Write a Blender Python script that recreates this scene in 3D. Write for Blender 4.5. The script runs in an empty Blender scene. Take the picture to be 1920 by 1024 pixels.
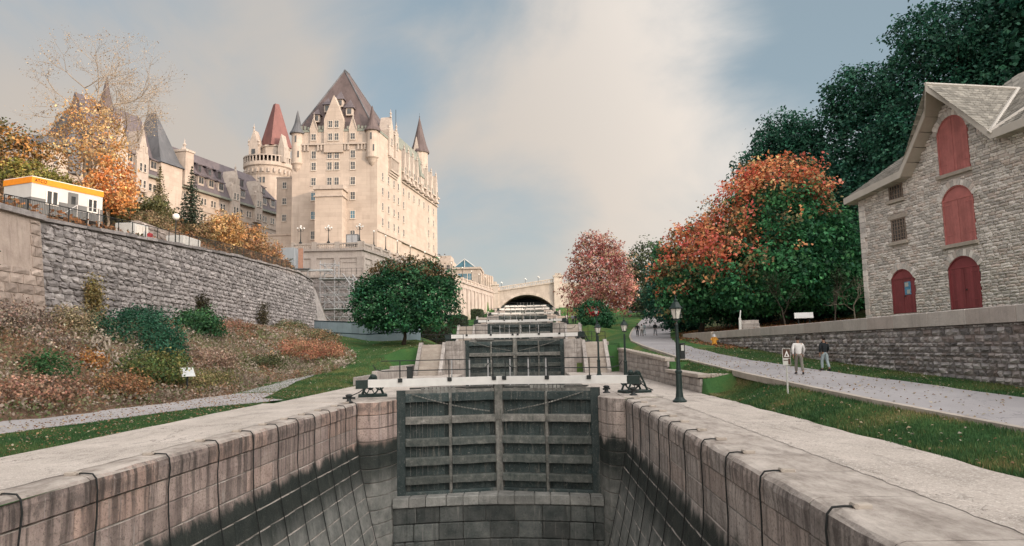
import bpy, bmesh, math, random
import numpy as np
from math import sin, cos, tan, pi, sqrt, radians, atan2, hypot
from mathutils import Vector, Matrix

# ------------------------------------------------------------------ camera, sky, sun, exposure
SC = bpy.context.scene
COL = SC.collection
CAM = np.array([0.0, 0.0, 2.44])
YAW, PITCH, ROLL = 0.02601, 0.104577, 0.019
_fw = np.array([-sin(YAW) * cos(PITCH), cos(YAW) * cos(PITCH), sin(PITCH)])
_r = np.array([cos(YAW), sin(YAW), 0.0])
_u = np.cross(_r, _fw)
_R = _r * cos(ROLL) - _u * sin(ROLL)
_U = _r * sin(ROLL) + _u * cos(ROLL)
camd = bpy.data.cameras.new('camera')
camd.sensor_width = 36.0
camd.lens = 1350.0 / 1920.0 * 36.0
camd.clip_start = 0.1
camd.clip_end = 5000.0
cam = bpy.data.objects.new('camera', camd)
COL.objects.link(cam)
cam.matrix_world = Matrix(((_R[0], _U[0], -_fw[0], CAM[0]), (_R[1], _U[1], -_fw[1], CAM[1]), (_R[2], _U[2], -_fw[2], CAM[2]), (0, 0, 0, 1)))
SC.camera = cam

SUN_EL = radians(13.0)
SUN_AZ = atan2(-0.52, 0.855)            # angle of the horizontal direction towards the sun, from +X
SUN = Vector((cos(SUN_EL) * cos(SUN_AZ), cos(SUN_EL) * sin(SUN_AZ), sin(SUN_EL)))
sd = bpy.data.lights.new('sun', 'SUN')
sd.energy = 2.0
sd.angle = radians(0.8)
sd.color = (1.0, 0.74, 0.52)
so = bpy.data.objects.new('sun', sd)
COL.objects.link(so)
so.rotation_euler = SUN.to_track_quat('Z', 'Y').to_euler()

SC.view_settings.view_transform = 'Standard'
SC.view_settings.look = 'None'
SC.view_settings.exposure = 0.66
SC.view_settings.gamma = 1.0
SC.view_settings.use_curve_mapping = False
SC.cycles.max_bounces = 5
SC.cycles.diffuse_bounces = 3
SC.cycles.transparent_max_bounces = 6
SC.cycles.use_denoising = True
SC.cycles.sample_clamp_indirect = 4.0

W = bpy.data.worlds.new('World')
SC.world = W
W.use_nodes = True
WN, WL = W.node_tree.nodes, W.node_tree.links
WN.clear()
def wn(t, **kw):
    n = WN.new(t)
    for k, v in kw.items():
        setattr(n, k, v)
    return n
def wmath(op, a, b=None, c=None, clamp=False):
    n = wn('ShaderNodeMath', operation=op, use_clamp=clamp)
    for i, v in enumerate((a, b, c)):
        if v is None: continue
        if isinstance(v, (int, float)): n.inputs[i].default_value = v
        else: WL.new(v, n.inputs[i])
    return n.outputs[0]
def wvec(op, a, b=None):
    n = wn('ShaderNodeVectorMath', operation=op)
    for i, v in enumerate((a, b)):
        if v is None: continue
        if isinstance(v, (tuple, list)): n.inputs[i].default_value = v
        elif isinstance(v, (int, float)): n.inputs['Scale'].default_value = v
        else: WL.new(v, n.inputs[i])
    return n
def wmix(fac, a, b):
    n = wn('ShaderNodeMix', data_type='RGBA')
    WL.new(fac, n.inputs[0])
    for i, v in ((6, a), (7, b)):
        if isinstance(v, (tuple, list)): n.inputs[i].default_value = (*v, 1)
        else: WL.new(v, n.inputs[i])
    return n.outputs[2]
sky = wn('ShaderNodeTexSky', sky_type='NISHITA')
sky.sun_disc = False
sky.sun_elevation = SUN_EL
sky.sun_rotation = pi / 2 - SUN_AZ
sky.altitude = 60
sky.air_density = 1.0
sky.dust_density = 1.0
sky.ozone_density = 2.0
SKY_STRENGTH = 0.085
tc = wn('ShaderNodeTexCoord')
D = wvec('NORMALIZE', tc.outputs['Generated']).outputs[0]
sep = wn('ShaderNodeSeparateXYZ'); WL.new(D, sep.inputs[0])
up = wmath('MAXIMUM', sep.outputs[2], 0.0)
den = wmath('ADD', up, 0.18)
px = wmath('DIVIDE', sep.outputs[0], den); py = wmath('DIVIDE', sep.outputs[1], den)
cmb = wn('ShaderNodeCombineXYZ'); WL.new(px, cmb.inputs[0]); WL.new(py, cmb.inputs[1])
n1 = wn('ShaderNodeTexNoise'); n1.inputs['Scale'].default_value = 1.25; n1.inputs['Detail'].default_value = 8; n1.inputs['Roughness'].default_value = 0.56; n1.inputs['Distortion'].default_value = 0.5
off = wvec('ADD', wvec('MULTIPLY', D, (1.9, 1.9, 3.0)).outputs[0], (3.7, 1.9, 0.4)); WL.new(off.outputs[0], n1.inputs['Vector'])
# broad cloud banks as soft regions of the dome
def bank(az, el, spread):
    v = (cos(el) * sin(az), cos(el) * cos(az), sin(el))
    dot = wvec('DOT_PRODUCT', D, v).outputs['Value']
    return wmath('MULTIPLY', wmath('SUBTRACT', dot, cos(spread)), 1.0 / (1 - cos(spread)), clamp=True)
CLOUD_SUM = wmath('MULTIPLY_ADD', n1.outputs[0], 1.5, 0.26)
for az, el, sp, amt in ((0.10, 0.30, 0.26, 0.26), (0.16, 0.42, 0.2, 0.12), (-0.46, 0.34, 0.36, 0.18), (-0.10, 0.50, 0.22, -0.46), (0.46, 0.42, 0.30, -0.46),
                        (-0.03, 0.18, 0.14, -0.50), (-0.62, 0.48, 0.22, -0.25), (0.26, 0.16, 0.14, -0.18), (-0.02, 0.04, 0.18, 0.30), (-0.2, 0.33, 0.10, -0.3)):
    CLOUD_SUM = wmath('ADD', CLOUD_SUM, wmath('MULTIPLY', bank(az, el, sp), amt))
cm = wn('ShaderNodeMapRange', interpolation_type='SMOOTHSTEP'); WL.new(CLOUD_SUM, cm.inputs[0])
cm.inputs[1].default_value = 0.60; cm.inputs[2].default_value = 1.30
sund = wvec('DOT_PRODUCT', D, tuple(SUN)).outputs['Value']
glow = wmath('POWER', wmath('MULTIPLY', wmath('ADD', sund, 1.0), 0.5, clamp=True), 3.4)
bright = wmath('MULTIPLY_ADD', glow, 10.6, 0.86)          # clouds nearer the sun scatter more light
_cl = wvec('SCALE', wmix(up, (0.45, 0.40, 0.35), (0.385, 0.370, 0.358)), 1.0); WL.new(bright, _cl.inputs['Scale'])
blue = wvec('SCALE', sky.outputs[0], SKY_STRENGTH).outputs[0]
haze_ramp = wmath('POWER', wmath('SUBTRACT', 1.0, up, clamp=True), 6.0)
pale = wmix(wmath('MULTIPLY_ADD', haze_ramp, 0.28, 0.58), blue, (0.272, 0.33, 0.348))
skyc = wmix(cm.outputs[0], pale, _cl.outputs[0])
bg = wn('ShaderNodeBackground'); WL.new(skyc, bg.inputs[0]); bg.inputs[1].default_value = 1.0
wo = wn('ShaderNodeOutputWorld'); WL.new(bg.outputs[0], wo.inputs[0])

# ------------------------------------------------------------------ helpers
RNG = random.Random(7)
NR = np.random.default_rng(11)

def link(o, parent=None):
    COL.objects.link(o)
    if parent is not None: o.parent = parent
    return o
def thing(name, label, cat, loc=(0, 0, 0), rotz=0.0, group=None):
    o = bpy.data.objects.new(name, None)
    o.empty_display_size = 0.3
    link(o)
    o.location = loc
    o.rotation_euler = (0, 0, rotz)
    o['label'] = label; o['category'] = cat
    if group: o['group'] = group
    return o
def tag(o, label=None, cat=None, group=None, kind=None):
    if label: o['label'] = label
    if cat: o['category'] = cat
    if group: o['group'] = group
    if kind: o['kind'] = kind
    return o
def kids(o): return [c for c in ALLKIDS.get(o.name, [])]
ALLKIDS = {}
def obj(name, me, parent=None, mat=None):
    o = bpy.data.objects.new(name, me)
    link(o, parent)
    if parent is not None: ALLKIDS.setdefault(parent.name, []).append(o)
    if mat is not None:
        if len(me.materials) == 0: me.materials.append(mat)
    return o
def copy_tree(o, parent=None, loc=None, rotz=None, label=None):
    c = o.copy(); COL.objects.link(c)
    if parent is not None:
        c.parent = parent
        ALLKIDS.setdefault(parent.name, []).append(c)
    for ch in list(ALLKIDS.get(o.name, [])): copy_tree(ch, c)
    if loc is not None: c.location = loc
    if rotz is not None: c.rotation_euler = (0, 0, rotz)
    if label: c['label'] = label
    return c
def mesh_np(name, V, F, cols=None, smooth=False):
    """fast mesh from numpy verts (n,3) and faces (m,k) of constant k"""
    V = np.asarray(V, np.float32); F = np.asarray(F, np.int32)
    me = bpy.data.meshes.new(name)
    k = F.shape[1]
    me.vertices.add(len(V)); me.vertices.foreach_set('co', V.ravel())
    me.loops.add(F.size); me.loops.foreach_set('vertex_index', F.ravel())
    me.polygons.add(len(F)); me.polygons.foreach_set('loop_start', np.arange(0, F.size, k, dtype=np.int32))
    me.polygons.foreach_set('loop_total', np.full(len(F), k, np.int32))
    me.update(calc_edges=True)
    if cols is not None:
        a = me.color_attributes.new('Col', 'FLOAT_COLOR', 'POINT')
        c4 = np.ones((len(V), 4), np.float32); c4[:, :3] = cols
        a.data.foreach_set('color', c4.ravel())
    if smooth: me.polygons.foreach_set('use_smooth', np.ones(len(F), bool))
    return me

class MB:
    """collects shapes, then becomes ONE mesh object"""
    def __init__(s): s.v = []; s.f = []
    def add(s, vs, fs):
        b = len(s.v); s.v += [tuple(p) for p in vs]; s.f += [tuple(i + b for i in f) for f in fs]; return s
    def box(s, c, size, rotz=0.0, taper=1.0):
        x, y, z = size[0] / 2, size[1] / 2, size[2] / 2
        cr, sr = cos(rotz), sin(rotz); vs = []
        for dz in (-1, 1):
            t = taper if dz > 0 else 1.0
            for dx, dy in ((-1, -1), (1, -1), (1, 1), (-1, 1)):
                a, b = dx * x * t, dy * y * t
                vs.append((c[0] + a * cr - b * sr, c[1] + a * sr + b * cr, c[2] + dz * z))
        return s.add(vs, [(3, 2, 1, 0), (4, 5, 6, 7), (0, 1, 5, 4), (1, 2, 6, 5), (2, 3, 7, 6), (3, 0, 4, 7)])
    def bbox(s, a, b): return s.box([(a[i] + b[i]) / 2 for i in range(3)], [abs(b[i] - a[i]) for i in range(3)])
    def cbox(s, c, size, ch=0.02, rotz=0.0):
        """box with chamfered vertical and top edges"""
        x, y, z = size[0] / 2, size[1] / 2, size[2] / 2
        rings = [(-z, 0), (z - ch, 0), (z, ch)]
        vs = []; cr, sr = cos(rotz), sin(rotz)
        for zz, ins in rings:
            X, Y = x - ins, y - ins
            for a, b in ((-X + ch, -Y), (X - ch, -Y), (X, -Y + ch), (X, Y - ch), (X - ch, Y), (-X + ch, Y), (-X, Y - ch), (-X, -Y + ch)):
                vs.append((c[0] + a * cr - b * sr, c[1] + a * sr + b * cr, c[2] + zz))
        fs = [tuple(range(7, -1, -1)), tuple(range(16, 24))]
        for r in range(2):
            for i in range(8):
                j = (i + 1) % 8
                fs.append((r * 8 + i, r * 8 + j, r * 8 + 8 + j, r * 8 + 8 + i))
        return s.add(vs, fs)
    def prism(s, poly, z0, z1):
        n = len(poly)
        vs = [(p[0], p[1], z0) for p in poly] + [(p[0], p[1], z1) for p in poly]
        fs = [tuple(range(n - 1, -1, -1)), tuple(range(n, 2 * n))] + [(i, (i + 1) % n, n + (i + 1) % n, n + i) for i in range(n)]
        return s.add(vs, fs)
    def extrude(s, poly3, d):
        """closed 3-D polygon swept by vector d"""
        n = len(poly3)
        vs = [tuple(p) for p in poly3] + [tuple(p[i] + d[i] for i in range(3)) for p in poly3]
        fs = [tuple(range(n - 1, -1, -1)), tuple(range(n, 2 * n))] + [(i, (i + 1) % n, n + (i + 1) % n, n + i) for i in range(n)]
        return s.add(vs, fs)
    def tube(s, pts, rad, n=8, cap=True):
        pts = [Vector(p) for p in pts]
        if not isinstance(rad, (list, tuple)): rad = [rad] * len(pts)
        b = len(s.v); vs = []; prev = None
        for i, p in enumerate(pts):
            d = (pts[min(i + 1, len(pts) - 1)] - pts[max(i - 1, 0)])
            if d.length < 1e-9: d = Vector((0, 0, 1))
            d.normalize()
            a = prev if prev is not None else (Vector((1, 0, 0)) if abs(d.x) < 0.9 else Vector((0, 1, 0)))
            a = (a - d * a.dot(d))
            if a.length < 1e-6: a = d.orthogonal()
            a.normalize(); prev = a
            c = d.cross(a)
            for k in range(n):
                t = 2 * pi * k / n
                vs.append(tuple(p + (a * cos(t) + c * sin(t)) * rad[i]))
        fs = []
        for i in range(len(pts) - 1):
            for k in range(n):
                fs.append((i * n + k, i * n + (k + 1) % n, (i + 1) * n + (k + 1) % n, (i + 1) * n + k))
        if cap:
            fs.append(tuple(range(n - 1, -1, -1))); fs.append(tuple((len(pts) - 1) * n + k for k in range(n)))
        return s.add(vs, fs)
    def bar(s, p, q, r=0.03, n=6): return s.tube([p, q], r, n)
    def lathe(s, prof, c=(0, 0, 0), n=16, a0=0.0, a1=2 * pi):
        """prof: list of (r,z)"""
        full = abs(a1 - a0 - 2 * pi) < 1e-6; m = n if full else n + 1; vs = []
        for r, z in prof:
            for k in range(m):
                t = a0 + (a1 - a0) * k / n
                vs.append((c[0] + r * cos(t), c[1] + r * sin(t), c[2] + z))
        fs = []
        for i in range(len(prof) - 1):
            for k in range(n):
                j = (k + 1) % m
                fs.append((i * m + k, i * m + j, (i + 1) * m + j, (i + 1) * m + k))
        if full:
            fs.append(tuple(range(m - 1, -1, -1))); fs.append(tuple((len(prof) - 1) * m + k for k in range(m)))
        return s.add(vs, fs)
    def ball(s, c, r, n=10, sq=(1, 1, 1)):
        prof = []
        m = max(4, n // 2)
        b = len(s.v)
        s.lathe([(max(1e-4, sin(pi * i / m)) * r, -cos(pi * i / m) * r) for i in range(m + 1)], (0, 0, 0), n)
        for i in range(b, len(s.v)):
            v = s.v[i]; s.v[i] = (c[0] + v[0] * sq[0], c[1] + v[1] * sq[1], c[2] + v[2] * sq[2])
        return s
    def quad(s, a, b, c, d): return s.add([a, b, c, d], [(0, 1, 2, 3)])
    def mesh(s, name, org=(0, 0, 0), smooth=False):
        me = bpy.data.meshes.new(name)
        me.from_pydata([(v[0] - org[0], v[1] - org[1], v[2] - org[2]) for v in s.v], [], s.f)
        if smooth: me.polygons.foreach_set('use_smooth', [True] * len(me.polygons))
        me.update()
        return me
    def build(s, name, mat, parent=None, org=None, smooth=False):
        if org is None: org = (0, 0, 0)
        return obj(name, s.mesh(name, org, smooth), parent, mat)
def struct(name, mb_or_me, mat, label=None):
    me = mb_or_me.mesh(name) if isinstance(mb_or_me, MB) else mb_or_me
    o = obj(name, me, None, mat); o['kind'] = 'structure'
    if label: o['label'] = label
    return o
def lt(tab, x):
    """piecewise-linear table"""
    if x <= tab[0][0]: return tab[0][1]
    for (a, va), (b, vb) in zip(tab, tab[1:]):
        if x <= b: return va + (vb - va) * (x - a) / (b - a)
    return tab[-1][1]
def ss(a, b, x):
    t = min(1.0, max(0.0, (x - a) / (b - a))); return t * t * (3 - 2 * t)
ORD = ['first', 'second', 'third', 'fourth', 'fifth', 'sixth', 'seventh', 'eighth', 'ninth', 'tenth', 'eleventh', 'twelfth', 'thirteenth', 'fourteenth', 'fifteenth', 'sixteenth', 'seventeenth', 'eighteenth']

# ------------------------------------------------------------------ materials
class NM:
    def __init__(s, name):
        s.m = bpy.data.materials.new(name); s.m.use_nodes = True
        s.N, s.L = s.m.node_tree.nodes, s.m.node_tree.links
        s.N.clear()
        s.out = s.N.new('ShaderNodeOutputMaterial'); s.b = s.N.new('ShaderNodeBsdfPrincipled')
        s.L.new(s.b.outputs[0], s.out.inputs[0])
        g = s.N.new('ShaderNodeNewGeometry'); s.pos = g.outputs['Position']; s.isl = g.outputs['Random Per Island']; s.nor = g.outputs['Normal']
    def put(s, sock, v):
        if v is None: return
        if isinstance(v, (int, float)): sock.default_value = v
        elif isinstance(v, (tuple, list)): sock.default_value = (*v, 1) if len(v) == 3 and sock.type == 'RGBA' else v
        else: s.L.new(v, sock)
    def noise(s, scale, detail=5, rough=0.55, vec=None, stretch=None, dist=0.0):
        n = s.N.new('ShaderNodeTexNoise')
        v = vec or s.pos
        if stretch: v = s.vec('MULTIPLY', v, stretch)
        s.L.new(v, n.inputs['Vector'])
        n.inputs['Scale'].default_value = scale; n.inputs['Detail'].default_value = detail; n.inputs['Roughness'].default_value = rough; n.inputs['Distortion'].default_value = dist
        return n.outputs[0]
    def vor(s, scale, stretch=None, feat='F1', out=0):
        n = s.N.new('ShaderNodeTexVoronoi'); n.feature = feat
        v = s.vec('MULTIPLY', s.pos, stretch) if stretch else s.pos
        s.L.new(v, n.inputs['Vector']); n.inputs['Scale'].default_value = scale
        return n.outputs[out]
    def vec(s, op, a, b):
        n = s.N.new('ShaderNodeVectorMath'); n.operation = op
        for i, v in ((0, a), (1, b)): s.put(n.inputs[i], v)
        return n.outputs[0]
    def math(s, op, a, b=None, clamp=False):
        n = s.N.new('ShaderNodeMath'); n.operation = op; n.use_clamp = clamp
        s.put(n.inputs[0], a); s.put(n.inputs[1], b); return n.outputs[0]
    def rng(s, v, a, b, c=0.0, d=1.0, smooth=True):
        n = s.N.new('ShaderNodeMapRange')
        if smooth: n.interpolation_type = 'SMOOTHSTEP'
        s.put(n.inputs[0], v)
        for i, q in enumerate((a, b, c, d)): n.inputs[i + 1].default_value = q
        return n.outputs[0]
    def ramp(s, v, stops):
        n = s.N.new('ShaderNodeValToRGB'); e = n.color_ramp.elements
        while len(e) < len(stops): e.new(0.5)
        for i, (p, c) in enumerate(stops): e[i].position = p; e[i].color = (*c, 1)
        s.L.new(v, n.inputs[0]); return n.outputs[0]
    def mix(s, f, a, b, mode='MIX'):
        n = s.N.new('ShaderNodeMix'); n.data_type = 'RGBA'; n.blend_type = mode
        s.put(n.inputs[0], f); s.put(n.inputs[6], a); s.put(n.inputs[7], b); return n.outputs[2]
    def val(s, col, f):
        n = s.N.new('ShaderNodeVectorMath'); n.operation = 'SCALE'; s.put(n.inputs[0], col); s.put(n.inputs['Scale'], f); return n.outputs[0]
    def xyz(s):
        n = s.N.new('ShaderNodeSeparateXYZ'); s.L.new(s.pos, n.inputs[0]); return n.outputs
    def rand(s):
        o = s.N.new('ShaderNodeObjectInfo').outputs['Random']
        return s.math('FRACT', s.math('ADD', o, s.isl))
    def attr(s, name='Col'):
        n = s.N.new('ShaderNodeAttribute'); n.attribute_name = name; return n.outputs['Color']
    def bump(s, h, strength=0.4, dist=0.02):
        n = s.N.new('ShaderNodeBump'); n.inputs['Strength'].default_value = strength; n.inputs['Distance'].default_value = dist
        s.L.new(h, n.inputs['Height']); s.L.new(n.outputs[0], s.b.inputs['Normal'])
    def fin(s, col, rough=0.85, metal=0.0, spec=0.3):
        s.put(s.b.inputs['Base Color'], col); s.put(s.b.inputs['Roughness'], rough)
        s.b.inputs['Metallic'].default_value = metal; s.b.inputs['Specular IOR Level'].default_value = spec
        return s.m
def simple(name, c, rough=0.7, var=0.25, scale=3.0, rnd=0.0, bump=0.0, bscale=30, metal=0.0, spec=0.3):
    """one colour with procedural grain, wear and per-piece variation"""
    n = NM(name)
    f = n.noise(scale, 6, 0.6)
    col = n.ramp(f, [(0.25, tuple(x * (1 - var) for x in c)), (0.75, tuple(min(1, x * (1 + var)) for x in c))])
    if rnd: col = n.val(col, n.rng(n.rand(), 0, 1, 1 - rnd, 1 + rnd, False))
    if bump: n.bump(n.noise(bscale, 4, 0.6), bump, 0.03)
    return n.fin(col, rough, metal, spec)
M = {}
M['white'] = simple('white_paint', (0.68, 0.67, 0.65), 0.5, 0.10, 2.0)
M['iron'] = simple('black_iron', (0.022, 0.026, 0.027), 0.5, 0.4, 8.0)
M['green_iron'] = simple('dark_green_iron', (0.016, 0.03, 0.028), 0.45, 0.4, 8.0)
M['steel'] = simple('galvanised_steel', (0.42, 0.42, 0.43), 0.45, 0.15, 4.0, metal=0.4)
M['rope'] = simple('cable_black', (0.02, 0.022, 0.022), 0.7, 0.3, 20)
M['glass_lamp'] = simple('lamp_glass', (0.62, 0.60, 0.55), 0.15, 0.1, 4)
M['globe'] = simple('white_globe', (0.75, 0.74, 0.71), 0.3, 0.03, 4)
M['mesh'] = simple('faded_orange_mesh', (0.45, 0.25, 0.18), 0.8, 0.2, 4)
M['orange'] = simple('orange_paint', (0.75, 0.27, 0.025), 0.5, 0.1, 3)
M['cabin'] = simple('grey_cabin_panel', (0.36, 0.385, 0.41), 0.6, 0.1, 1.0)
M['cream'] = simple('off_white_panel', (0.52, 0.54, 0.55), 0.5, 0.08, 1.5)
M['greypanel'] = simple('dark_grey_panel', (0.14, 0.145, 0.15), 0.55, 0.15, 1.5)
M['letter'] = simple('brown_lettering', (0.10, 0.03, 0.01), 0.6, 0.1, 3)
M['hoard'] = simple('blue_grey_hoarding', (0.27, 0.345, 0.395), 0.6, 0.15, 0.8, rnd=0.12)
M['hoard_dark'] = simple('dark_hoarding_rail', (0.03, 0.06, 0.075), 0.6, 0.15, 1)
M['glass'] = simple('window_glass', (0.055, 0.06, 0.065), 0.12, 0.6, 0.9, spec=0.6)
M['glass_blue'] = simple('blue_window_glass', (0.06, 0.15, 0.21), 0.15, 0.3, 0.8, spec=0.6)
M['wframe'] = simple('cream_window_frame', (0.52, 0.47, 0.42), 0.6, 0.1, 2)
M['doorred'] = simple('dark_red_door_paint', (0.25, 0.058, 0.066), 0.6, 0.18, 1.2, rnd=0.12, bump=0.15)
M['shutter'] = simple('faded_red_shutter_paint', (0.46, 0.165, 0.155), 0.7, 0.22, 1.6, rnd=0.12, bump=0.2)
M['fascia'] = simple('pale_fascia_paint', (0.54, 0.50, 0.455), 0.6, 0.08, 1.2)
M['soffit'] = simple('soffit_boards', (0.42, 0.36, 0.31), 0.7, 0.1, 2, rnd=0.08)
M['poster'] = simple('blue_poster', (0.10, 0.28, 0.45), 0.6, 0.6, 9)
M['signface'] = simple('brown_sign', (0.075, 0.04, 0.03), 0.5, 0.2, 3)
M['signlite'] = simple('pale_sign', (0.50, 0.50, 0.47), 0.5, 0.08, 3)
M['yellow'] = simple('yellow_orange_plastic', (0.70, 0.33, 0.05), 0.5, 0.12, 4)
M['red'] = simple('red_plastic', (0.5, 0.04, 0.05), 0.5, 0.12, 4)
M['trunk'] = simple('grey_brown_bark', (0.07, 0.055, 0.045), 0.9, 0.4, 4.0, bump=0.6, bscale=14)
M['pale_trunk'] = simple('pale_bark', (0.30, 0.25, 0.20), 0.9, 0.3, 4.0, bump=0.6, bscale=14)
M['skin'] = simple('skin', (0.33, 0.19, 0.13), 0.5, 0.1, 8)
M['hair'] = simple('dark_hair', (0.012, 0.010, 0.009), 0.6, 0.3, 30)
M['shirt_white'] = simple('white_cloth', (0.62, 0.61, 0.60), 0.8, 0.08, 6)
M['cloth_black'] = simple('black_cloth', (0.014, 0.018, 0.022), 0.85, 0.2, 6)
M['cloth_khaki'] = simple('khaki_cloth', (0.17, 0.16, 0.14), 0.85, 0.12, 6)
M['cloth_blue'] = simple('pale_denim', (0.27, 0.33, 0.35), 0.85, 0.15, 6)
M['cloth_grey'] = simple('grey_cloth', (0.18, 0.19, 0.21), 0.85, 0.15, 6)
M['shoe'] = simple('dark_shoe', (0.02, 0.02, 0.022), 0.5, 0.2, 6)

def stone(name, c1, c2, rnd=0.22, scale=1.3, bump=0.5, streak=0.0, warm=None, rough=0.9, spots=0.25):
    n = NM(name)
    f = n.noise(scale, 7, 0.62)
    col = n.ramp(f, [(0.28, c1), (0.72, c2)])
    g = n.noise(scale * 9, 6, 0.7)
    col = n.mix(n.rng(g, 0.52, 0.7, 0, spots), col, tuple(x * 0.45 for x in c1))
    col = n.mix(n.rng(g, 0.28, 0.42, spots * 1.3, 0), col, tuple(min(0.8, x * 1.35) for x in c2))
    if rnd:
        r = n.rand()
        col = n.val(col, n.rng(r, 0, 1, 1 - rnd, 1 + rnd, False))
        if warm: col = n.mix(n.rng(n.math('FRACT', n.math('MULTIPLY', r, 7.3)), 0.6, 1.0, 0, 0.55), col, warm)
    if streak:
        st = n.noise(1.0, 4, 0.6, stretch=(5.0, 5.0, 0.22))
        col = n.mix(n.rng(st, 0.5, 0.68, 0, streak), col, tuple(x * 0.28 for x in c1))
        st2 = n.noise(1.0, 3, 0.6, stretch=(8.0, 8.0, 0.3))
        col = n.mix(n.rng(st2, 0.60, 0.72, 0, streak * 0.7), col, (0.52, 0.48, 0.44))
    n.bump(n.noise(scale * 6, 8, 0.7), bump, 0.06)
    return n.fin(col, rough, 0, 0.2)
M['rubble'] = stone('grey_rubble_stone', (0.235, 0.21, 0.207), (0.43, 0.392, 0.38), 0.30, 1.6, 0.9, 0.12)
M['rubble_mortar'] = stone('dark_mortar', (0.20, 0.18, 0.172), (0.36, 0.325, 0.31), 0, 3, 0.6)
M['pier_stone'] = stone('tan_pier_stone', (0.30, 0.235, 0.20), (0.46, 0.375, 0.325), 0.2, 0.9, 0.7, 0.2)
M['museum_stone'] = stone('museum_stone', (0.58, 0.54, 0.515), (0.82, 0.77, 0.735), 0.30, 1.8, 0.6, 0.0, (0.66, 0.53, 0.47), 0.9, 0.14)
M['lime_mortar'] = stone('lime_mortar', (0.30, 0.275, 0.255), (0.46, 0.43, 0.40), 0, 2, 0.4)
M['museum_mortar'] = stone('pale_mortar', (0.56, 0.52, 0.49), (0.68, 0.635, 0.60), 0, 3, 0.4)
M['dressed'] = stone('dressed_stone', (0.36, 0.31, 0.27), (0.48, 0.43, 0.38), 0.1, 2, 0.35)
M['wallcoping'] = stone('coping_concrete', (0.40, 0.365, 0.34), (0.56, 0.515, 0.48), 0.1, 0.8, 0.5, 0.15, (0.46, 0.36, 0.33))
M['darkrubble'] = stone('mixed_dark_rubble', (0.24, 0.225, 0.235), (0.54, 0.505, 0.50), 0.5, 2.4, 0.9, 0.0, (0.27, 0.20, 0.175))
M['lockblock'] = stone('pale_lock_ashlar', (0.27, 0.24, 0.225), (0.47, 0.43, 0.40), 0.18, 1.1, 0.6, 0.4)
def m_castle():
    n = NM('castle_limestone')
    x, y, z = n.xyz()
    col = n.ramp(n.noise(0.22, 8, 0.65), [(0.34, (0.385, 0.325, 0.28)), (0.66, (0.465, 0.397, 0.345))])
    co = n.math('FRACT', n.math('MULTIPLY', z, 1.15))
    row = n.math('FLOOR', n.math('MULTIPLY', z, 1.15))
    blk = n.N.new('ShaderNodeTexWhiteNoise'); blk.noise_dimensions = '3D'
    cb = n.N.new('ShaderNodeCombineXYZ')
    u = n.math('ADD', n.math('MULTIPLY', n.math('ADD', x, y), 0.55), n.math('MULTIPLY', row, 0.5))
    n.put(cb.inputs[0], n.math('FLOOR', u)); n.put(cb.inputs[1], row); n.L.new(cb.outputs[0], blk.inputs[0])
    col = n.val(col, n.rng(blk.outputs[0], 0, 1, 0.93, 1.06, False))          # ashlar blocks vary slightly
    col = n.mix(n.rng(co, 0.0, 0.09, 0.30, 0.0), col, (0.20, 0.165, 0.14))     # bed joints
    st = n.noise(1.0, 5, 0.65, stretch=(0.9, 0.9, 0.07))
    col = n.mix(n.rng(st, 0.52, 0.68, 0, 0.30), col, (0.22, 0.18, 0.155))
    n.bump(n.noise(2.0, 8, 0.7), 0.4, 0.05)
    return n.fin(col, 0.88, 0, 0.2)
M['castle'] = m_castle()
M['castle_trim'] = stone('castle_trim_stone', (0.35, 0.30, 0.265), (0.48, 0.42, 0.375), 0.08, 1.2, 0.4, 0.2)
M['terrace'] = stone('terrace_stone', (0.33, 0.285, 0.26), (0.46, 0.41, 0.375), 0.1, 0.5, 0.5, 0.3)
M['bridge'] = stone('bridge_limestone', (0.36, 0.32, 0.28), (0.52, 0.47, 0.42), 0.14, 0.6, 0.5, 0.2)
def roofmat(name, c1, c2, band=1.4, seam=0.35):
    n = NM(name)
    f = n.noise(0.5, 5, 0.6, stretch=(1, 1, 0.4))
    col = n.ramp(f, [(0.3, c1), (0.7, c2)])
    s = n.noise(2.2, 4, 0.6, stretch=(1.0, 1.0, 0.12))
    col = n.mix(n.rng(s, 0.55, 0.7, 0, seam), col, tuple(x * 0.5 for x in c1))
    n.bump(n.noise(3.0, 4, 0.6), 0.3, 0.05)
    return n.fin(col, 0.6, 0, 0.3)
M['roof_brown'] = roofmat('copper_brown_roof', (0.075, 0.056, 0.056), (0.125, 0.095, 0.094))
M['roof_purple'] = roofmat('slate_purple_roof', (0.085, 0.073, 0.082), (0.15, 0.127, 0.138))
M['roof_red'] = roofmat('red_copper_roof', (0.135, 0.058, 0.055), (0.20, 0.088, 0.08))
M['roof_grey'] = roofmat('grey_slate_roof', (0.075, 0.08, 0.09), (0.13, 0.135, 0.15))
M['roof_green'] = roofmat('green_copper_roof', (0.15, 0.17, 0.15), (0.24, 0.25, 0.215))
M['shingle'] = simple('weathered_shingle', (0.27, 0.25, 0.22), 0.85, 0.3, 2.0, rnd=0.28, bump=0.3)
M['shadow_void'] = simple('painted_shade', (0.012, 0.016, 0.018), 0.9, 0.2, 1)

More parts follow.
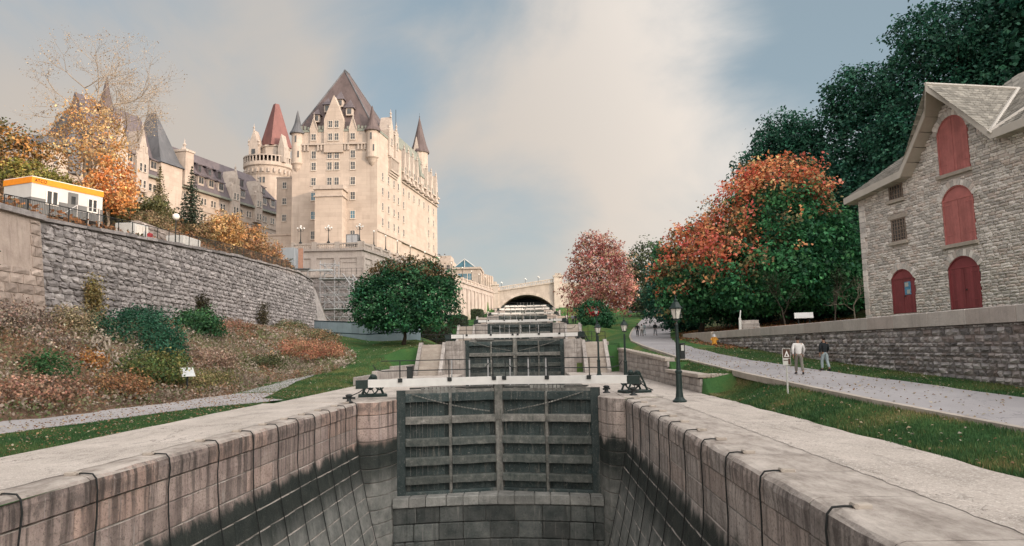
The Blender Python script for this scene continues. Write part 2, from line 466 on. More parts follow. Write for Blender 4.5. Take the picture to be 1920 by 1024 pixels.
# ground materials
def m_slab(name, c1, c2, agg):
    n = NM(name)
    col = n.ramp(n.noise(0.4, 8, 0.65), [(0.36, c1), (0.64, c2)])
    big = n.noise(0.8, 7, 0.72, stretch=(1.6, 0.45, 1), dist=0.8)           # damp and lichen stains running along the quay
    col = n.mix(n.rng(big, 0.50, 0.66, 0, 0.55), col, tuple(x * 0.52 for x in c1))
    g = n.noise(11, 7, 0.78)
    col = n.mix(n.rng(g, 0.53, 0.66, 0, 0.55), col, tuple(x * 0.55 for x in c1))
    v = n.vor(agg)
    col = n.mix(n.rng(v, 0.12, 0.30, 0.7, 0.0), col, (0.24, 0.20, 0.175))
    k = n.noise(agg * 1.5, 2, 0.7)
    col = n.mix(n.rng(k, 0.56, 0.64, 0, 0.8), col, (0.68, 0.63, 0.58))
    cr = n.N.new('ShaderNodeTexVoronoi'); cr.feature = 'DISTANCE_TO_EDGE'
    wv = n.vec('ADD', n.vec('MULTIPLY', n.pos, (0.30, 0.16, 0.2)), n.val(n.vec('ADD', n.noise(0.9, 5, 0.65), (0, 0, 0)), 0.5))
    n.L.new(wv, cr.inputs['Vector']); cr.inputs['Scale'].default_value = 1.0
    col = n.mix(n.rng(cr.outputs[0], 0.0, 0.006, 0.75, 0.0), col, (0.11, 0.095, 0.085))
    n.bump(n.noise(10, 8, 0.75), 0.5, 0.03)
    return n.fin(col, 0.92, 0, 0.2)
M['concrete'] = m_slab('pale_concrete', (0.40, 0.352, 0.315), (0.54, 0.48, 0.435), 20)
M['aggregate'] = m_slab('exposed_aggregate', (0.40, 0.352, 0.315), (0.53, 0.47, 0.425), 13)
def m_asphalt(name, c, dark, seams):
    n = NM(name)
    f = n.noise(0.3, 7, 0.6)
    col = n.ramp(f, [(0.3, tuple(x * 0.86 for x in c)), (0.7, tuple(x * 1.14 for x in c))])
    g = n.noise(14, 5, 0.8)
    col = n.mix(n.rng(g, 0.55, 0.72, 0, 0.5), col, dark)
    k = n.noise(30, 3, 0.8)
    col = n.mix(n.rng(k, 0.62, 0.70, 0, 0.7), col, (0.36, 0.32, 0.31))
    if seams:   # tar-sealed cracks wandering across the tarmac
        cr = n.N.new('ShaderNodeTexVoronoi'); cr.feature = 'DISTANCE_TO_EDGE'
        w = n.noise(0.7, 4, 0.6)
        wv = n.vec('ADD', n.vec('MULTIPLY', n.pos, (0.35, 0.16, 0.2)), n.val(n.vec('ADD', w, (0, 0, 0)), 0.7))
        n.L.new(wv, cr.inputs['Vector']); cr.inputs['Scale'].default_value = 1.2
        col = n.mix(n.rng(cr.outputs[0], 0.0, 0.009, 0.6, 0.0), col, dark)
    n.bump(n.noise(40, 4, 0.7), 0.3, 0.02)
    return n.fin(col, 0.9, 0, 0.2)
M['asphalt'] = m_asphalt('worn_asphalt', (0.33, 0.315, 0.325), (0.13, 0.12, 0.135), True)
M['path'] = m_asphalt('path_asphalt', (0.36, 0.34, 0.345), (0.17, 0.155, 0.155), False)
def m_ground():
    n = NM('grass_and_leaf_ground')
    x, y, z = n.xyz()
    f = n.noise(0.22, 6, 0.6)
    grass = n.ramp(f, [(0.3, (0.032, 0.095, 0.034)), (0.5, (0.055, 0.125, 0.038)), (0.66, (0.14, 0.145, 0.05))])
    g = n.noise(7, 6, 0.75)
    grass = n.mix(n.rng(g, 0.5, 0.72, 0, 0.6), grass, (0.02, 0.042, 0.018))
    k = n.noise(22, 3, 0.8)
    grass = n.mix(n.rng(k, 0.60, 0.68, 0, 0.55), grass, (0.15, 0.13, 0.055))
    dirt = n.ramp(n.noise(1.1, 7, 0.7), [(0.25, (0.09, 0.068, 0.05)), (0.5, (0.20, 0.135, 0.095)), (0.75, (0.31, 0.225, 0.165))])
    l2 = n.noise(13, 4, 0.8)
    dirt = n.mix(n.rng(l2, 0.56, 0.68, 0, 0.8), dirt, (0.27, 0.11, 0.05))
    dirt = n.mix(n.rng(l2, 0.30, 0.42, 0.7, 0), dirt, (0.045, 0.05, 0.025))
    litter = n.N.new('ShaderNodeAttribute'); litter.attribute_name = 'Col'
    sp = n.N.new('ShaderNodeSeparateColor'); n.L.new(litter.outputs['Color'], sp.inputs[0])
    edge = n.math('ADD', sp.outputs[0], n.math('MULTIPLY', n.math('SUBTRACT', n.noise(0.8, 5, 0.7), 0.5), 0.7))
    col = n.mix(n.rng(edge, 0.4, 0.6), grass, dirt)
    n.bump(n.noise(16, 6, 0.8), 0.8, 0.06)
    return n.fin(col, 0.95, 0, 0.1)
M['ground'] = m_ground()
def m_lockwall(name, c1, c2, warm, wet_z=-1.85, dirt=1.0):
    n = NM(name)
    x, y, z = n.xyz()
    r = n.rand()
    f = n.noise(0.9, 7, 0.65)
    col = n.ramp(f, [(0.3, c1), (0.7, c2)])
    col = n.mix(n.rng(r, 0.4, 1.0, 0, 0.55), col, warm)
    col = n.val(col, n.rng(n.math('FRACT', n.math('MULTIPLY', r, 5.7)), 0, 1, 0.82, 1.16, False))
    g = n.noise(13, 6, 0.75)
    col = n.mix(n.rng(g, 0.50, 0.64, 0, 0.65), col, (0.11, 0.092, 0.086))
    capd = n.math('MULTIPLY', n.rng(z, -0.62, -0.30, 0, 1), n.rng(n.noise(2.3, 7, 0.75), 0.42, 0.58, 0, 0.62 * dirt))
    col = n.mix(capd, col, (0.12, 0.10, 0.093))        # lichen-darkened coping course
    st = n.noise(1.0, 5, 0.65, stretch=(3.0, 3.4, 0.16))      # run-off stains
    topw = n.rng(z, -2.2, -0.1, 0.45, 1.0)
    col = n.mix(n.math('MULTIPLY', n.rng(st, 0.45, 0.61, 0, 0.88 * dirt), topw), col, (0.075, 0.062, 0.058))
    st2 = n.noise(1.0, 4, 0.65, stretch=(6.0, 6.5, 0.2))
    col = n.mix(n.rng(st2, 0.60, 0.70, 0, 0.6), col, (0.50, 0.45, 0.42))
    wn_ = n.math('ADD', z, n.math('MULTIPLY', n.math('SUBTRACT', n.noise(1.2, 5, 0.7, stretch=(1, 1, 0.4)), 0.5), 1.5))
    algae = n.ramp(n.noise(2.2, 6, 0.7), [(0.35, (0.020, 0.026, 0.025)), (0.7, (0.05, 0.056, 0.05))])
    col = n.mix(n.rng(wn_, wet_z - 0.30, wet_z + 0.16, 1, 0), col, algae)   # waterline: algae below, dry stone above
    silt = n.ramp(n.noise(1.6, 8, 0.75), [(0.34, (0.12, 0.128, 0.122)), (0.66, (0.32, 0.315, 0.295))])
    drip = n.math('ADD', z, n.math('MULTIPLY', n.math('SUBTRACT', n.noise(1.0, 6, 0.75, stretch=(1.6, 1.6, 0.35)), 0.5), 1.7))
    col = n.mix(n.rng(drip, wet_z - 2.6, wet_z - 1.0, 0.9, 0), col, silt)
    col = n.mix(n.rng(n.noise(18, 3, 0.8), 0.60, 0.68, 0, 0.35), col, (0.33, 0.33, 0.31))
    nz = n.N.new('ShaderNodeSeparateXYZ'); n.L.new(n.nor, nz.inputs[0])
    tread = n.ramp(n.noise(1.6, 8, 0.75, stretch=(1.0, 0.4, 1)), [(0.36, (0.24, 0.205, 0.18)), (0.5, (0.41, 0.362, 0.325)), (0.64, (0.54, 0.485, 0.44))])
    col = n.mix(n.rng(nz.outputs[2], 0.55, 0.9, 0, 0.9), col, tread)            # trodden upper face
    n.bump(n.noise(11, 8, 0.75), 0.6, 0.04)
    return n.fin(col, n.rng(wn_, wet_z - 0.1, wet_z + 0.1, 0.55, 0.9), 0, 0.3)
M['lockL'] = m_lockwall('lock_wall_stone_warm', (0.31, 0.235, 0.215), (0.52, 0.41, 0.365), (0.47, 0.31, 0.245))
M['lockR'] = m_lockwall('lock_wall_stone_grey', (0.35, 0.305, 0.285), (0.58, 0.51, 0.47), (0.50, 0.39, 0.34), dirt=0.75)
def m_wood():
    n = NM('wet_gate_timber')
    f = n.noise(2.0, 7, 0.7)
    col = n.ramp(f, [(0.3, (0.018, 0.034, 0.036)), (0.7, (0.055, 0.070, 0.069))])
    st = n.noise(1.0, 6, 0.75, stretch=(4.5, 4.5, 0.5))
    col = n.mix(n.rng(st, 0.54, 0.66, 0, 0.6), col, (0.15, 0.145, 0.13))
    sp = n.noise(9, 8, 0.9)
    col = n.mix(n.rng(sp, 0.56, 0.64, 0, 0.85), col, (0.30, 0.30, 0.28))
    gr = n.noise(3.1, 4, 0.6)
    col = n.mix(n.rng(gr, 0.66, 0.76, 0, 0.5), col, (0.02, 0.075, 0.05))
    col = n.val(col, n.rng(n.rand(), 0, 1, 0.75, 1.3, False))
    n.bump(n.noise(12, 7, 0.8), 0.7, 0.04)
    return n.fin(col, 0.7, 0, 0.3)
M['wood'] = m_wood()
def m_wood_lite():
    n = NM('crusted_grey_timber')
    f = n.noise(3.0, 8, 0.8)
    col = n.ramp(f, [(0.32, (0.08, 0.088, 0.082)), (0.55, (0.20, 0.195, 0.18)), (0.75, (0.42, 0.405, 0.375))])
    st = n.noise(1.0, 6, 0.8, stretch=(7, 7, 0.6))
    col = n.mix(n.rng(st, 0.55, 0.7, 0, 0.7), col, (0.045, 0.05, 0.045))
    col = n.val(col, n.rng(n.rand(), 0, 1, 0.8, 1.2, False))
    n.bump(n.noise(14, 7, 0.8), 0.8, 0.05)
    return n.fin(col, 0.85, 0, 0.2)
M['wood_lite'] = m_wood_lite()
def m_wood_mid():
    n = NM('slimy_grey_timber')
    col = n.ramp(n.noise(2.4, 8, 0.8), [(0.34, (0.045, 0.058, 0.056)), (0.55, (0.11, 0.118, 0.11)), (0.7, (0.21, 0.21, 0.195))])
    st = n.noise(1.0, 6, 0.8, stretch=(6, 6, 0.7))
    col = n.mix(n.rng(st, 0.55, 0.68, 0, 0.6), col, (0.02, 0.035, 0.034))
    col = n.val(col, n.rng(n.rand(), 0, 1, 0.75, 1.25, False))
    n.bump(n.noise(14, 7, 0.8), 0.8, 0.05)
    return n.fin(col, 0.8, 0, 0.2)
M['wood_mid'] = m_wood_mid()
M['sill'] = stone('silted_sill_stone', (0.115, 0.122, 0.117), (0.28, 0.275, 0.257), 0.25, 1.1, 0.8, 0.25, None, 0.75, 0.5)
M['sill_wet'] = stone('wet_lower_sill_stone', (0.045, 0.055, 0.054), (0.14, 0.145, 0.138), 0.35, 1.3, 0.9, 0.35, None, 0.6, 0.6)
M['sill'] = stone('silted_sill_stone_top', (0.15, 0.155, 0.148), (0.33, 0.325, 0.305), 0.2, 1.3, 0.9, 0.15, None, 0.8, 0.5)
def m_leaf(name, trans=0.3, rough=0.55):
    n = NM(name)
    c = n.attr()
    n.fin(c, rough, 0, 0.25)
    t = n.N.new('ShaderNodeBsdfTranslucent'); n.L.new(c, t.inputs[0])
    mx = n.N.new('ShaderNodeMixShader'); mx.inputs[0].default_value = trans
    n.L.new(n.b.outputs[0], mx.inputs[1]); n.L.new(t.outputs[0], mx.inputs[2]); n.L.new(mx.outputs[0], n.out.inputs[0])
    return n.m
M['leaf'] = m_leaf('leaf')
M['water'] = NM('still_water').fin((0.012, 0.02, 0.02), 0.05, 0, 0.5)
# ------------------------------------------------------------------ terrain
STEPS = [72.0, 109.5, 147.0, 184.5, 222.0]
LIFT = 2.95
def plat(y): return LIFT * sum(1 for s in STEPS if y >= s)
CHL, CHR = -9.13, 4.33
ROADZ = [(-30, 0.05), (15, 0.2), (17.8, 0.3), (23, 0.6), (35, 1.0), (50, 1.6), (64, 2.36), (80, 3.0), (97, 3.75), (110, 4.6), (130, 6.4), (160, 9.4), (200, 13.0), (260, 16)]
ROADL = [(-30, 15), (10, 12.7), (17.8, 11.66), (23, 10.7), (35, 10.33), (50, 10.1), (64, 10.1), (80, 11.1), (97, 13.2), (110, 15.2), (130, 19.0), (160, 25.5), (200, 36)]
ROADR = [(-30, 20), (10, 17.0), (22, 15.3), (30, 14.8), (36, 14.3), (46, 13.6), (60, 13.5), (70, 13.9), (87, 16.6), (100, 19.0), (115, 22.0), (130, 25), (160, 31.5), (200, 42)]
LAWN = [(-50, 0.0), (45, 0.0), (60, 0.75), (72, 1.95), (90, 3.5), (109, 5.0), (147, 7.6), (190, 9.6), (222, 13.0), (300, 15)]
def wallbase_x(y): return -26.6 - 0.0494 * (y - 24)
WB = [(24, 3.9), (38, 4.0), (55, 4.7), (103, 5.0)]
WT = [(24, 9.0), (40, 10.3), (72, 12.3), (96, 13.2), (103, 12.6)]
BATTER = 0.15
def walltop_x(y): return wallbase_x(y) - BATTER * (lt(WT, y) - lt(WB, y))
TX0, TY0, TDX, TDY = -29.74, 126.0, 0.164, 0.986      # terrace corner and direction of its long wall
def terr_x(y): return TX0 + (y - TY0) * TDX / TDY
def gz_left(x, y):
    lawn = lt(LAWN, y)
    if y < 72: near = 0.0
    else: near = plat(y)
    z = lawn + (near - lawn) * ss(-15.5, -11.6, x) if y >= 72 else lawn * ss(-12.6, -15.0, x) if False else lawn * (1 - ss(-15.0, -12.4, x))
    wb = wallbase_x(min(max(y, 24), 103))
    zb = lt(WB, y)
    bank = lawn + (max(zb, lawn) - lawn) * ss(-18.3, wb + 0.5, x)
    if y > 98: bank = lawn + (max(5.2, lawn) - lawn) * ss(-18.3, wb, x) * (1 - ss(126, 150, y))
    z = max(z, bank) if x < -15 else z
    # behind the retaining wall
    tx = walltop_x(min(max(y, 24), 103)) - 0.3
    if y < 104.0:
        if x < tx:
            top = lt(WT, y) - 0.1
            k2 = ss(72, 80, y)
            h = lt([(-200, 30), (-70, 26.5), (-60, 24), (-50, 18.5), (-42.5, 13.9), (-37, 13.3), (tx if tx > -36 else -36, top)], x) * (1 - k2) + k2 * lt([(-200, 30), (-70, 26.5), (-60, 24.5), (-50, 21.5), (-44, 18.6), (-38, 15.2), (-33.5, 13.2)], x)
            z = top + (h - top) * ss(tx, tx - 6, x) if x > tx - 6 else max(h, top)
    elif y < 126.6:
        if x < -33:
            z = 5.2 + (21.0 - 5.2) * ss(-42, -50, x) + (5.5) * ss(-52, -64, x)
    else:
        txx = terr_x(y) - 0.4
        if x < txx and y < 236: z = 20.9 + 5.0 * ss(-50, -66, x)
        elif x < txx: z = 17
    return z
def gz_right(x, y):
    rl, rr, rz = lt(ROADL, y), lt(ROADR, y), lt(ROADZ, y)
    if y < 37.0:
        if x < 8.55: z = 0.0
        elif x < rl: z = rz * ((x - 8.55) / (rl - 8.55)) ** (0.8 + 3.2 * ss(29, 36, y))
        else: z = rz
    elif y < 72:
        if x < 8.60: z = 0.0
        else:
            t0 = (0.92 if y < 46 else 1.6 + (2.3 - 1.6) * (y - 46) / 28)
            z = t0 - .1 + (rz - t0 + .1) * ss(8.7, rl, x) if x < rl else rz
    else:
        p = plat(y)
        z = p if x < 7.6 else (p + (rz - p) * ss(7.6, max(10.5, rl - 1), x) if x < rl else rz)
    if x > rr:
        if y < 71:
            if x > 17.75:
                t = 3.5
                hill_in = lt([(17.7, 3.55), (22, 3.95), (36, 4.6), (45, 8), (60, 18), (80, 28), (150, 34)], x)
                hill_out = lt([(17.7, 3.55), (22, 3.95), (34, 4.6), (45, 12), (60, 30), (75, 42), (180, 44)], x)
                k = 1 - ss(28, 62, y)
                z = hill_in + (hill_out - hill_in) * k
                z = z if y > 0 else z
            else: z = rz
        else:
            hill = lt([(rr, rz), (rr + 6, rz + 0.9), (36, rz + 2.2), (45, rz + 5), (60, rz + 14), (80, rz + 22), (150, rz + 26)], max(x, rr)) if rr + 6 < 36 else rz + (x - rr) * 0.25
            hill = min(hill, 26)
            k = ss(71, 75, y)
            z0 = lt([(17.7, 3.55), (22, 4.12), (36, 4.6), (45, 8), (60, 18), (80, 28), (150, 34)], x) if x > 17.75 else rz
            z = z0 + (hill - z0) * k
    return z
def gz(x, y):
    far = ss(250, 330, y)
    if x < -2: z = gz_left(x, y)
    else: z = gz_right(x, y)
    if far > 0: z = z + (17 - z) * far
    if y < -2:
        k = ss(-2, -26, y)
        if x < 30: z = z + (min(z, -9.0) - z) * k
    return z
def lwx(y): return -9.19 + (y - 12.4) * 0.0364      # face of the left chamber wall, converging slightly on the gate
def near_sheet(x, y):
    rl, rr = lt(ROADL, y), lt(ROADR, y)
    return (rl - 0.3 < x < rr + 0.3 and y < 200) or (-19.6 < x < -8.0 and y < 60) or (4 < x < 9.6 and y < 110)
def lin(a, b, st): return list(np.arange(a, b, st))
gx = sorted(set([-900, -500, -300, -200, -150, -120, -100, -90, -80] + lin(-72, -46, 2.0) + [round(v, 3) for v in lin(-46, 24, 0.7)] + [CHL, CHR, 8.30, 8.48, 8.72, 8.98] + lin(24, 60, 2.0) + [60, 64, 68, 72, 76, 80, 90, 110, 150, 200, 300, 500, 900]))
gy = sorted(set([-400, -200, -120, -80, -60, -45, -35, -28, -22, -16, -10, -5, 0] + lin(2, 36, 1.0) + [37.05, 37.2, 37.5] + lin(36, 132, 1.0) + lin(132, 262, 2.5) + [265, 275, 290, 310, 340, 400, 600, 1000, 2000]))
nx_, ny_ = len(gx), len(gy)
BE = [(0, -18.6), (50, -18.4), (57, -17.4), (65, -16.0), (72, -17.6), (80, -21.5), (90, -26.5), (104, -28.5)]
def bank_edge(y): return lt(BE, y)
V = np.zeros((nx_ * ny_, 3)); Cc = np.zeros((nx_ * ny_, 3))
for j, y in enumerate(gy):
    for i, x in enumerate(gx):
        z = gz(x, y)
        if near_sheet(x, y): z -= 0.07
        if (-12.6 < x < 8.6) and y >= 36: z -= 0.25
        V[j * nx_ + i] = (x, y, z)
        lit = 0.0
        if y < 104 and x < bank_edge(y): lit = 1.0 if y < 50 else ss(0, 1.5, bank_edge(y) - x)
        elif x < -34 : lit = 0.8
        if x > 15.0 and y > 62: lit = 0.48 if x > lt(ROADR, y) + 1.2 else 0.1
        if x > 24 and 40 < y < 70: lit = 0.2
        Cc[j * nx_ + i] = lit
F_ = []
for j in range(ny_ - 1):
    for i in range(nx_ - 1):
        xm, ym = (gx[i] + gx[i + 1]) / 2, (gy[j] + gy[j + 1]) / 2
        if CHL < xm < CHR and -28 < ym < 226: continue
        a = j * nx_ + i
        F_.append((a, a + 1, a + nx_ + 1, a + nx_))
struct('ground', mesh_np('ground', V, F_, Cc, smooth=True), M['ground'])

def sheet(name, mat, fl, fr, ys, n=6, dz=0.03, zf=None, thick=0.0):
    """strip between two x(y) curves lying on the ground"""
    V = []; F = []
    for y in ys:
        a, b = fl(y), fr(y)
        for k in range(n + 1):
            x = a + (b - a) * k / n
            V.append((x, y, (zf(x, y) if zf else gz(x, y)) + dz))
    for j in range(len(ys) - 1):
        for k in range(n):
            a = j * (n + 1) + k
            F.append((a, a + 1, a + n + 2, a + n + 1))
    return struct(name, mesh_np(name, V, F, smooth=True), M[mat])
wob = lambda y, s, a: a * (sin(y * 0.9 + s) + 0.6 * sin(y * 2.3 + 2 * s))
sheet('road', 'asphalt', lambda y: lt(ROADL, y), lambda y: lt(ROADR, y) + wob(y, 1, 0.07), lin(4, 200, 1.0), 8, 0.03)
# left waterside path, widening where it meets the lock terrace
PATHL = [(0, -19.6), (26, -19.1), (41, -18.3), (52, -18.2), (58, -17.6)]
PATHR = [(0, -17.6), (23, -17.1), (33, -15.2), (35.5, -13.6), (37.6, -12.9), (39, -14.6), (46, -16.2), (52, -17.0), (58, -17.4)]
sheet('path', 'path', lambda y: lt(PATHL, y) + wob(y, 0.3, 0.08), lambda y: lt(PATHR, y) + wob(y, 2, 0.05), lin(4, 58, 0.5), 6, 0.03)
sheet('quay_strip', 'concrete', lambda y: -13.1 + wob(y, 3, 0.03), lambda y: lwx(y) - 0.70 + 0.03 * sin(y * 5.1), lin(2, 35.2, 0.2), 5, 0.022, zf=lambda x, y: 0.0)
sheet('quay_strip_aggregate', 'aggregate', lambda y: 6.085 + 0.02 * sin(y * 5.3) + 0.015 * sin(y * 13.1), lambda y: 8.55 + wob(y, 5, 0.06), lin(2, 35.2, 0.12), 5, 0.022, zf=lambda x, y: 0.0)
# kerb of pale setts between lawn and road
kerb = MB()
yy = lin(5, 120, 0.9)
for a, b in zip(yy, yy[1:]):
    b2 = b - 0.012
    pa, pb = (lt(ROADL, a) - 0.02, a), (lt(ROADL, b2) - 0.02, b2)
    za, zb = gz(pa[0] + 0.2, a), gz(pb[0] + 0.2, b2)
    vs = []
    for (p, z) in ((pa, za), (pb, zb)):
        vs += [(p[0] - 0.22, p[1], z - 0.2), (p[0], p[1], z - 0.2), (p[0], p[1], z + 0.07), (p[0] - 0.22, p[1], z + 0.07)]
    kerb.add(vs, [(0, 1, 2, 3), (7, 6, 5, 4), (0, 4, 5, 1), (1, 5, 6, 2), (2, 6, 7, 3), (3, 7, 4, 0)])
struct('kerb', kerb, M['dressed'])

# ------------------------------------------------------------------ masonry
def stone_unit(seed, g=2, ch=0.10, bulge=0.35, jit=0.10):
    """one rough stone: x 0..1 along, z 0..1 up, face near y=0 looking to -y, open back at y=1"""
    r = random.Random(seed)
    n = g + 1; vs = []; fs = []
    for j in range(n):
        for i in range(n):
            u, v = i / g, j / g
            x = ch + (1 - 2 * ch) * u; z = ch + (1 - 2 * ch) * v
            edge = i in (0, g) or j in (0, g)
            vs.append((x + r.uniform(-1, 1) * jit * 0.35, (0.12 if edge else -bulge) + r.uniform(-1, 1) * jit, z + r.uniform(-1, 1) * jit * 0.5))
    for j in range(g):
        for i in range(g):
            a = j * n + i; fs.append((a, a + 1, a + n + 1, a + n))
    ring = [i for i in range(n)] + [j * n + g for j in range(1, n)] + [g * n + i for i in range(g - 1, -1, -1)] + [j * n for j in range(g - 1, 0, -1)]
    b = len(vs)
    for k in ring:
        x, y, z = vs[k]
        vs.append((min(1, max(0, (x - 0.5) / (1 - 2 * ch) * 0.985 + 0.5)), 1.0, min(1, max(0, (z - 0.5) / (1 - 2 * ch) * 0.97 + 0.5))))
    m = len(ring)
    for k in range(m):
        fs.append((ring[k], b + k, b + (k + 1) % m, ring[(k + 1) % m]))
    return np.array(vs), fs
def unit_set(name, n, **kw):
    out = []
    for k in range(n):
        V, F = stone_unit(100 + k, **kw)
        me = bpy.data.meshes.new(name); me.from_pydata([tuple(v) for v in V], [], F); me.update()
        out.append((V, F, me))
    return out
def masonry(parent, name, mat, spots, units, nparts=300, stuff_name=None, org=(0, 0, 0)):
    """spots: (pos, rotz, tilt, w, d, h) nearest first; alike pieces share meshes; the farther rest is one stuff part"""
    for (V, F, me) in units:
        if len(me.materials) == 0: me.materials.append(mat)
    restV, restF, off = [], [], 0
    for q, (p, rz, tilt, w, d, h) in enumerate(spots):
        V, F, me = units[(q * 7 + int(p[2] * 13)) % len(units)]
        if q < nparts:
            o = obj(name, me, parent)
            o.location = (p[0] - org[0], p[1] - org[1], p[2] - org[2]); o.rotation_euler = (tilt, 0, rz); o.scale = (w, d, h)
        else:
            A = V * np.array([w, d, h])
            ct, st = cos(tilt), sin(tilt)
            A = np.stack([A[:, 0], A[:, 1] * ct - A[:, 2] * st, A[:, 1] * st + A[:, 2] * ct], 1)
            c, s = cos(rz), sin(rz)
            A = np.stack([A[:, 0] * c - A[:, 1] * s, A[:, 0] * s + A[:, 1] * c, A[:, 2]], 1) + np.array(p) - np.array(org)
            restV.append(A); restF += [tuple(i + off for i in f) for f in F]; off += len(V)
    if restV:
        me = bpy.data.meshes.new(stuff_name or name)
        me.from_pydata([tuple(v) for v in np.concatenate(restV)], [], restF); me.update()
        o = obj(stuff_name or (name + '_infill'), me, parent, mat); o['kind'] = 'stuff'
        return o
def courses(s0, s1, z0f, z1f, hrange, wrange, rnd, gap=0.03, hole=None, align=None):
    """rows of stones over a wall strip; yields (s, z, w, h)"""
    out = []
    zmin, zmax = min(z0f(s0), z0f(s1), z0f((s0 + s1) / 2)), max(z1f(s0), z1f(s1), z1f((s0 + s1) / 2))
    z = zmin
    while z < zmax:
        h = rnd.uniform(*hrange); s = s0 - rnd.uniform(0, wrange[0])
        while s < s1:
            w = rnd.uniform(*wrange) * (0.8 + 0.4 * h / hrange[1])
            a, b = max(s, s0), min(s + w, s1)
            if b - a > 0.12:
                mid = (a + b) / 2
                lo, hi = z0f(mid), z1f(mid)
                if z + h * 0.5 > lo and z + h * 0.4 < hi:
                    hh = min(h, hi - z)
                    segs = [(a, b)]
                    if hole:
                        segs = hole(a, b, z, z + hh)
                    for (aa, bb) in segs:
                        if bb - aa > 0.1: out.append((aa, z, bb - aa - gap, hh - gap))
            s += w
        z += h
    return out

RUB = unit_set('rubble_stone', 12, g=3, ch=0.035, bulge=0.18, jit=0.30)
rr_ = random.Random(3)
# --- big left retaining wall
bt = math.atan(BATTER)
wl = thing('retaining_wall', 'long grey rubble retaining wall above the shrub bank on the left', 'wall', (wallbase_x(63), 63.0, 4.6))
org = tuple(wl.location)
def wl_pt(y, z, out=0.0):
    zb = lt(WB, y)
    return (wallbase_x(y) - BATTER * (z - zb) + out, y, z)
core = MB(); ys = lin(24, 103.1, 4.0) + [103.0]
vs = []
for y in ys:
    zb, zt = lt(WB, y) - 1.0, lt(WT, y)
    vs += [wl_pt(y, zb, -0.02), wl_pt(y, zt, -0.02), (wl_pt(y, zt)[0] - 1.2, y, zt), (wl_pt(y, zt)[0] - 1.2, y, zb)]
fs = []
for j in range(len(ys) - 1):
    a = j * 4
    for k in range(4):
        fs.append((a + k, a + (k + 1) % 4, a + 4 + (k + 1) % 4, a + 4 + k))
fs += [(0, 1, 2, 3), tuple(len(vs) - 4 + k for k in (3, 2, 1, 0))]
core.add(vs, fs).build('wall_core', M['rubble_mortar'], wl, org)
spots = []
for (s, z, w, h) in courses(38.6, 103, lambda y: lt(WB, y) - 0.3, lambda y: lt(WT, y) - 0.05, (0.33, 0.54), (0.5, 1.3), rr_, 0.028):
    p = wl_pt(s, z, 0.10)
    spots.append((p, pi / 2 - 0.0494 + 0.0 - 0.0, bt, w, 0.20, h))
# local x runs along +y of the world, face (-y local) must look to +x : rotate so that local -y -> +x
spots = [(p, pi / 2 + 0.0494, -t, w, d, h) for (p, rz, t, w, d, h) in spots]
spots.sort(key=lambda q: q[0][1])
masonry(wl, 'stone', M['rubble'], spots, RUB, 300, 'stone_facing', org)
cop = MB()
for a in lin(38.5, 103, 1.6):
    b = min(a + 1.56, 103)
    A, B = wl_pt(a, lt(WT, a)), wl_pt(b, lt(WT, b))
    j = rr_.uniform(-0.05, 0.05)
    cop.add([(A[0] + .22 + j, a, A[2]), (A[0] - 1.0, a, A[2]), (A[0] - 1.0, a, A[2] + .2), (A[0] + .22 + j, a, A[2] + .2 + j), (B[0] + .22 + j, b, B[2]), (B[0] - 1.0, b, B[2]), (B[0] - 1.0, b, B[2] + .2), (B[0] + .22 + j, b, B[2] + .2 + j)],
            [(0, 3, 2, 1), (4, 5, 6, 7), (0, 1, 5, 4), (1, 2, 6, 5), (2, 3, 7, 6), (3, 0, 4, 7)])
cop.build('coping', M['rubble'], wl, org)
# sloping wing wall at its far end
ww = thing('wing_wall', 'sloping stone wing wall running down from the end of the rubble wall', 'wall', (-31.0, 104.5, 5.0))
MB().extrude([(-32.0, 103.05, 4.5), (-32.0, 103.05, 12.7), (-31.6, 104.6, 11.4), (-30.2, 108.6, 4.5)], (-0.9, -0.25, 0)).build('wall_core', M['rubble'], ww, tuple(ww.location))
MB().tube([(-32.3, 102.9, 12.85), (-31.9, 104.7, 11.5), (-30.4, 108.8, 4.7)], 0.28, 6).build('coping', M['terrace'], ww, tuple(ww.location))
# --- tan pier at the near end
pr = thing('wall_pier', 'tan weathered stone pier at the near end of the left rubble wall', 'wall', (-26.0, 34.0, 4.0))
po = tuple(pr.location)
px1 = wallbase_x(34) + 0.75
def pier_x(z): return px1 - 0.11 * (z - 4.0)
pc = MB(); vs = []
for y in (24.0, 38.5):
    vs += [(pier_x(2.5), y, 2.5), (pier_x(10.0), y, 10.0), (px1 - 3, y, 10.0), (px1 - 3, y, 2.5)]
pc.add(vs, [(0, 1, 2, 3), (7, 6, 5, 4)] + [(k, 4 + k, 4 + (k + 1) % 4, (k + 1) % 4) for k in range(4)]).build('pier_core', M['pier_stone'], pr, po)
PST = unit_set('pier_stone', 5, g=2, ch=0.05, bulge=0.3, jit=0.14)
sp = []
for (s, z, w, h) in courses(26.0, 38.5, lambda y: 3.7, lambda y: 7.2, (0.5, 0.8), (0.6, 1.3), rr_, 0.03) + courses(37.6, 38.5, lambda y: 7.2, lambda y: 9.9, (0.5, 0.7), (0.9, 0.9), rr_, 0.03):
    sp.append(((pier_x(z) + 0.06, s, z), pi / 2, -0.11, w, 0.15, h))
sp.sort(key=lambda q: -q[0][1])
masonry(pr, 'stone', M['pier_stone'], sp, PST, 300, None, po)
MB().bbox((px1 - 3.0, 24.0, 10.0), (px1 - 0.45, 38.7, 10.3)).build('coping', M['rubble'], pr, po)

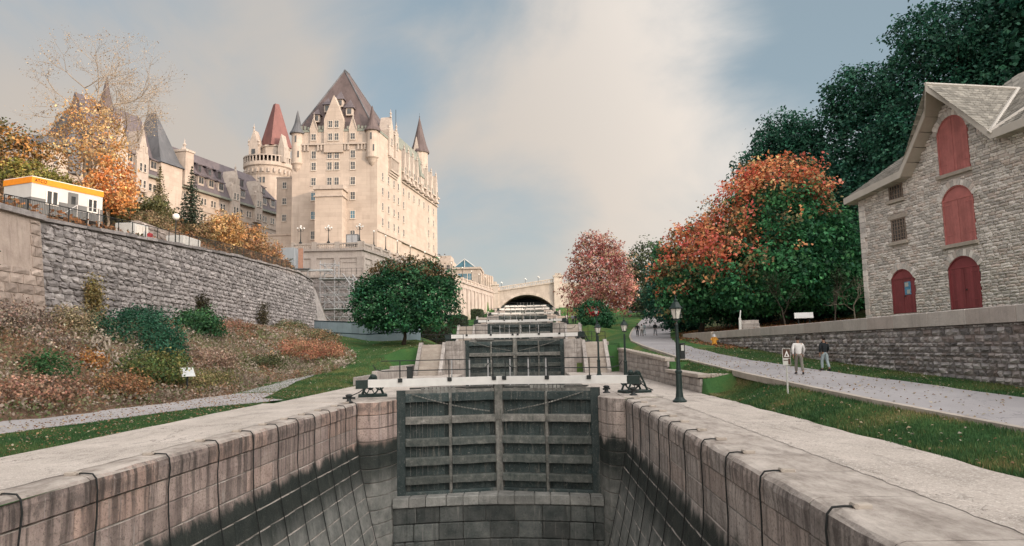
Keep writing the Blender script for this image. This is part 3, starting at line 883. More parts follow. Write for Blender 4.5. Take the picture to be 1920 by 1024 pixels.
# --- museum terrace wall on the right
RB = unit_set('dark_rubble_stone', 8, g=2, ch=0.07, bulge=0.5, jit=0.25)
mw = thing('terrace_wall', 'dark mixed rubble wall with pale concrete coping below the stone storehouse', 'wall', (17.6, 40, 1.2))
mo = tuple(mw.location)
MX = 17.5
MB().bbox((MX + 0.06, 8, -0.6), (MX + 0.8, 70, 3.05)).build('wall_core', M['rubble_mortar'], mw, mo)
sp = []
for (s, z, w, h) in courses(22.0, 70, lambda y: lt(ROADZ, y) - 0.15, lambda y: 3.05, (0.17, 0.30), (0.25, 0.62), rr_, 0.02):
    sp.append(((MX, s + w, z), -pi / 2, 0, w, 0.14, h))
sp.sort(key=lambda q: q[0][1])
masonry(mw, 'stone', M['darkrubble'], sp, RB, 300, 'stone_facing', mo)
y = 8.0
while y < 70:
    l = min(rr_.uniform(2.6, 3.4), 70 - y)
    MB().cbox((MX + 0.36, y + l / 2, 3.37), (0.92, l - 0.02, 0.62), 0.03).build('coping_block', M['wallcoping'], mw, mo)
    y += l
# low pale concrete wall continuing it
lw = thing('low_wall', 'low pale concrete wall between the road and the leaf covered bank', 'wall', (16.6, 76, 2.7))
lo = tuple(lw.location)
for k, (a, b) in enumerate((((17.4, 70.05), (16.9, 76)), ((16.88, 76.03), (17.3, 82.5)))):
    d = Vector((b[0] - a[0], b[1] - a[1], 0)); m = ((a[0] + b[0]) / 2, (a[1] + b[1]) / 2)
    MB().cbox((m[0], m[1], 3.05 + 0.1 * k), (0.4, d.length, 1.3 - 0.2 * k), 0.03, atan2(d.y, d.x) - pi / 2).build('wall_block', M['dressed'], lw, lo)

# --- low ashlar wall on the right of the lock terrace
LB = unit_set('ashlar_block', 6, g=2, ch=0.035, bulge=0.12, jit=0.08)
rw = thing('low_retaining_wall', 'low pale ashlar wall in two heights between the lock terrace and the lawn', 'wall', (8.5, 55, 0))
ro = tuple(rw.location)
def rw_top(y): return 0.98 if y < 46 else 1.66 + 0.7 * (y - 46) / 26
MB().extrude([(8.5, 37.25, -0.3), (8.5, 37.25, 0.80), (8.5, 46, 0.80), (8.5, 46, 1.46), (8.5, 71.6, 2.1), (8.5, 71.6, -0.3)], (0.5, 0, 0)).bbox((8.5, 37.14, -0.3), (11.0, 37.5, 0.80)).build('wall_core', M['rubble_mortar'], rw, ro)
sp = []
for (s, z, w, h) in courses(37.1, 71.6, lambda y: 0.0, lambda y: rw_top(y) - 0.2, (0.34, 0.42), (0.6, 1.15), rr_, 0.02):
    sp.append(((8.44, s + w, z), -pi / 2, 0, w, 0.12, h))
for (s, z, w, h) in courses(8.45, 10.9, lambda y: 0.0, lambda y: 0.78, (0.36, 0.40), (0.6, 1.15), rr_, 0.02):
    sp.append(((s, 37.08, z), 0, 0, w, 0.12, h))
sp.sort(key=lambda q: q[0][1])
masonry(rw, 'block', M['lockblock'], sp, LB, 300, None, ro)
c = MB()
for a in lin(37.0, 46, 1.5): c.cbox((8.66, a + 0.74, 0.89), (0.66, 1.47, 0.18), 0.025)
for a in lin(46.0, 71.5, 1.5):
    t = rw_top(a + .7) - 0.11
    c.cbox((8.66, a + 0.74, t), (0.62, 1.47, 0.2), 0.025)
for a in (9.0, 10.0): c.cbox((a + 0.5, 37.3, 0.89), (0.98, 0.6, 0.18), 0.025)
c.build('coping', M['dressed'], rw, ro)

# ------------------------------------------------------------------ near lock chamber
def chamber_wall(name, label, side, mat, cname):
    w = thing(name, label, 'wall', (CHL if side < 0 else CHR, 20, 0))
    o = tuple(w.location)
    r = random.Random(5 if side < 0 else 9)
    X0 = CHL if side < 0 else CHR
    s = -side                      # direction into the chamber
    zs = [0.0, -0.57, -1.16, -1.80]
    while zs[-1] > -8.4: zs.append(zs[-1] - 0.64)
    def fx(z, y=None): return (X0 if side > 0 or y is None else lwx(y)) + s * (0.15 * max(0.0, -1.80 - z) + (0.012 * max(0, -1.80 - z) ** 2))
    Y0, Y1 = 3.0, 34.55
    for ci in range(len(zs) - 1):
        zt, zb = zs[ci], zs[ci + 1]
        y = Y0 - r.uniform(0, 1.2)
        while y < Y1:
            L = r.uniform(1.5, 2.9) if ci else r.uniform(1.7, 3.0)
            a, b = max(y, Y0), min(y + L, Y1); y += L
            if b - a < 0.25: continue
            g = 0.009; m = MB()
            ny, nz = 3, 3 if ci == 0 else 2
            if ci == 0:            # coping: rounded nose, worn unevenly, top runs back as the wall's walking edge
                prof = [(0.0, zb + g), (0.035, zb + g + 0.03), (0.045, -0.2), (0.02, -0.08), (-0.05, -0.02), (-0.16, 0.012), (-0.78 if side < 0 else -1.78, 0.012)]
            else:
                prof = [(-0.015, zb + g), (0.004, zb + g + 0.02), (0.008, (zb + zt) / 2), (0.004, zt - g - 0.02), (-0.015, zt - g)]
            vs = []
            for k in range(ny + 3):
                t = [0, 0.03, 1 / 3, 2 / 3, 0.97, 1][k]
                yy = a + g + (b - a - 2 * g) * t
                ends = k in (0, ny + 2)
                for (dx, z) in prof:
                    jx = 0 if ends else r.uniform(-0.012, 0.012)
                    xx = fx(z if ci else -0.3, yy) + s * (dx + jx - (0.018 if ends and dx > -0.5 else 0))
                    jz = r.uniform(-0.012, 0.012) if (ci == 0 and dx < 0.03 and not ends and dx > -0.5) else 0
                    vs.append((xx, yy, z + jz))
            n = len(prof); fs = []
            for k in range(ny + 2):
                for q in range(n - 1):
                    f = (k * n + q, (k + 1) * n + q, (k + 1) * n + q + 1, k * n + q + 1)
                    fs.append(f if s < 0 else f[::-1])
            # side skirts back into the wall
            base = len(vs)
            for k in (0, ny + 2):
                for q in range(n):
                    x, yq, zq = vs[k * n + q]; vs.append((x - s * 0.5, yq, zq))
            for e, k in enumerate((0, ny + 2)):
                for q in range(n - 1):
                    fs.append((k * n + q, k * n + q + 1, base + e * n + q + 1, base + e * n + q))
            m.add(vs, fs)
            m.build(cname[0] if ci == 0 else cname[1], mat, w, o, smooth=False)
    # body behind the facing
    bd = MB(); pts = [(X0 - s * 0.10, -0.03)] + [(fx(z) - s * 0.028, z) for z in zs[2:]] + [(X0 - s * 3.0, zs[-1]), (X0 - s * 3.0, -0.03)]
    dx = 0.0 if side > 0 else lwx(Y1) - lwx(Y0); o0 = 0.0 if side > 0 else lwx(Y0) - X0
    bd.extrude([(x + o0, Y0, z) for x, z in pts], (dx, Y1 - Y0, 0)).build('wall_core', M['lime_mortar'], w, o)
    return fx
FXL = chamber_wall('lock_wall', 'tall stained lock chamber wall of warm tan blocks on the left', -1, M['lockL'], ('coping_block', 'block'))
FXR = chamber_wall('lock_wall', 'tall stained lock chamber wall of grey blocks on the right', 1, M['lockR'], ('coping_block', 'block'))
struct('lock_floor', MB().bbox((-9.5, -20, -9.2), (5, 36, -8.3)), M['sill'])
struct('water', MB().bbox((-9.2, -20, -8.29), (4.4, 34.5, -8.0)), M['water'])

# hollow-quoin piers beside gate 1
def quoin_pier(label, poly, mat, side):
    w = thing('gate_pier', label, 'wall', (poly[0][0], poly[0][1], 0))
    o = tuple(w.location)
    zs = [0.03, -0.62, -1.24, -1.86] + [-1.86 - 0.64 * k for k in range(1, 11)]
    cx = sum(p[0] for p in poly) / len(poly); cy = sum(p[1] for p in poly) / len(poly)
    for k in range(len(zs) - 1):
        zt, zb = zs[k], zs[k + 1]
        pol = [(p[0], p[1]) for p in poly]
        m = MB(); n = len(pol); vs = []
        for (z, ins) in ((zb + .012, 0.02), (zb + .045, 0), (zt - .045, 0), (zt - .012, 0.02 if k else 0.06)):
            for p in pol:
                d = Vector((cx - p[0], cy - p[1])); d.normalize()
                vs.append((p[0] + d.x * ins + rr_.uniform(-.008, .008), p[1] + d.y * ins + rr_.uniform(-.008, .008), z))
        fs = [tuple(range(n - 1, -1, -1)), tuple(3 * n + i for i in range(n))]
        for q in range(3):
            for i in range(n):
                fs.append((q * n + i, q * n + (i + 1) % n, (q + 1) * n + (i + 1) % n, (q + 1) * n + i))
        m.add(vs, fs).build('block', mat, w, o)
quoin_pier('tan stone gate pier on the left of the nearest lock gate', [(-9.12, 34.66), (-8.3, 34.6), (-7.75, 34.66), (-7.45, 34.85), (-7.02, 35.7), (-6.86, 36.4), (-6.86, 39), (-9.12, 39)], M['lockL'], -1)
quoin_pier('dark rounded stone gate pier on the right of the nearest lock gate', [(4.32, 39), (3.22, 39), (3.22, 36.4), (3.34, 35.6), (3.55, 35.0), (3.85, 34.66), (4.32, 34.58)], M['lockR'], 1)
# lock terraces (solid steps) with paving on top
for i in range(6):
    y0 = 37.6 if i == 0 else STEPS[i - 1]
    y1 = STEPS[i] if i < 5 else 240
    z = LIFT * i
    xl, xr = (-12.5 if i == 0 else -11.3), (8.45 if i == 0 else 7.6)
    struct('lock_terrace', MB().bbox((xl, y0 + (0.02 if i else 0), z - 6), (-6.84, y1, z - 0.004)).bbox((3.22, y0 + (0.02 if i else 0), z - 6), (xr, y1, z - 0.004)), M['lockblock'])
    struct('lock_floor', MB().bbox((-6.9, y0 + (1.5 if i == 0 else 1.5), z - 6.2), (3.3, y1 + 3, z - 5.2)), M['sill'])
    if i == 0:
        struct('terrace_paving', MB().bbox((-12.5, 34.8, -0.4), (-9.14, 71.8, 0.035)).bbox((-9.12, 37.7, 0.0), (-6.86, 71.8, 0.036)).bbox((3.24, 37.7, 0.0), (4.30, 71.8, 0.036)).bbox((4.34, 35.2, -0.4), (8.42, 71.8, 0.03)), M['concrete'])
    else:
        struct('terrace_paving', MB().bbox((xl, y0 + 0.3, z), (-6.86, y1 - 0.2, z + 0.03)).bbox((3.24, y0 + 0.3, z), (xr, y1 - 0.2, z + 0.03)), M['concrete'])
# dark earth strip behind the gates where debris gathers
# stone sill (breastwork) under gate 1
sl = thing('lock_sill', 'curved stone sill of big grey silted blocks under the nearest lock gate', 'wall', (-1.8, 35.8, -5))
slo = tuple(sl.location)
def arc_y(x): return 35.75 - 0.0 + 0.75 * (1 - ((x + 1.83) / 5.1) ** 2)
rs = random.Random(21)
zc = [-4.72, -5.22, -6.02, -6.85, -7.7, -8.4]
for k in range(5):
    x = -6.95 - (0 if k == 0 else rs.uniform(0, 0.8))
    while x < 3.3:
        L = rs.uniform(0.72, 1.0) if k == 0 else rs.uniform(1.0, 1.5)
        a, b = max(x, -6.95), min(x + L, 3.3); x += L
        if b - a < 0.15: continue
        g = 0.015; ya, yb = arc_y(a), arc_y(b); zt, zb = zc[k] - g, zc[k + 1] + g
        pr_ = 0.0 if k == 0 else 0.1 + rs.uniform(-0.03, 0.05)
        ya += pr_; yb += pr_
        vs = []
        for (dy, z, ins) in ((0.03, zb, .02), (0, zb + .04, 0), (0, zt - .04, 0), (0.03, zt, .02)):
            j1, j2 = rs.uniform(-.012, .012), rs.uniform(-.012, .012)
            vs += [(a + g + ins, ya + dy + j1, z), ((a + b) / 2, (ya + yb) / 2 + dy + (j1 + j2) / 2, z), (b - g - ins, yb + dy + j2, z)]
        vs += [(a + g, 39.2, zt), ((a + b) / 2, 39.2, zt), (b - g, 39.2, zt)]
        fs = []
        for q in range(4): fs += [(q * 3, q * 3 + 1, q * 3 + 4, q * 3 + 3), (q * 3 + 1, q * 3 + 2, q * 3 + 5, q * 3 + 4)]
        vs += [(a + g, 38, zb), (b - g, 38, zb)]
        fs += [(0, 3, 6, 9, 12, 15), (2, 16, 14, 11, 8, 5)]
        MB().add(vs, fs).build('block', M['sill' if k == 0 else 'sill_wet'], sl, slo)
MB().bbox((-6.9, 36.75, -9), (3.25, 39.5, -4.80)).build('sill_core', M['sill'], sl, slo)

# steps and ashlar piers at each rise
def ashlar(parent, o, x0, x1, y, z0, z1, mat, rnd):
    MB().bbox((x0 + .02, y + .05, z0 - 0.3), (x1 - .02, y + 1.2, z1 - .01)).build('pier_core', M['lockblock'], parent, o)
    z = z0
    nrow = int(round((z1 - z0) / 0.49)); h = (z1 - z0) / nrow; k = 0
    while z < z1 - 0.05:
        if k % 2: cuts = [x0, x0 + (x1 - x0) * rnd.uniform(.3, .4), x0 + (x1 - x0) * rnd.uniform(.65, .75), x1]
        else: cuts = [x0, x0 + (x1 - x0) * rnd.uniform(.45, .6), x1]
        for a, b in zip(cuts, cuts[1:]):
            V, F, me = LB[rnd.randrange(6)]
            if len(me.materials) == 0: me.materials.append(mat)
            ob = obj('block', me, parent)
            ob.location = (a + .01 - o[0], y - o[1], z - o[2]); ob.scale = (b - a - .02, 0.1, h - .015)
        z += h; k += 1
def step_flight(i, side):
    y, z0 = STEPS[i], LIFT * i
    x0, x1 = (-11.1, -8.75) if side < 0 else (5.08, 7.2)
    lab = '%s stone stair beside the %s lock gate' % ('left' if side < 0 else 'right', ['second', 'third', 'fourth', 'fifth', 'sixth'][i])
    t = thing('stone_stair', lab, 'stair', ((x0 + x1) / 2, y - 2.5, z0), group='stone stairs beside the lock gates')
    o = tuple(t.location)
    n = 10
    for k in range(n):
        zt = z0 + LIFT * (k + 1) / n
        ya = y - 3.2 + 3.2 * k / n
        MB().cbox(((x0 + x1) / 2, (ya + y + 0.1) / 2, zt - LIFT / n / 2 + 0.002), (x1 - x0 - 0.3, y + 0.1 - ya, LIFT / n - 0.012), 0.02).build('step', M['dressed'], t, o)
    for xx in ((x0, x1) if side else ()):
        MB().extrude([(xx - .17, y - 3.7, z0 - .1), (xx - .17, y - 3.7, z0 + 0.35), (xx - .17, y - 0.1, z0 + LIFT + 0.25), (xx - .17, y + .6, z0 + LIFT + 0.25), (xx - .17, y + .6, z0 - .1)], (0.34, 0, 0)).build('stringer', M['lockblock'], t, o)
    a, b = (-8.57, -6.75) if side < 0 else (3.14, 4.9)
    p = thing('gate_pier', '%s pale ashlar pier of the %s lock gate' % ('left' if side < 0 else 'right', ['second', 'third', 'fourth', 'fifth', 'sixth'][i]), 'wall', ((a + b) / 2, y, z0), group='ashlar piers of the lock gates')
    ashlar(p, tuple(p.location), a, b, y - 0.6, z0, z0 + LIFT + 0.35, M['lockblock'], random.Random(i * 3 + side))
for i in range(5):
    for sd_ in (-1, 1): step_flight(i, sd_)
# ------------------------------------------------------------------ lock gates
def gate_leaf(side, loc, label):
    """one mitre-gate leaf; local x runs from heel to mitre, camera side is local y<0 for the left leaf (side -1)"""
    s = 1 if side < 0 else -1                 # mirrors y for the right leaf
    ang = atan2(1.15, 5.05)
    t = thing('lock_gate_leaf', label, 'gate', loc, ang if side < 0 else pi - ang, 'leaves of the lock gates')
    L = 5.16
    def bx(m, x0, x1, y0, y1, z0, z1): return m.bbox((x0, s * y0, z0), (x1, s * y1, z1))
    r = random.Random(31 if side < 0 else 37)
    bx(MB(), -0.12, 0.30, -0.24, 0.26, -4.75, 0.42).build('heel_post', M['wood'], t)
    m = MB(); m.cbox((L - 0.13, 0, -2.07), (0.26, 0.52, 5.36), 0.03); m.build('mitre_post', M['wood_lite'], t)
    bx(MB(), L - 0.30, L + 0.01, -0.31, 0.2, -1.15, 0.56).build('mitre_post_head', M['wood_lite'], t)
    bx(MB(), L / 2 - 0.07, L / 2 + 0.07, -0.17, 0.10, -4.7, 0.2).build('stile', M['wood_lite'], t)
    for (zt, zb, mat, d) in ((0.26, -0.16, 'wood', .25), (-0.90, -1.26, 'wood_lite', .30), (-1.98, -2.36, 'wood_mid', .28), (-2.92, -3.30, 'wood_mid', .30), (-3.85, -4.22, 'wood_mid', .30), (-4.58, -4.78, 'wood', .26)):
        for (a, b) in ((0.31, L / 2 - 0.075), (L / 2 + 0.075, L - 0.27)):
            m = MB(); vs = []
            nseg = 5
            for k in range(nseg + 1):
                x = a + (b - a) * k / nseg
                e = lambda q=0.015: r.uniform(-q, q)
                vs += [(x, s * 0.10, zb), (x, s * (-d + e()), zb + e()), (x, s * (-d + e()), zt - .05 + e()), (x, s * (-d + .05 + e()), zt + e(.008)), (x, s * 0.10, zt)]
            fs = []
            for k in range(nseg):
                for q in range(5):
                    f = (k * 5 + q, (k + 1) * 5 + q, (k + 1) * 5 + (q + 1) % 5, k * 5 + (q + 1) % 5)
                    fs.append(f)
            fs += [(0, 1, 2, 3, 4), tuple(nseg * 5 + q for q in (4, 3, 2, 1, 0))]
            m.add(vs, fs).build('rail', M[mat], t)
    # planking behind the rails, board by board
    x = 0.3; 
    while x < L - 0.3:
        w = r.uniform(0.24, 0.34); b = min(x + w, L - 0.26)
        y = r.uniform(0.0, 0.03)
        bx(MB(), x, b - 0.012, 0.03 + y, 0.12 + y, -4.7, 0.22).build('plank', M['wood'], t); x += w
    # white balance beam
    bm = MB(); vs = []
    for (x, h, d) in ((-1.55, .19, .2), (L - 0.02, .20, .2)):
        vs += [(x, s * -(d + .02), .82 - h), (x, s * d, .82 - h), (x, s * d, .82 + h), (x, s * -(d + .02), .82 + h)]
    bm.add(vs, [(0, 1, 2, 3), (7, 6, 5, 4)] + [(k, 4 + k, 4 + (k + 1) % 4, (k + 1) % 4) for k in range(4)])
    beam = bm.build('balance_beam', M['white'], t)
    bx(MB(), -2.15, -1.545, -.24, .24, .58, 1.0).build('beam_end', M['green_iron'], t)
    bx(MB(), -0.05, L - 0.3, -.2, .2, .27, .42).build('top_rail', M['wood_lite'], t)
    for k in range(9):
        bx(MB(), 0.55 + k * 0.2 + (1.1 if side > 0 else 0.55), 0.55 + k * 0.2 + 0.15 + (1.1 if side > 0 else 0.55), -.20, -.16, .0, .58).build('walkway_slat', M['sill'], t)
    # railing on the beam
    xs = (0.05, 2.55, 4.85) if side < 0 else (0.35, 2.5, 4.75)
    for x in xs:
        p = bx(MB(), x - .11, x + .11, -.27, .23, .85, 1.03).build('rail_bracket', M['iron'], t)
        MB().bar((x, 0, 1.0), (x, 0, 1.95), 0.028, 6).build('rail_post', M['iron'], p)
    MB().tube([(-0.9, 0, 1.93), (L + 0.05, 0, 1.93)], 0.026, 6).build('handrail', M['iron'], t)
    MB().tube([(-1.3, 0, 1.75), (-1.15, 0, 1.5), (-0.8, 0, 1.42), (L - 1.1, 0, 1.42), (L - .7, 0, 1.5), (L - .55, 0, 1.7)], 0.024, 6).build('handrail', M['iron'], t)
    # second pale railing of the footboard behind
    for x in (2.8, 3.75, 4.75):
        MB().bar((x, s * 1.0, .5), (x, s * 1.0, 1.95), 0.04, 6).build('footboard_post', M['steel'], t)
    bx(MB(), 0.6, L - 0.1, .75, 1.25, .42, .5).build('footboard', M['wood_lite'], t)
    # diagonal chain
    ch = MB(); a = Vector((0.65, s * -.36, 0.22)); b = Vector((L - 0.55, s * -.36, -0.72))
    for k in range(26):
        p = a.lerp(b, k / 26); q = a.lerp(b, (k + 0.75) / 26)
        sag = -0.10 * sin(pi * k / 26)
        ch.bar((p.x, p.y + (.012 if k % 2 else -.012), p.z + sag), (q.x, q.y, q.z + sag), 0.034, 5)
    ch.build('diagonal_chain', M['wood_lite'], t)
    return t
G0 = (-6.80, 36.75); G1 = (3.20, 36.75)
gl = gate_leaf(-1, (G0[0], G0[1], 0), 'left leaf of the nearest lock gate, black timber under a white beam')
gr_ = gate_leaf(1, (G1[0], G1[1], 0), 'right leaf of the nearest lock gate, black timber under a white beam')
WORD = ['second', 'third', 'fourth', 'fifth', 'sixth']
for i in range(5):
    y = 74.2 + 37.5 * i; z = LIFT * (i + 1)
    last = i == 4
    c = copy_tree(gl, None, (G0[0], y, z), None, 'left leaf of the %s lock gate up the flight, white beam on top' % WORD[i])
    c = copy_tree(gr_, None, (G1[0], y, z), None, 'right leaf of the %s lock gate up the flight, white beam on top' % WORD[i])

# ------------------------------------------------------------------ winches
def winch(loc, rz, label):
    t = thing('crab_winch', label, 'winch', loc, rz, 'iron crab winches beside the lock gates')
    MB().cbox((0, 0, .07), (1.5, 1.0, .14), .03).build('base', M['green_iron'], t)
    for sy in (-.36, .36):
        m = MB()
        for sx in (-.55, .55):
            m.tube([(sx, sy, .12), (sx * .62, sy, .62), (sx * .22, sy, 1.02)], [.06, .05, .055], 7)
        m.tube([(-.36, sy, .55), (.36, sy, .55)], .04, 6); m.ball((0, sy, 1.02), .16, 10)
        m.build('frame', M['green_iron'], t)
    g = MB()
    for (cx, cz, R, sy) in ((-.12, .52, .40, -.46), (.34, .58, .20, -.46), (.05, .95, .17, .46)):
        n = 18; 
        for k in range(n):
            a0, a1 = 2 * pi * k / n, 2 * pi * (k + 1) / n
            g.bar((cx + R * cos(a0), sy, cz + R * sin(a0)), (cx + R * cos(a1), sy, cz + R * sin(a1)), .045, 5)
            if k % 3 == 0: g.bar((cx, sy, cz), (cx + R * cos(a0), sy, cz + R * sin(a0)), .025, 4)
    g.build('gear_wheel', M['green_iron'], t)
    MB().tube([(-.12, -.5, .52), (-.12, .5, .52)], .05, 8).tube([(-.12, -.28, .52), (-.12, .28, .52)], .17, 12).build('drum', M['iron'], t)
    MB().tube([(.34, -.6, .58), (.34, .6, .58)], .03, 6).tube([(.34, -.62, .58), (.62, -.62, .86), (.62, -.78, .86)], .028, 6).build('crank_handle', M['iron'], t)
    MB().tube([(-.12, 0, .66), (-.7, 0, .25), (-1.1, 0, .08)], .03, 5).build('chain', M['iron'], t)
    return t
w1 = winch((-8.55, 38.6, .04), 0.25, 'black iron crab winch at the left end of the nearest white beam')
copy_tree(w1, None, (5.30, 38.3, .035), pi + 0.35, 'dark green crab winch at the right end of the nearest white beam')
for i in range(4):
    y = 76.0 + 37.5 * i; z = LIFT * (i + 1) + .035
    copy_tree(w1, None, (-8.6, y, z), 0.2, 'small dark winch left of the %s lock gate' % WORD[i])
    copy_tree(w1, None, (5.2, y, z), pi + 0.3, 'small dark winch right of the %s lock gate' % WORD[i])
# bollards
def bollard(loc, label):
    t = thing('mooring_bollard', label, 'bollard', loc, 0, 'iron mooring bollards on the quay')
    MB().lathe([(.2, 0), (.2, .04), (.11, .08), (.10, .24), (.16, .30), (.17, .36), (.08, .40)], n=14).build('post', M['iron'], t, smooth=True)
    MB().tube([(-.3, 0, .22), (.3, 0, .22)], [.05, .05], 8).build('cross_pin', M['iron'], t)
    return t
b1 = bollard((-8.75, 34.4, .03), 'small black bollard on the left quay corner by the gate pier')
copy_tree(b1, None, (4.95, 36.2, .03), 0.4, 'small black bollard on the right quay behind the gate pier')
copy_tree(b1, None, (3.85, 38.4, .03), 0.9, 'small black bollard half hidden under the right end of the white beam')
copy_tree(b1, None, (-6.95 - 1.5, 49.0, .03), 0.2, 'dark bollard post on the left terrace beyond the winch')
# terrace objects
t = thing('timber_post', 'short dark timber post on the left terrace behind the railing', 'post', (-9.6, 56.5, .03))
MB().cbox((0, 0, .55), (.42, .42, 1.1), .03).build('post', M['iron'], t)
MB().cbox((0, 0, 1.14), (.5, .5, .1), .02).build('cap', M['iron'], t)
t = thing('stone_edging', 'low pale stone edging at the back of the left lock terrace', 'kerb', (-12.3, 60, 0))
eo = tuple(t.location)
for k, (a, b) in enumerate((((-12.75, 52.0), (-12.75, 58.0)), ((-12.75, 58.05), (-12.5, 64.0)), ((-12.5, 64.05), (-11.6, 70.6)))):
    d = Vector((b[0] - a[0], b[1] - a[1], 0))
    MB().cbox(((a[0] + b[0]) / 2, (a[1] + b[1]) / 2, .25 + .12 * k), (.4, d.length, .7 + .24 * k), .03, atan2(d.y, d.x) - pi / 2).build('block', M['lockblock'], t, eo)

# ------------------------------------------------------------------ cables hanging down the chamber walls
def wall_cable(side, y, label, r):
    X0 = lwx(y) if side < 0 else CHR; s = -side; fx = (lambda z: FXL(z, y)) if side < 0 else FXR
    t = thing('hanging_cable', label, 'cable', (X0, y, 0), 0, 'black cables hanging down the %s lock wall' % ('left' if side < 0 else 'right'))
    pts = [(-s * .42, r.uniform(-.05, .05), .045), (-s * .2, 0, .05), (-s * .02, 0, .035), (s * .055, 0.01, -.06), (s * .085, 0.02, -.3)]
    dy = 0.02
    for z in (-.8, -1.4, -2.0, -2.8, -3.6, -4.6, -5.8, -7.2):
        dy += r.uniform(-.05, .06)
        pts.append(((fx(z) - X0) + s * .07, dy, z))
    MB().tube(pts, 0.018, 6).build('rope', M['rope'], t, smooth=True)
    m = MB(); m.cbox((-s * .45, 0, .05), (.26, .16, .07), .015); m.tube([(-s * .34, -.09, .06), (-s * .34, .09, .06)], .04, 6)
    m.build('anchor', M['dressed'], t)
    return t
r = random.Random(77)
# y of each cable along the left wall / right wall, from the gate towards the camera
LY = [34.2, 32.4, 30.2, 28.3, 26.5, 24.6, 22.6, 20.3, 17.75, 14.95, 12.85]
for k, y in enumerate(LY):
    wall_cable(-1, y, 'black cable hanging down the left lock wall, %s counting from the gate' % ORD[k], r)
RY = [33.8, 31.6, 29.4, 27.2, 25.2, 23.3, 21.0, 18.9, 16.55, 14.1, 11.0]
for k, y in enumerate(RY):
    wall_cable(1, y, 'black cable hanging down the right lock wall, %s counting from the gate' % ORD[k], r)

# ------------------------------------------------------------------ lamp posts
def lamp_post(loc, h, label, group='black lantern lamp posts by the locks'):
    t = thing('lamp_post', label, 'street lamp', loc, 0.3, group)
    k = h / 4.3
    MB().lathe([(.30, 0), (.30, .06), (.22, .12), (.17, .2), (.135, .5), (.125, 1.2), (.15, 1.25), (.15, 1.31), (.10, 1.36), (.085, 1.6), (.07, 3.2), (.075, 3.3), (.05, 3.36)] if k > .9 else [(a * .8, z * k) for a, z in [(.30, 0), (.22, .12), (.135, .5), (.10, 1.36), (.07, 3.2), (.05, 3.36)]], n=14).build('post', M['green_iron'], t, smooth=False)
    z0 = 3.36 * k
    n = 6
    MB().lathe([(.05, z0), (.16, z0 + .04 * k), (.17, z0 + .08 * k), (.14, z0 + .09 * k)], n=n).build('lantern_base', M['green_iron'], t)
    MB().lathe([(.145, z0 + .09 * k), (.265, z0 + .50 * k)], n=n).build('lantern_glass', M['glass_lamp'], t)
    m = MB()
    for q in range(n):
        a = 2 * pi * q / n
        m.bar((.15 * cos(a), .15 * sin(a), z0 + .08 * k), (.275 * cos(a), .275 * sin(a), z0 + .51 * k), .016, 4)
    m.lathe([(.275, z0 + .495 * k), (.33, z0 + .50 * k), (.33, z0 + .54 * k), (.27, z0 + .57 * k), (.15, z0 + .76 * k), (.09, z0 + .80 * k), (.10, z0 + .86 * k), (.04, z0 + .90 * k), (.025, z0 + .99 * k), (.05, z0 + 1.02 * k), (.01, z0 + 1.08 * k)], n=n)
    m.build('lantern_cap', M['green_iron'], t)
    return t
lp = lamp_post((6.28, 31.5, .03), 4.45, 'tall black lantern lamp post standing on the right quay strip, nearest of all')
copy_tree(lp, None, (6.95, 54.6, .03), 0.1, 'black lantern lamp post beside the low ashlar wall behind the right winch')
copy_tree(lp, None, (5.45, 60.0, .03), 0.8, 'black lantern lamp post in front of the right stone stair')
copy_tree(lp, None, (8.1, 90.5, LIFT + .03), 0.4, 'distant lantern lamp post on the lawn edge right of the third gate')
copy_tree(lp, None, (6.6, 132.0, 2 * LIFT + .03), 0.4, 'small far lantern lamp post right of the fourth gate')
copy_tree(lp, None, (31.2, 83.0, gz(31.2, 83.0) - .05), 0.4, 'lantern lamp post in the shade under the orange maple')

# ------------------------------------------------------------------ railings right of the far gates
def railing(name, pts, label, cat='railing', h=1.0, sp=2.0, rails=(1.0, .55), mat='iron', rad=.025, group=None, infill=0.0):
    P = [Vector(p) for p in pts]
    t = thing(name, label, cat, tuple(P[0]), 0, group)
    o = P[0]
    tot = sum((b - a).length for a, b in zip(P, P[1:]))
    n = max(1, int(round(tot / sp)))
    def at(d):
        for a, b in zip(P, P[1:]):
            l = (b - a).length
            if d <= l + 1e-6: return a.lerp(b, min(1, d / l))
            d -= l
        return P[-1]
    postme = MB().bar((0, 0, -.15), (0, 0, h), rad * 1.3, 6).mesh('post')
    postme.materials.append(M[mat])
    for k in range(n + 1):
        q = at(tot * k / n)
        ob = obj('post', postme, t); ob.location = q - o
    for z in rails:
        MB().tube([tuple(p + Vector((0, 0, h * z))) for p in P], rad, 6).build('rail', M[mat], t, tuple(o))
    if infill:
        m = MB(); k = 0.0
        while k < tot:
            q = at(k); m.bar((q.x, q.y, q.z + .1), (q.x, q.y, q.z + h), .011, 3); k += infill
        ob = m.build('picket', M[mat], t, tuple(o)); ob['kind'] = 'stuff'
    return t
for i in range(1, 5):
    z = LIFT * i + .03; y = STEPS[i - 1]
    railing('quay_railing', [(-11.0, y + .4, z), (-6.9, y + .4, z)], 'black railing above the left side of the %s gate' % WORD[i - 1], sp=1.4, group='railings at the lock rises')
    railing('quay_railing', [(3.3, y + .4, z), (7.3, y + .4, z)], 'black railing above the right side of the %s gate' % WORD[i - 1], sp=1.4, group='railings at the lock rises')
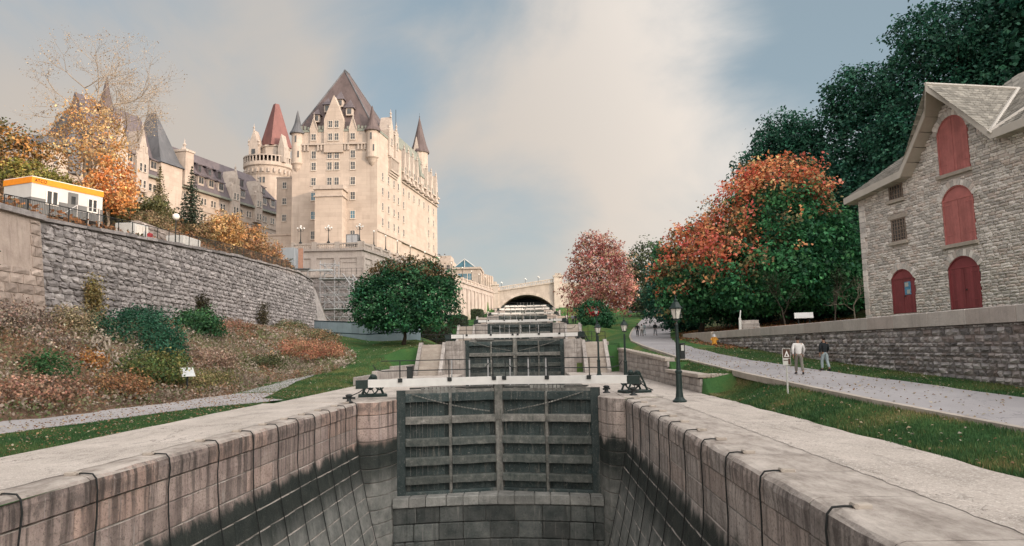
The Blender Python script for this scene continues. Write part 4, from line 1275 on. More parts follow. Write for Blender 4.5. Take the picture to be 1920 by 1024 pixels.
# ------------------------------------------------------------------ buildings
class FR:
    """wall frame: s along the wall, out towards the viewer side, z up"""
    def __init__(s, x, y, ux, uy):
        l = hypot(ux, uy); s.x, s.y, s.ux, s.uy = x, y, ux / l, uy / l; s.rz = atan2(s.uy, s.ux)
    def p(s, a, out, z): return (s.x + s.ux * a + s.uy * out, s.y + s.uy * a - s.ux * out, z)
    def box(s, m, a0, a1, o0, o1, z0, z1):
        vs = [s.p(a, o, z) for z in (z0, z1) for (a, o) in ((a0, o1), (a1, o1), (a1, o0), (a0, o0))]
        return m.add(vs, [(3, 2, 1, 0), (4, 5, 6, 7), (0, 1, 5, 4), (1, 2, 6, 5), (2, 3, 7, 6), (3, 0, 4, 7)])
_win = {}
def window(parent, o, fr, a, z, w, h, bars=(1, 1), glass='glass', frame='wframe', out=0.0, name='window', fw=0.14, deep=0.1):
    """window in its wall: frame with sill and glazing bars, the pane a sub-part"""
    key = (round(w, 2), round(h, 2), bars, glass, frame, fw, deep)
    if key not in _win:
        m = MB()
        for x0, x1, z0, z1 in ((-w / 2 - fw, -w / 2, -h / 2 - fw, h / 2 + fw), (w / 2, w / 2 + fw, -h / 2 - fw, h / 2 + fw), (-w / 2, w / 2, h / 2, h / 2 + fw), (-w / 2, w / 2, -h / 2 - fw, -h / 2)):
            m.bbox((x0, -deep, z0), (x1, 0.05, z1))
        m.bbox((-w / 2 - fw * 1.6, -deep * 1.8, -h / 2 - fw * 1.7), (w / 2 + fw * 1.6, 0.04, -h / 2 - fw))
        bt_ = min(.06, fw * .5)
        for k in range(bars[0]): x = -w / 2 + w * (k + 1) / (bars[0] + 1); m.bbox((x - bt_ / 2, -deep * .6, -h / 2), (x + bt_ / 2, 0.0, h / 2))
        for k in range(bars[1]): zz = -h / 2 + h * (k + 1) / (bars[1] + 1); m.bbox((-w / 2, -deep * .55, zz - bt_ / 2), (w / 2, 0.0, zz + bt_ / 2))
        fm = m.mesh('window'); fm.materials.append(M[frame])
        pm = MB().bbox((-w / 2, -deep * .3, -h / 2), (w / 2, 0.02, h / 2)).mesh('pane'); pm.materials.append(M[glass])
        _win[key] = (fm, pm)
    fm, pm = _win[key]
    ob = obj(name, fm, parent); P = fr.p(a, out, z)
    ob.location = (P[0] - o[0], P[1] - o[1], P[2] - o[2]); ob.rotation_euler = (0, 0, fr.rz)
    obj('pane', pm, ob)
    return ob
def prismz(poly, z0, z1): return MB().prism(poly, z0, z1)
def gable(m, fr, a, w, z0, zt, zp, out0, out1):
    """stone gable: wall from z0 to zt, then a triangle to zp"""
    pts = [fr.p(a - w / 2, out1, z0), fr.p(a + w / 2, out1, z0), fr.p(a + w / 2, out1, zt), fr.p(a, out1, zp), fr.p(a - w / 2, out1, zt)]
    q = fr.p(0, out0, 0); r = fr.p(0, out1, 0)
    return m.extrude(pts, (q[0] - r[0], q[1] - r[1], 0))
def finial(m, P, h=1.6, r=.16):
    return m.lathe([(r, 0), (r * .5, h * .3), (r * 1.1, h * .45), (r * .35, h * .6), (r * .05, h)], P, 6)

# terrace: high retaining wall with cornice, panels and balustrade
TF = FR(-42.5, TY0, 1, 0)                                  # front face, s to the right
TLn = FR(TX0, TY0, TDX, TDY)                               # long wall going away
tw = thing('terrace_wall', 'high stone terrace wall with balustrade in front of the castle hotel', 'wall', (TX0, TY0, 5.0))
to = tuple(tw.location)
Lw = (231.5 - TY0) / TDY
poly = [TF.p(0, 0, 0)[:2], (TX0, TY0), TLn.p(Lw, 0, 0)[:2], (TLn.p(Lw, 0, 0)[0] - 2, 232.5), (TX0 - 2.2, TY0 + 2.2), (-42.5, TY0 + 2.2)]
prismz(poly, 3.0, 20.3).build('wall', M['terrace'], tw, to)
m = MB(); TF.box(m, -0.1, 12.85, -0.6, .35, 20.3, 20.75); TLn.box(m, -.35, Lw, -.6, .35, 20.3, 20.75); TF.box(m, 0, 12.8, -.3, .2, 19.0, 19.25); TLn.box(m, 0, Lw, -.3, .2, 19.0, 19.25); m.build('cornice', M['terrace'], tw, to)
m = MB(); TF.box(m, 0, 12.76, -.28, .1, 21.5, 21.75); TLn.box(m, 0, Lw, -.28, .1, 21.5, 21.75); m.build('balustrade_rail', M['castle_trim'], tw, to)
for fr, L, st in ((TF, 12.76, 4.1), (TLn, Lw, 4.3)):
    a = 0.0
    while a <= L + .1:
        m = MB(); fr.box(m, max(a - .45, 0), min(a + .45, L), -.35, .22, 20.75, 21.95); m.build('pedestal', M['castle_trim'], tw, to)
        m = MB(); fr.box(m, max(a - .5, 0), min(a + .5, L), -.1, .32, 3.0, 19.0); m.build('pilaster', M['terrace'], tw, to)
        a += st
    m = MB(); a = .6
    while a < L:
        if abs((a + st / 2) % st - st / 2) > .5: P = fr.p(a, -.08, 20.75); m.lathe([(.10, 0), (.13, .15), (.15, .3), (.07, .55), (.11, .76)], P, 6)
        a += .38
    ob = m.build('baluster', M['castle_trim'], tw, to); ob['kind'] = 'stuff'
for a in (2.15, 6.4, 10.7): # recessed panels of the first bays of the long wall
    m = MB(); TLn.box(m, a - 1.2, a + 1.2, -.05, .1, 17.9, 18.05); TLn.box(m, a - 1.2, a + 1.2, -.05, .1, 13.6, 13.75); TLn.box(m, a - 1.3, a - 1.15, -.05, .1, 13.6, 18.05); TLn.box(m, a + 1.15, a + 1.3, -.05, .1, 13.6, 18.05); m.build('panel_moulding', M['terrace'], tw, to)
m = MB(); TF.box(m, 9.2, 11.9, -.05, .12, 18.2, 18.4); TF.box(m, 9.2, 11.9, -.05, .12, 15.0, 15.2); m.build('panel_moulding', M['terrace'], tw, to)
# lower rubble wall under the terrace front
lw2 = thing('rubble_wall', 'rough stone wall with a ledge under the terrace front behind the scaffolding', 'wall', (-36, 122.5, 5))
l2o = tuple(lw2.location)
LF = FR(-43.0, 122.3, 1, 0)
m = MB(); LF.box(m, 0, 13.8, -3.6, -.05, 3.0, 15.2); m.build('wall_core', M['rubble_mortar'], lw2, l2o)
m = MB(); LF.box(m, 0, 14.1, -3.6, .25, 15.2, 15.6); m.build('ledge', M['terrace'], lw2, l2o)
sp = [(LF.p(s, 0.02, z), 0, 0, w, 0.2, h) for (s, z, w, h) in courses(0, 13.8, lambda y: 4.4, lambda y: 15.15, (0.5, 0.75), (0.8, 1.7), rr_, 0.04)]
masonry(lw2, 'stone', M['rubble'], sp, RUB, 300, 'stone_facing', l2o)
railing('ledge_railing', [(-34.5, 122.2, 15.6), (-28.95, 122.2, 15.6)], 'thin railing along the ledge under the terrace wall', h=1.1, sp=1.0)
# terrace lamps
def globe_lamp(loc, label, arms=4, h=2.9, group='multi globe lamps along the terrace balustrade'):
    t = thing('globe_lamp', label, 'street lamp', loc, 0.2, group)
    MB().lathe([(.32, 0), (.3, .15), (.12, .3), (.10, .6), (.07, 1.0), (.055, h)], n=8).build('post', M['iron'], t)
    m = MB()
    for k in range(arms):
        a = 2 * pi * k / arms
        m.tube([(0, 0, h * .78), (.4 * cos(a), .4 * sin(a), h * .74), (.55 * cos(a), .55 * sin(a), h * .88)], .035, 5)
    m.build('arm', M['iron'], t)
    for k in range(arms):
        a = 2 * pi * k / arms
        MB().ball((.55 * cos(a), .55 * sin(a), h * .88 + .17), .17, 8).build('globe', M['globe'], t, smooth=True)
    MB().ball((0, 0, h + .18), .2, 8).build('globe', M['globe'], t, smooth=True)
    return t
g1 = globe_lamp(TF.p(1.6, -.1, 21.8), 'globe lamp on the terrace front, leftmost of the three above the scaffolding')
copy_tree(g1, None, TF.p(6.6, -.1, 21.8), 0, 'globe lamp in the middle of the terrace front balustrade')
copy_tree(g1, None, TF.p(12.2, -.1, 21.9), 0, 'globe lamp on the corner pedestal of the terrace wall')
copy_tree(g1, None, (-56.5, 141, 21.0), 0, 'globe lamp far left on the terrace beside the orange shrubs')
copy_tree(g1, None, (-53.2, 141, 21.2), 0, 'globe lamp standing left of the castle front behind the grey cabin')
s1 = globe_lamp(TLn.p(5.5, -.1, 21.8), 'single globe lamp on the long terrace wall, nearest the corner', arms=0, h=2.6, group='single globe lamps along the receding terrace wall')
for k, a in enumerate((11.5, 18, 26, 36, 47, 58, 69, 79, 88, 96)):
    copy_tree(s1, None, TLn.p(a, -.1, 21.8), 0, 'single globe lamp on the long terrace wall, %s from the corner' % ORD[k + 1])
t = thing('utility_cabinet', 'grey cabinet on the terrace beside the corner globe lamp', 'cabinet', (-31.8, 127.2, 20.75))
MB().cbox((0, 0, 1.5), (2.2, 1.2, 2.2), .05).build('body', M['greypanel'], t)
MB().cbox((-.5, -.62, 1.5), (.9, .05, 1.8), .01).cbox((.5, -.62, 1.5), (.9, .05, 1.8), .01).build('door_panel', M['steel'], t)
# grey site cabin and orange mesh
t = thing('site_cabin', 'plain grey site cabin on the left end of the terrace wall', 'cabin', (-38.6, 113, 14.4))
MB().cbox((0, 0, 2.9), (2.9, 3.0, 3.3), .03).build('body', M['cabin'], t)
MB().bbox((-1.7, -1.7, 1.02), (3.9, 1.6, 1.2)).build('deck', M['greypanel'], t)
for (x, y_) in ((-1.3, -1.4), (1.3, -1.4), (-1.3, 1.3), (1.3, 1.3), (3.6, -1.4)): MB().bar((x, y_, -6), (x, y_, 1.05), .07, 6).build('leg', M['steel'], t)
t = thing('barrier_mesh', 'orange safety mesh hung beside the grey site cabin', 'barrier', (-36.4, 112.4, 15.7))
MB().box((0, 0, 1.6), (.8, .06, 3.2)).build('mesh_panel', M['mesh'], t)
MB().bar((-.45, 0, -.2), (-.45, 0, 3.3), .04, 6).bar((.45, 0, -.2), (.45, 0, 3.3), .04, 6).build('frame', M['steel'], t)
# scaffolding
sc_ = thing('scaffolding', 'silver tube scaffolding with platforms in front of the terrace wall', 'scaffolding', (-29, 114, 4.6))
o = tuple(sc_.location)
SX = [-33.3, -31.0, -28.7, -26.4, -24.1]; SY = [112.5, 115.0]; SZ = [4.3, 6.7, 9.1, 11.5, 13.9, 16.3]
def sc_top(x): return 16.9 if x < -30 else (14.4 if x < -28 else 12.0)
for x in SX:
    for y in SY: MB().bar((x, y, 4.0), (x, y, sc_top(x)), .075, 6).build('upright', M['steel'], sc_, o)
for z in SZ[1:]:
    ok = [x for x in SX if sc_top(x) > z - .3]
    for y in SY: MB().bar((ok[0] - .2, y, z), (ok[-1] + .2, y, z), .065, 6).bar((ok[0] - .2, y, z - 1.2), (ok[-1] + .2, y, z - 1.2), .05, 6).build('ledger', M['steel'], sc_, o)
    for x in ok: MB().bar((x, 112.3, z), (x, 115.2, z), .06, 6).build('transom', M['steel'], sc_, o)
for k, z in enumerate(SZ[:-1]):
    for q in range(4):
        a, b = SX[q], SX[q + 1]
        if sc_top(b) < z + 2.3: continue
        if (k + q) % 2: a, b = b, a
        MB().bar((a, 112.4, z), (b, 112.4, z + 2.4), .06, 6).build('brace', M['steel'], sc_, o)
        MB().bar((b, 115.0, z), (a, 115.0, z + 2.4), .06, 6).build('brace', M['steel'], sc_, o)
for z, x1 in ((9.15, -28.6), (13.95, -28.6)): MB().bbox((-33.5, 112.3, z), (x1, 115.1, z + .09)).build('platform', M['cream'], sc_, o)
MB().bar((-29.4, 111.2, 14.6), (-22.6, 111.6, 5.2), .10, 6).bar((-27.8, 111.0, 14.4), (-21.4, 111.6, 5.4), .10, 6).build('stair_stringer', M['steel'], sc_, o)
MB().bbox((-38.5, 111.6, 15.2), (-31.2, 112.3, 15.42)).build('plank', M['cream'], sc_, o)
# blue-grey hoarding round the site
hd = thing('hoarding', 'blue grey plywood hoarding round the scaffolding site', 'fence', (-21, 93, 3.6))
o = tuple(hd.location)
HP = [(-29.2, 96.2, 3.7), (-21.0, 91.5, 3.1), (-14.6, 94.4, 3.5)]
for q, (A, B) in enumerate(zip(HP, HP[1:])):
    d = Vector(B) - Vector(A); n = int(d.length / 1.22); fr = FR(A[0], A[1], d.x, d.y)
    for k in range(n):
        a0, a1 = d.length * k / n, d.length * (k + 1) / n
        z = A[2] + (B[2] - A[2]) * (k + .5) / n
        for (z0, z1) in ((z - .5, z + 1.45), (z + 1.52, z + 2.9)):
            m = MB(); fr.box(m, a0 + .008, a1 - .008, -.03, .03, z0, z1)
            m.build('panel', M['hoard'], hd, o)
    m = MB(); z = (A[2] + B[2]) / 2
    vs = [fr.p(0, .05, A[2] + 1.43), fr.p(d.length, .05, B[2] + 1.43), fr.p(d.length, .05, B[2] + 1.55), fr.p(0, .05, A[2] + 1.55)]
    m.extrude(vs, tuple(np.array(fr.p(0, -.08, 0)) - np.array(fr.p(0, .05, 0)))).build('rail', M['hoard_dark'], hd, o)
    vs = [fr.p(0, .06, A[2] + 2.88), fr.p(d.length, .06, B[2] + 2.88), fr.p(d.length, .06, B[2] + 3.02), fr.p(0, .06, A[2] + 3.02)]
    MB().extrude(vs, tuple(np.array(fr.p(0, -.08, 0)) - np.array(fr.p(0, .06, 0)))).build('cap_rail', M['hoard_dark'], hd, o)

# ------------------------------------------------------------------ the castle hotel
ct = thing('castle_hotel', 'pale limestone castle hotel with steep brown and red roofs and turrets', 'hotel', (-42, 163, 21))
o = tuple(ct.location)
CF = FR(-52.35, 155, 1, 0)                      # front, s 0..18.95
CD = (0.139, 0.9903)
CS = FR(-33.4, 155, *CD)                        # long right-hand facade, s 0..50.5
poly = [(-52.35, 155), (-33.4, 155), CS.p(17, 0, 0)[:2], (-50.0, 171.8)]
prismz(poly, 20, 51.2).build('wall', M['castle'], ct, o)
poly = [CS.p(17, -.35, 0)[:2], CS.p(50.6, -.35, 0)[:2], CS.p(50.6, -16, 0)[:2], CS.p(17, -16, 0)[:2]]
prismz(poly, 20, 46.2).build('wall', M['castle'], ct, o)
# annex in front, with cornice bands
prismz([(-46.05, 151.2), (-40.15, 151.2), (-40.15, 155.02), (-46.05, 155.02)], 20, 37.3).build('annex', M['castle'], ct, o)
MB().bbox((-46.4, 150.85, 37.3), (-39.8, 155.05, 38.2)).bbox((-46.3, 150.95, 35.7), (-39.9, 155.05, 35.95)).build('annex_cornice', M['castle_trim'], ct, o)
# big hipped roof
E0 = 51.75
b = [CF.p(.9, -.4, E0), CF.p(18.3, -.4, E0), CS.p(17.0, -.5, E0), (-49.6, 171.5, E0)]
rt = [(-42.75, 162.6, 68.3), (-42.3, 165.0, 68.3)]
mid = lambda p, q, t: tuple(p[i] + (q[i] - p[i]) * t for i in range(3))
MB().add(b + rt, [(0, 1, 4), (1, 2, 5, 4), (2, 3, 5), (3, 0, 4, 5)]).build('roof', M['roof_brown'], ct, o)
m = MB()
for p, q in ((b[0], rt[0]), (b[1], rt[0]), (b[2], rt[1])): m.bar(p, q, .16, 6)
m.bar(rt[0], rt[1], .3, 6); m.build('roof_ridge_roll', M['roof_grey'], ct, o)
m = MB(); CF.box(m, 0.2, 18.8, -.5, .12, 51.2, 51.75); CS.box(m, 0.2, 17, -.5, .12, 51.2, 51.75); m.build('eaves_gutter', M['roof_green'], ct, o)
m = MB()
a = 1.8
while a < 18:
    if not (6.9 < a < 11.8): CF.box(m, a, a + .45, -.1, .2, 51.75, 52.35 + .25 * (int(a * 3) % 2))
    a += .8
ob = m.build('eaves_cresting', M['roof_green'], ct, o); ob['kind'] = 'stuff'
# corner turrets
def turret(P, r, z0, z1, zc, roof, rc=None, corbel=2.2, win=True):
    MB().lathe([(.15, z0 - corbel), (r * .5, z0 - corbel * .65), (r * .62, z0 - corbel * .55), (r * .85, z0 - corbel * .2), (r * 1.08, z0 - .1), (r * 1.08, z0 + .15), (r, z0 + .2), (r, z1 - .3), (r * 1.1, z1)], (P[0], P[1], 0), 18).build('turret', M['castle'], ct, o, smooth=False)
    rc = rc or r * 1.38
    q = MB().lathe([(rc, z1 - .1), (rc, z1 + .1), (rc * .72, z1 + .9), (rc * .42, z1 + (zc - z1) * .42), (rc * .12, zc - .6), (.05, zc)], (P[0], P[1], 0), 16).build('turret_roof', M[roof], ct, o)
    MB().lathe([(.05, zc - .1), (.12, zc + .1), (.03, zc + .3), (.02, zc + .8)], (P[0], P[1], 0), 6).build('finial', M['iron'], q)
    if win: MB().bbox((P[0] - .17, P[1] - r - .06, z1 - 2.2), (P[0] + .17, P[1] - r + .3, z1 - .7)).bbox((P[0] + .45, P[1] - r - .02, z0 + 1.2), (P[0] + .72, P[1] - r + .4, z0 + 2.6)).build('slit_window', M['glass'], ct, o)
turret((-51.35, 155.3), 1.25, 44.2, 51.0, 56.4, 'roof_grey')
turret((-34.55, 155.2), 1.3, 45.2, 51.2, 57.0, 'roof_brown')
# machicolation band and string courses
for a in [1.9 + .75 * k for k in range(21)]:
    if min(abs(a - q) for q in (4.8, 8.35, 9.95, 13.55)) > .75:
        m = MB(); CF.box(m, a, a + .34, -.02, .42, 46.9, 48.15); m.build('corbel', M['castle_trim'], ct, o)
m = MB(); CF.box(m, 1.6, 17.4, -.02, .5, 48.15, 48.5); m.build('string_course', M['castle_trim'], ct, o)
m = MB(); CF.box(m, 0, 18.95, -.02, .22, 24.3, 24.6); CS.box(m, 0, 50.6, -.3, .25, 28.6, 29.0); m.build('string_course', M['castle_trim'], ct, o)
# central gabled bay and the small dormers
gm = MB(); gable(gm, CF, 9.3, 4.3, 46.4, 54.0, 59.5, -3.0, .45); gb = gm.build('gable', M['castle'], ct, o)
m = MB(); CF.box(m, 6.95, 11.65, -.1, .62, 53.7, 54.1); CF.box(m, 7.3, 11.3, -.1, .6, 48.0, 48.25)
for s_ in (7.15, 11.45):
    CF.box(m, s_ - .25, s_ + .25, -.1, .6, 54.0, 56.4); finial(m, CF.p(s_, .25, 56.4), 1.8, .3)
finial(m, CF.p(9.3, .2, 59.3), 2.6, .3)
for k in (-1, 1): m.tube([CF.p(9.3 + k * 2.2, .5, 54.0), CF.p(9.3, .5, 59.7)], .16, 5)
m.tube([CF.p(9.3 + .55 * cos(t_), .5, 55.9 + .55 * sin(t_)) for t_ in [2 * pi * k / 12 for k in range(13)]], .1, 5)
m.build('gable_ornament', M['castle_trim'], gb)
for v in gb.children: pass
for a in (4.8, 13.55):
    gm = MB(); gable(gm, CF, a, 1.7, 48.5, 51.6, 54.2, -1.2, .25); q = gm.build('dormer', M['castle'], ct, o)
    m = MB(); finial(m, CF.p(a, .1, 54.0), 1.8, .22)
    for k in (-1, 1): m.tube([CF.p(a + k * .9, .3, 51.6), CF.p(a, .3, 54.4)], .12, 5)
    mm = m.build('dormer_trim', M['castle_trim'], q, o)
def fixorg(ob):
    pass
# hooded dormers on the roof slope
for (a, z, k) in ((9.9, 58.6, 1.0), (12.35, 56.2, 1.0), (7.2, 57.2, .9), (5.2, 54.6, .8)):
    dep = (z - E0) / (68.3 - E0) * 7.2
    m = MB(); CF.box(m, a - .75 * k, a + .75 * k, -dep - 1.5, -dep + .7, z - .9, z + .9); q = m.build('roof_dormer', M['castle_trim'], ct, o)
    m = MB(); w = 1.15 * k; vs = [CF.p(a - w, -dep + 1.1, z + .8), CF.p(a + w, -dep + 1.1, z + .8), CF.p(a + w, -dep - 1.8, z + .8), CF.p(a - w, -dep - 1.8, z + .8), CF.p(a, -dep - .5, z + 3.2 * k)]
    m.add(vs, [(0, 1, 4), (1, 2, 4), (2, 3, 4), (3, 0, 4), (3, 2, 1, 0)]).build('dormer_roof', M['roof_purple'], q, o)
    m = MB(); CF.box(m, a - .45 * k, a + .45 * k, -dep + .6, -dep + .74, z - .6, z + .6); m.build('pane', M['glass'], q, o)
# windows of the front
for (z, cols, gl_) in ((46.0, (4.8, 8.35, 9.95, 13.55), 'glass'), (43.4, (4.8, 8.35, 9.95, 13.55), 'glass'), (39.95, (4.8, 8.35, 9.95, 13.55), 'glass'), (36.6, (4.8, 13.55), 'b'), (32.4, (4.8, 13.55), 'b'), (28.0, (13.55, 4.8), 'glass')):
    for a in cols:
        g = 'glass_blue' if gl_ == 'b' and (a < 6 or z < 33) else 'glass'
        window(ct, o, CF, a, z, 0.95, 1.65, (1, 1), g, fw=.12)
for z in (52.8, 49.9):
    for a in (8.6, 10.0): window(ct, o, CF, a, z, .85, 1.5, (1, 1), 'glass', out=.45, fw=.12)
for a in (4.8, 13.55): window(ct, o, CF, a, 50.0, .95, 1.3, (1, 1), 'glass', out=.25, fw=.12)
# long facade: windows, oriel, stone gables, roof
for a in (3.4, 7.4, 11.2, 14.4, 19.5, 23.8, 28.0, 32.5, 37.0, 41.5, 46.5):
    for z in (31.2, 34.7, 38.2, 41.6):
        if 20 < a < 40 and z < 40: continue
        window(ct, o, CS, a, z, .8, 1.6, (0, 1), 'glass', out=0.0 if a < 17 else -.35, fw=.12)
for a in (8.5, 12.5):
    gm = MB(); gable(gm, CS, a, 3.0 if a < 10 else 2.2, 47.5, 53.6, 57.0 if a < 10 else 55, -2.2, .4); q = gm.build('gable', M['castle_trim'], ct, o)
    m = MB(); finial(m, CS.p(a, .2, 56.9 if a < 10 else 54.9), 2.2, .28)
    for k in (-1, 1): finial(m, CS.p(a + k * 1.2, .2, 53.4), 1.8, .22)
    m.build('gable_ornament', M['castle_trim'], q, o)
    window(ct, o, CS, a, 51.0, .9, 1.6, (1, 1), out=.4, fw=.12)
m = MB()
for z, d in ((42.9, .25), (43.4, .5), (43.9, .8), (47.0, .8)): CS.box(m, 7.3, 13.2, -.05, d, z, z + .45)
m.build('oriel_corbel', M['castle_trim'], ct, o)
m = MB()
a = 7.5
while a < 13: CS.box(m, a, a + .3, -.05, .7, 44.4, 47.0); a += .85
ob = m.build('oriel_arcade', M['castle_trim'], ct, o)
MB().bar(CS.p(12.8, 0, 56), CS.p(12.8, 0, 60.2), .06, 5).build('flag_pole', M['iron'], ct, o)
b2 = [CS.p(17, .3, 46.2), CS.p(50.8, .3, 46.2), CS.p(50.8, -9, 46.2), CS.p(17, -9, 46.2), CS.p(20.5, -3.6, 57.6), CS.p(48, -3.6, 57.6)]
MB().add(b2, [(0, 1, 5, 4), (1, 2, 5), (2, 3, 4, 5), (3, 0, 4), (3, 2, 1, 0)]).build('roof', M['roof_green'], ct, o)
m = MB(); CS.box(m, 17, 50.9, -.3, .45, 45.9, 46.3); CS.box(m, 17, 50.7, -.3, .0, 43.6, 43.9); m.build('cornice', M['castle_trim'], ct, o)
for k, a in enumerate((18.6, 21.9, 25.6, 29.3, 33.5, 38.2, 42.6, 47.6)):
    gm = MB(); gable(gm, CS, a, 1.9, 44.5, 47.6, 52.2, -2.4, .5); q = gm.build('gable', M['castle_trim'], ct, o)
    m = MB(); finial(m, CS.p(a, .2, 51.9), 1.8, .26); CS.box(m, a - 1.05, a + 1.05, -.1, .8, 44.1, 44.6); m.build('gable_ornament', M['castle_trim'], q, o)
    window(ct, o, CS, a, 46.6, .8, 1.7, (0, 1), out=.5, fw=.1)
# dark window strip in the roof behind the gables
for k, a in enumerate((20.2, 23.7, 27.4, 31.4, 35.8, 40.4)):
    m = MB(); CS.box(m, a - .5, a + .5, -2.6, -.7, 46.8, 50.2); m.build('roof_dormer', M['roof_grey'], ct, o)
# copper spire dormer
m = MB(); CS.box(m, 31.2, 34.4, -2, .6, 46.2, 48.2); m.build('dormer', M['castle_trim'], ct, o)
vs = [CS.p(31.0, .8, 48.2), CS.p(34.6, .8, 48.2), CS.p(34.6, -2.2, 48.2), CS.p(31.0, -2.2, 48.2), CS.p(32.8, -.7, 54.6)]
MB().add(vs, [(0, 1, 4), (1, 2, 4), (2, 3, 4), (3, 0, 4), (3, 2, 1, 0)]).build('dormer_roof', M['roof_green'], ct, o)
# far turret with spire
FT = (-30.9, 200.0)
MB().lathe([(.4, 40.5), (1.4, 43), (2.3, 46.0), (2.3, 51.0), (2.75, 51.6), (2.75, 52.4), (2.3, 52.6), (2.3, 58.2), (2.6, 58.5)], (FT[0], FT[1], 0), 16).build('turret', M['castle'], ct, o)
q = MB().lathe([(2.75, 58.3), (2.75, 58.6), (2.0, 60.6), (1.15, 64.0), (.3, 67.8), (.05, 69.0)], (FT[0], FT[1], 0), 14).build('turret_roof', M['roof_brown'], ct, o)
MB().lathe([(.06, 68.8), (.14, 69.1), (.03, 69.3), (.02, 70.2)], (FT[0], FT[1], 0), 6).build('finial', M['iron'], q, o)
tf = FR(FT[0] - 2, FT[1] - 2.2, 1, 0)
gm = MB(); gable(gm, tf, 1.4, 1.6, 55.4, 58.6, 62.6, -1.6, .3); gm.build('gable', M['castle_trim'], ct, o)
m = MB(); tf.box(m, 1.1, 1.7, .25, .36, 56.6, 58.2); m.build('slit_window', M['glass'], ct, o)
m = MB()
for k in range(14):
    a = 2 * pi * k / 14; m.box((FT[0] + 2.6 * cos(a), FT[1] + 2.6 * sin(a), 51.3), (.35, .35, 1.1), a)
m.build('turret_corbel', M['castle_trim'], ct, o)
# round tower on the left
KT = 200 / 178
def kz(z): return 2.44 + (z - 2.44) * KT
RT = (-66.2 * KT, 178.0 * KT)
MB().lathe([(5.3 * KT, 22), (5.3 * KT, kz(46.4)), (5.5 * KT, kz(46.8)), (5.75 * KT, kz(48.6)), (6.1 * KT, kz(48.9)), (6.1 * KT, kz(49.6))], (RT[0], RT[1], 0), 28).build('tower', M['castle'], ct, o)
m = MB()
for k in range(26):
    a = 2 * pi * k / 26; m.box((RT[0] + 5.75 * KT * cos(a), RT[1] + 5.75 * KT * sin(a), kz(47.6)), (.55, .5, 1.1), a)
m.build('tower_corbel', M['castle_trim'], ct, o)
m = MB(); m.lathe([(6.1 * KT, kz(49.6)), (6.1 * KT, kz(49.8)), (5.8 * KT, kz(49.8))], (RT[0], RT[1], 0), 28); m.lathe([(6.15 * KT, kz(51.2)), (6.15 * KT, kz(51.5)), (5.8 * KT, kz(51.5)), (5.8 * KT, kz(51.2))], (RT[0], RT[1], 0), 28)
for k in range(40):
    a = 2 * pi * k / 40; m.box((RT[0] + 5.95 * KT * cos(a), RT[1] + 5.95 * KT * sin(a), kz(50.5)), (.28, .34, 1.7), a)
m.build('tower_balustrade', M['castle_trim'], ct, o)
UT = (-64.6 * KT, 178.4 * KT)
MB().lathe([(3.6 * KT, kz(49.6)), (3.6 * KT, kz(54.0)), (3.85 * KT, kz(54.2)), (3.85 * KT, kz(54.6))], (UT[0], UT[1], 0), 8, pi / 8, 2 * pi + pi / 8).build('lantern_drum', M['castle'], ct, o)
def octroof(r0, z0, r1, z1, a0):
    return MB().lathe([(r0, z0), (r0 * .93, z0 + .8), (r1, z1)], (UT[0], UT[1], 0), 4, a0, 2 * pi + a0)
octroof(4.3 * KT, kz(54.5), .75 * KT, kz(66.2), -1.50).build('tower_roof', M['roof_red'], ct, o)
UF = FR(UT[0] - 5.2, UT[1] - 3.6, 1, -.12)
gm = MB(); gable(gm, UF, .3, 2.8, kz(49.8), kz(54.8), kz(58.6), -2.5, .3); q = gm.build('gable', M['castle_trim'], ct, o)
m = MB()
for k in (-1.5, 0, 1.5): finial(m, UF.p(.3 + k, .1, kz(54.6 if k else 58.2)), 2.4, .34)
m.build('gable_ornament', M['castle_trim'], q, o)
m = MB(); UF.box(m, -.25, .85, .28, .36, kz(51.2), kz(53.6)); m.build('slit_window', M['glass'], ct, o)
gm = MB(); gable(gm, UF, 8.6, 1.8, kz(49.8), kz(53.6), kz(57.0), -2.5, .3); q = gm.build('gable', M['castle_trim'], ct, o)
for dx in (0, .95):
    MB().bbox((RT[0] - .3 + dx, RT[1] - 5.3 * KT - .05, kz(44.4)), (RT[0] + .25 + dx, RT[1] - 5.3 * KT + .5, kz(45.8))).build('slit_window', M['glass'], ct, o)
# stair block between tower and front
SB = FR(-60.6, 168.5, 1, 0)
m = MB(); SB.box(m, 0, 9.0, -10, 0, 20, 44.2); m.build('wall', M['castle'], ct, o)
m = MB(); SB.box(m, -.1, 9, -10.1, .12, 44.2, 44.6); m.build('cornice', M['castle_trim'], ct, o)
vs = [SB.p(4.6, .1, 44.6), SB.p(9.2, .1, 44.6), SB.p(9.2, -6, 44.6), SB.p(4.6, -6, 44.6), SB.p(5.0, -1.0, 48.6), SB.p(9.2, -1.0, 48.6), SB.p(9.2, -5, 48.6), SB.p(5.0, -5, 48.6)]
MB().add(vs, [(0, 1, 5, 4), (1, 2, 6, 5), (2, 3, 7, 6), (3, 0, 4, 7), (4, 5, 6, 7)]).build('roof', M['roof_red'], ct, o)
for a, zs_ in ((1.9, (42.5, 38.6, 34.6)), (6.7, (41.5, 38.2, 34.4, 30.6))):
    for z in zs_: window(ct, o, SB, a, z, .9, 1.5, (1, 1), fw=.12)
MB().bbox((-66, 160, 20), (-52.4, 167.5, 28.9)).bbox((-66.2, 159.8, 28.9), (-52.4, 167.5, 29.3)).build('porch_block', M['castle'], ct, o)

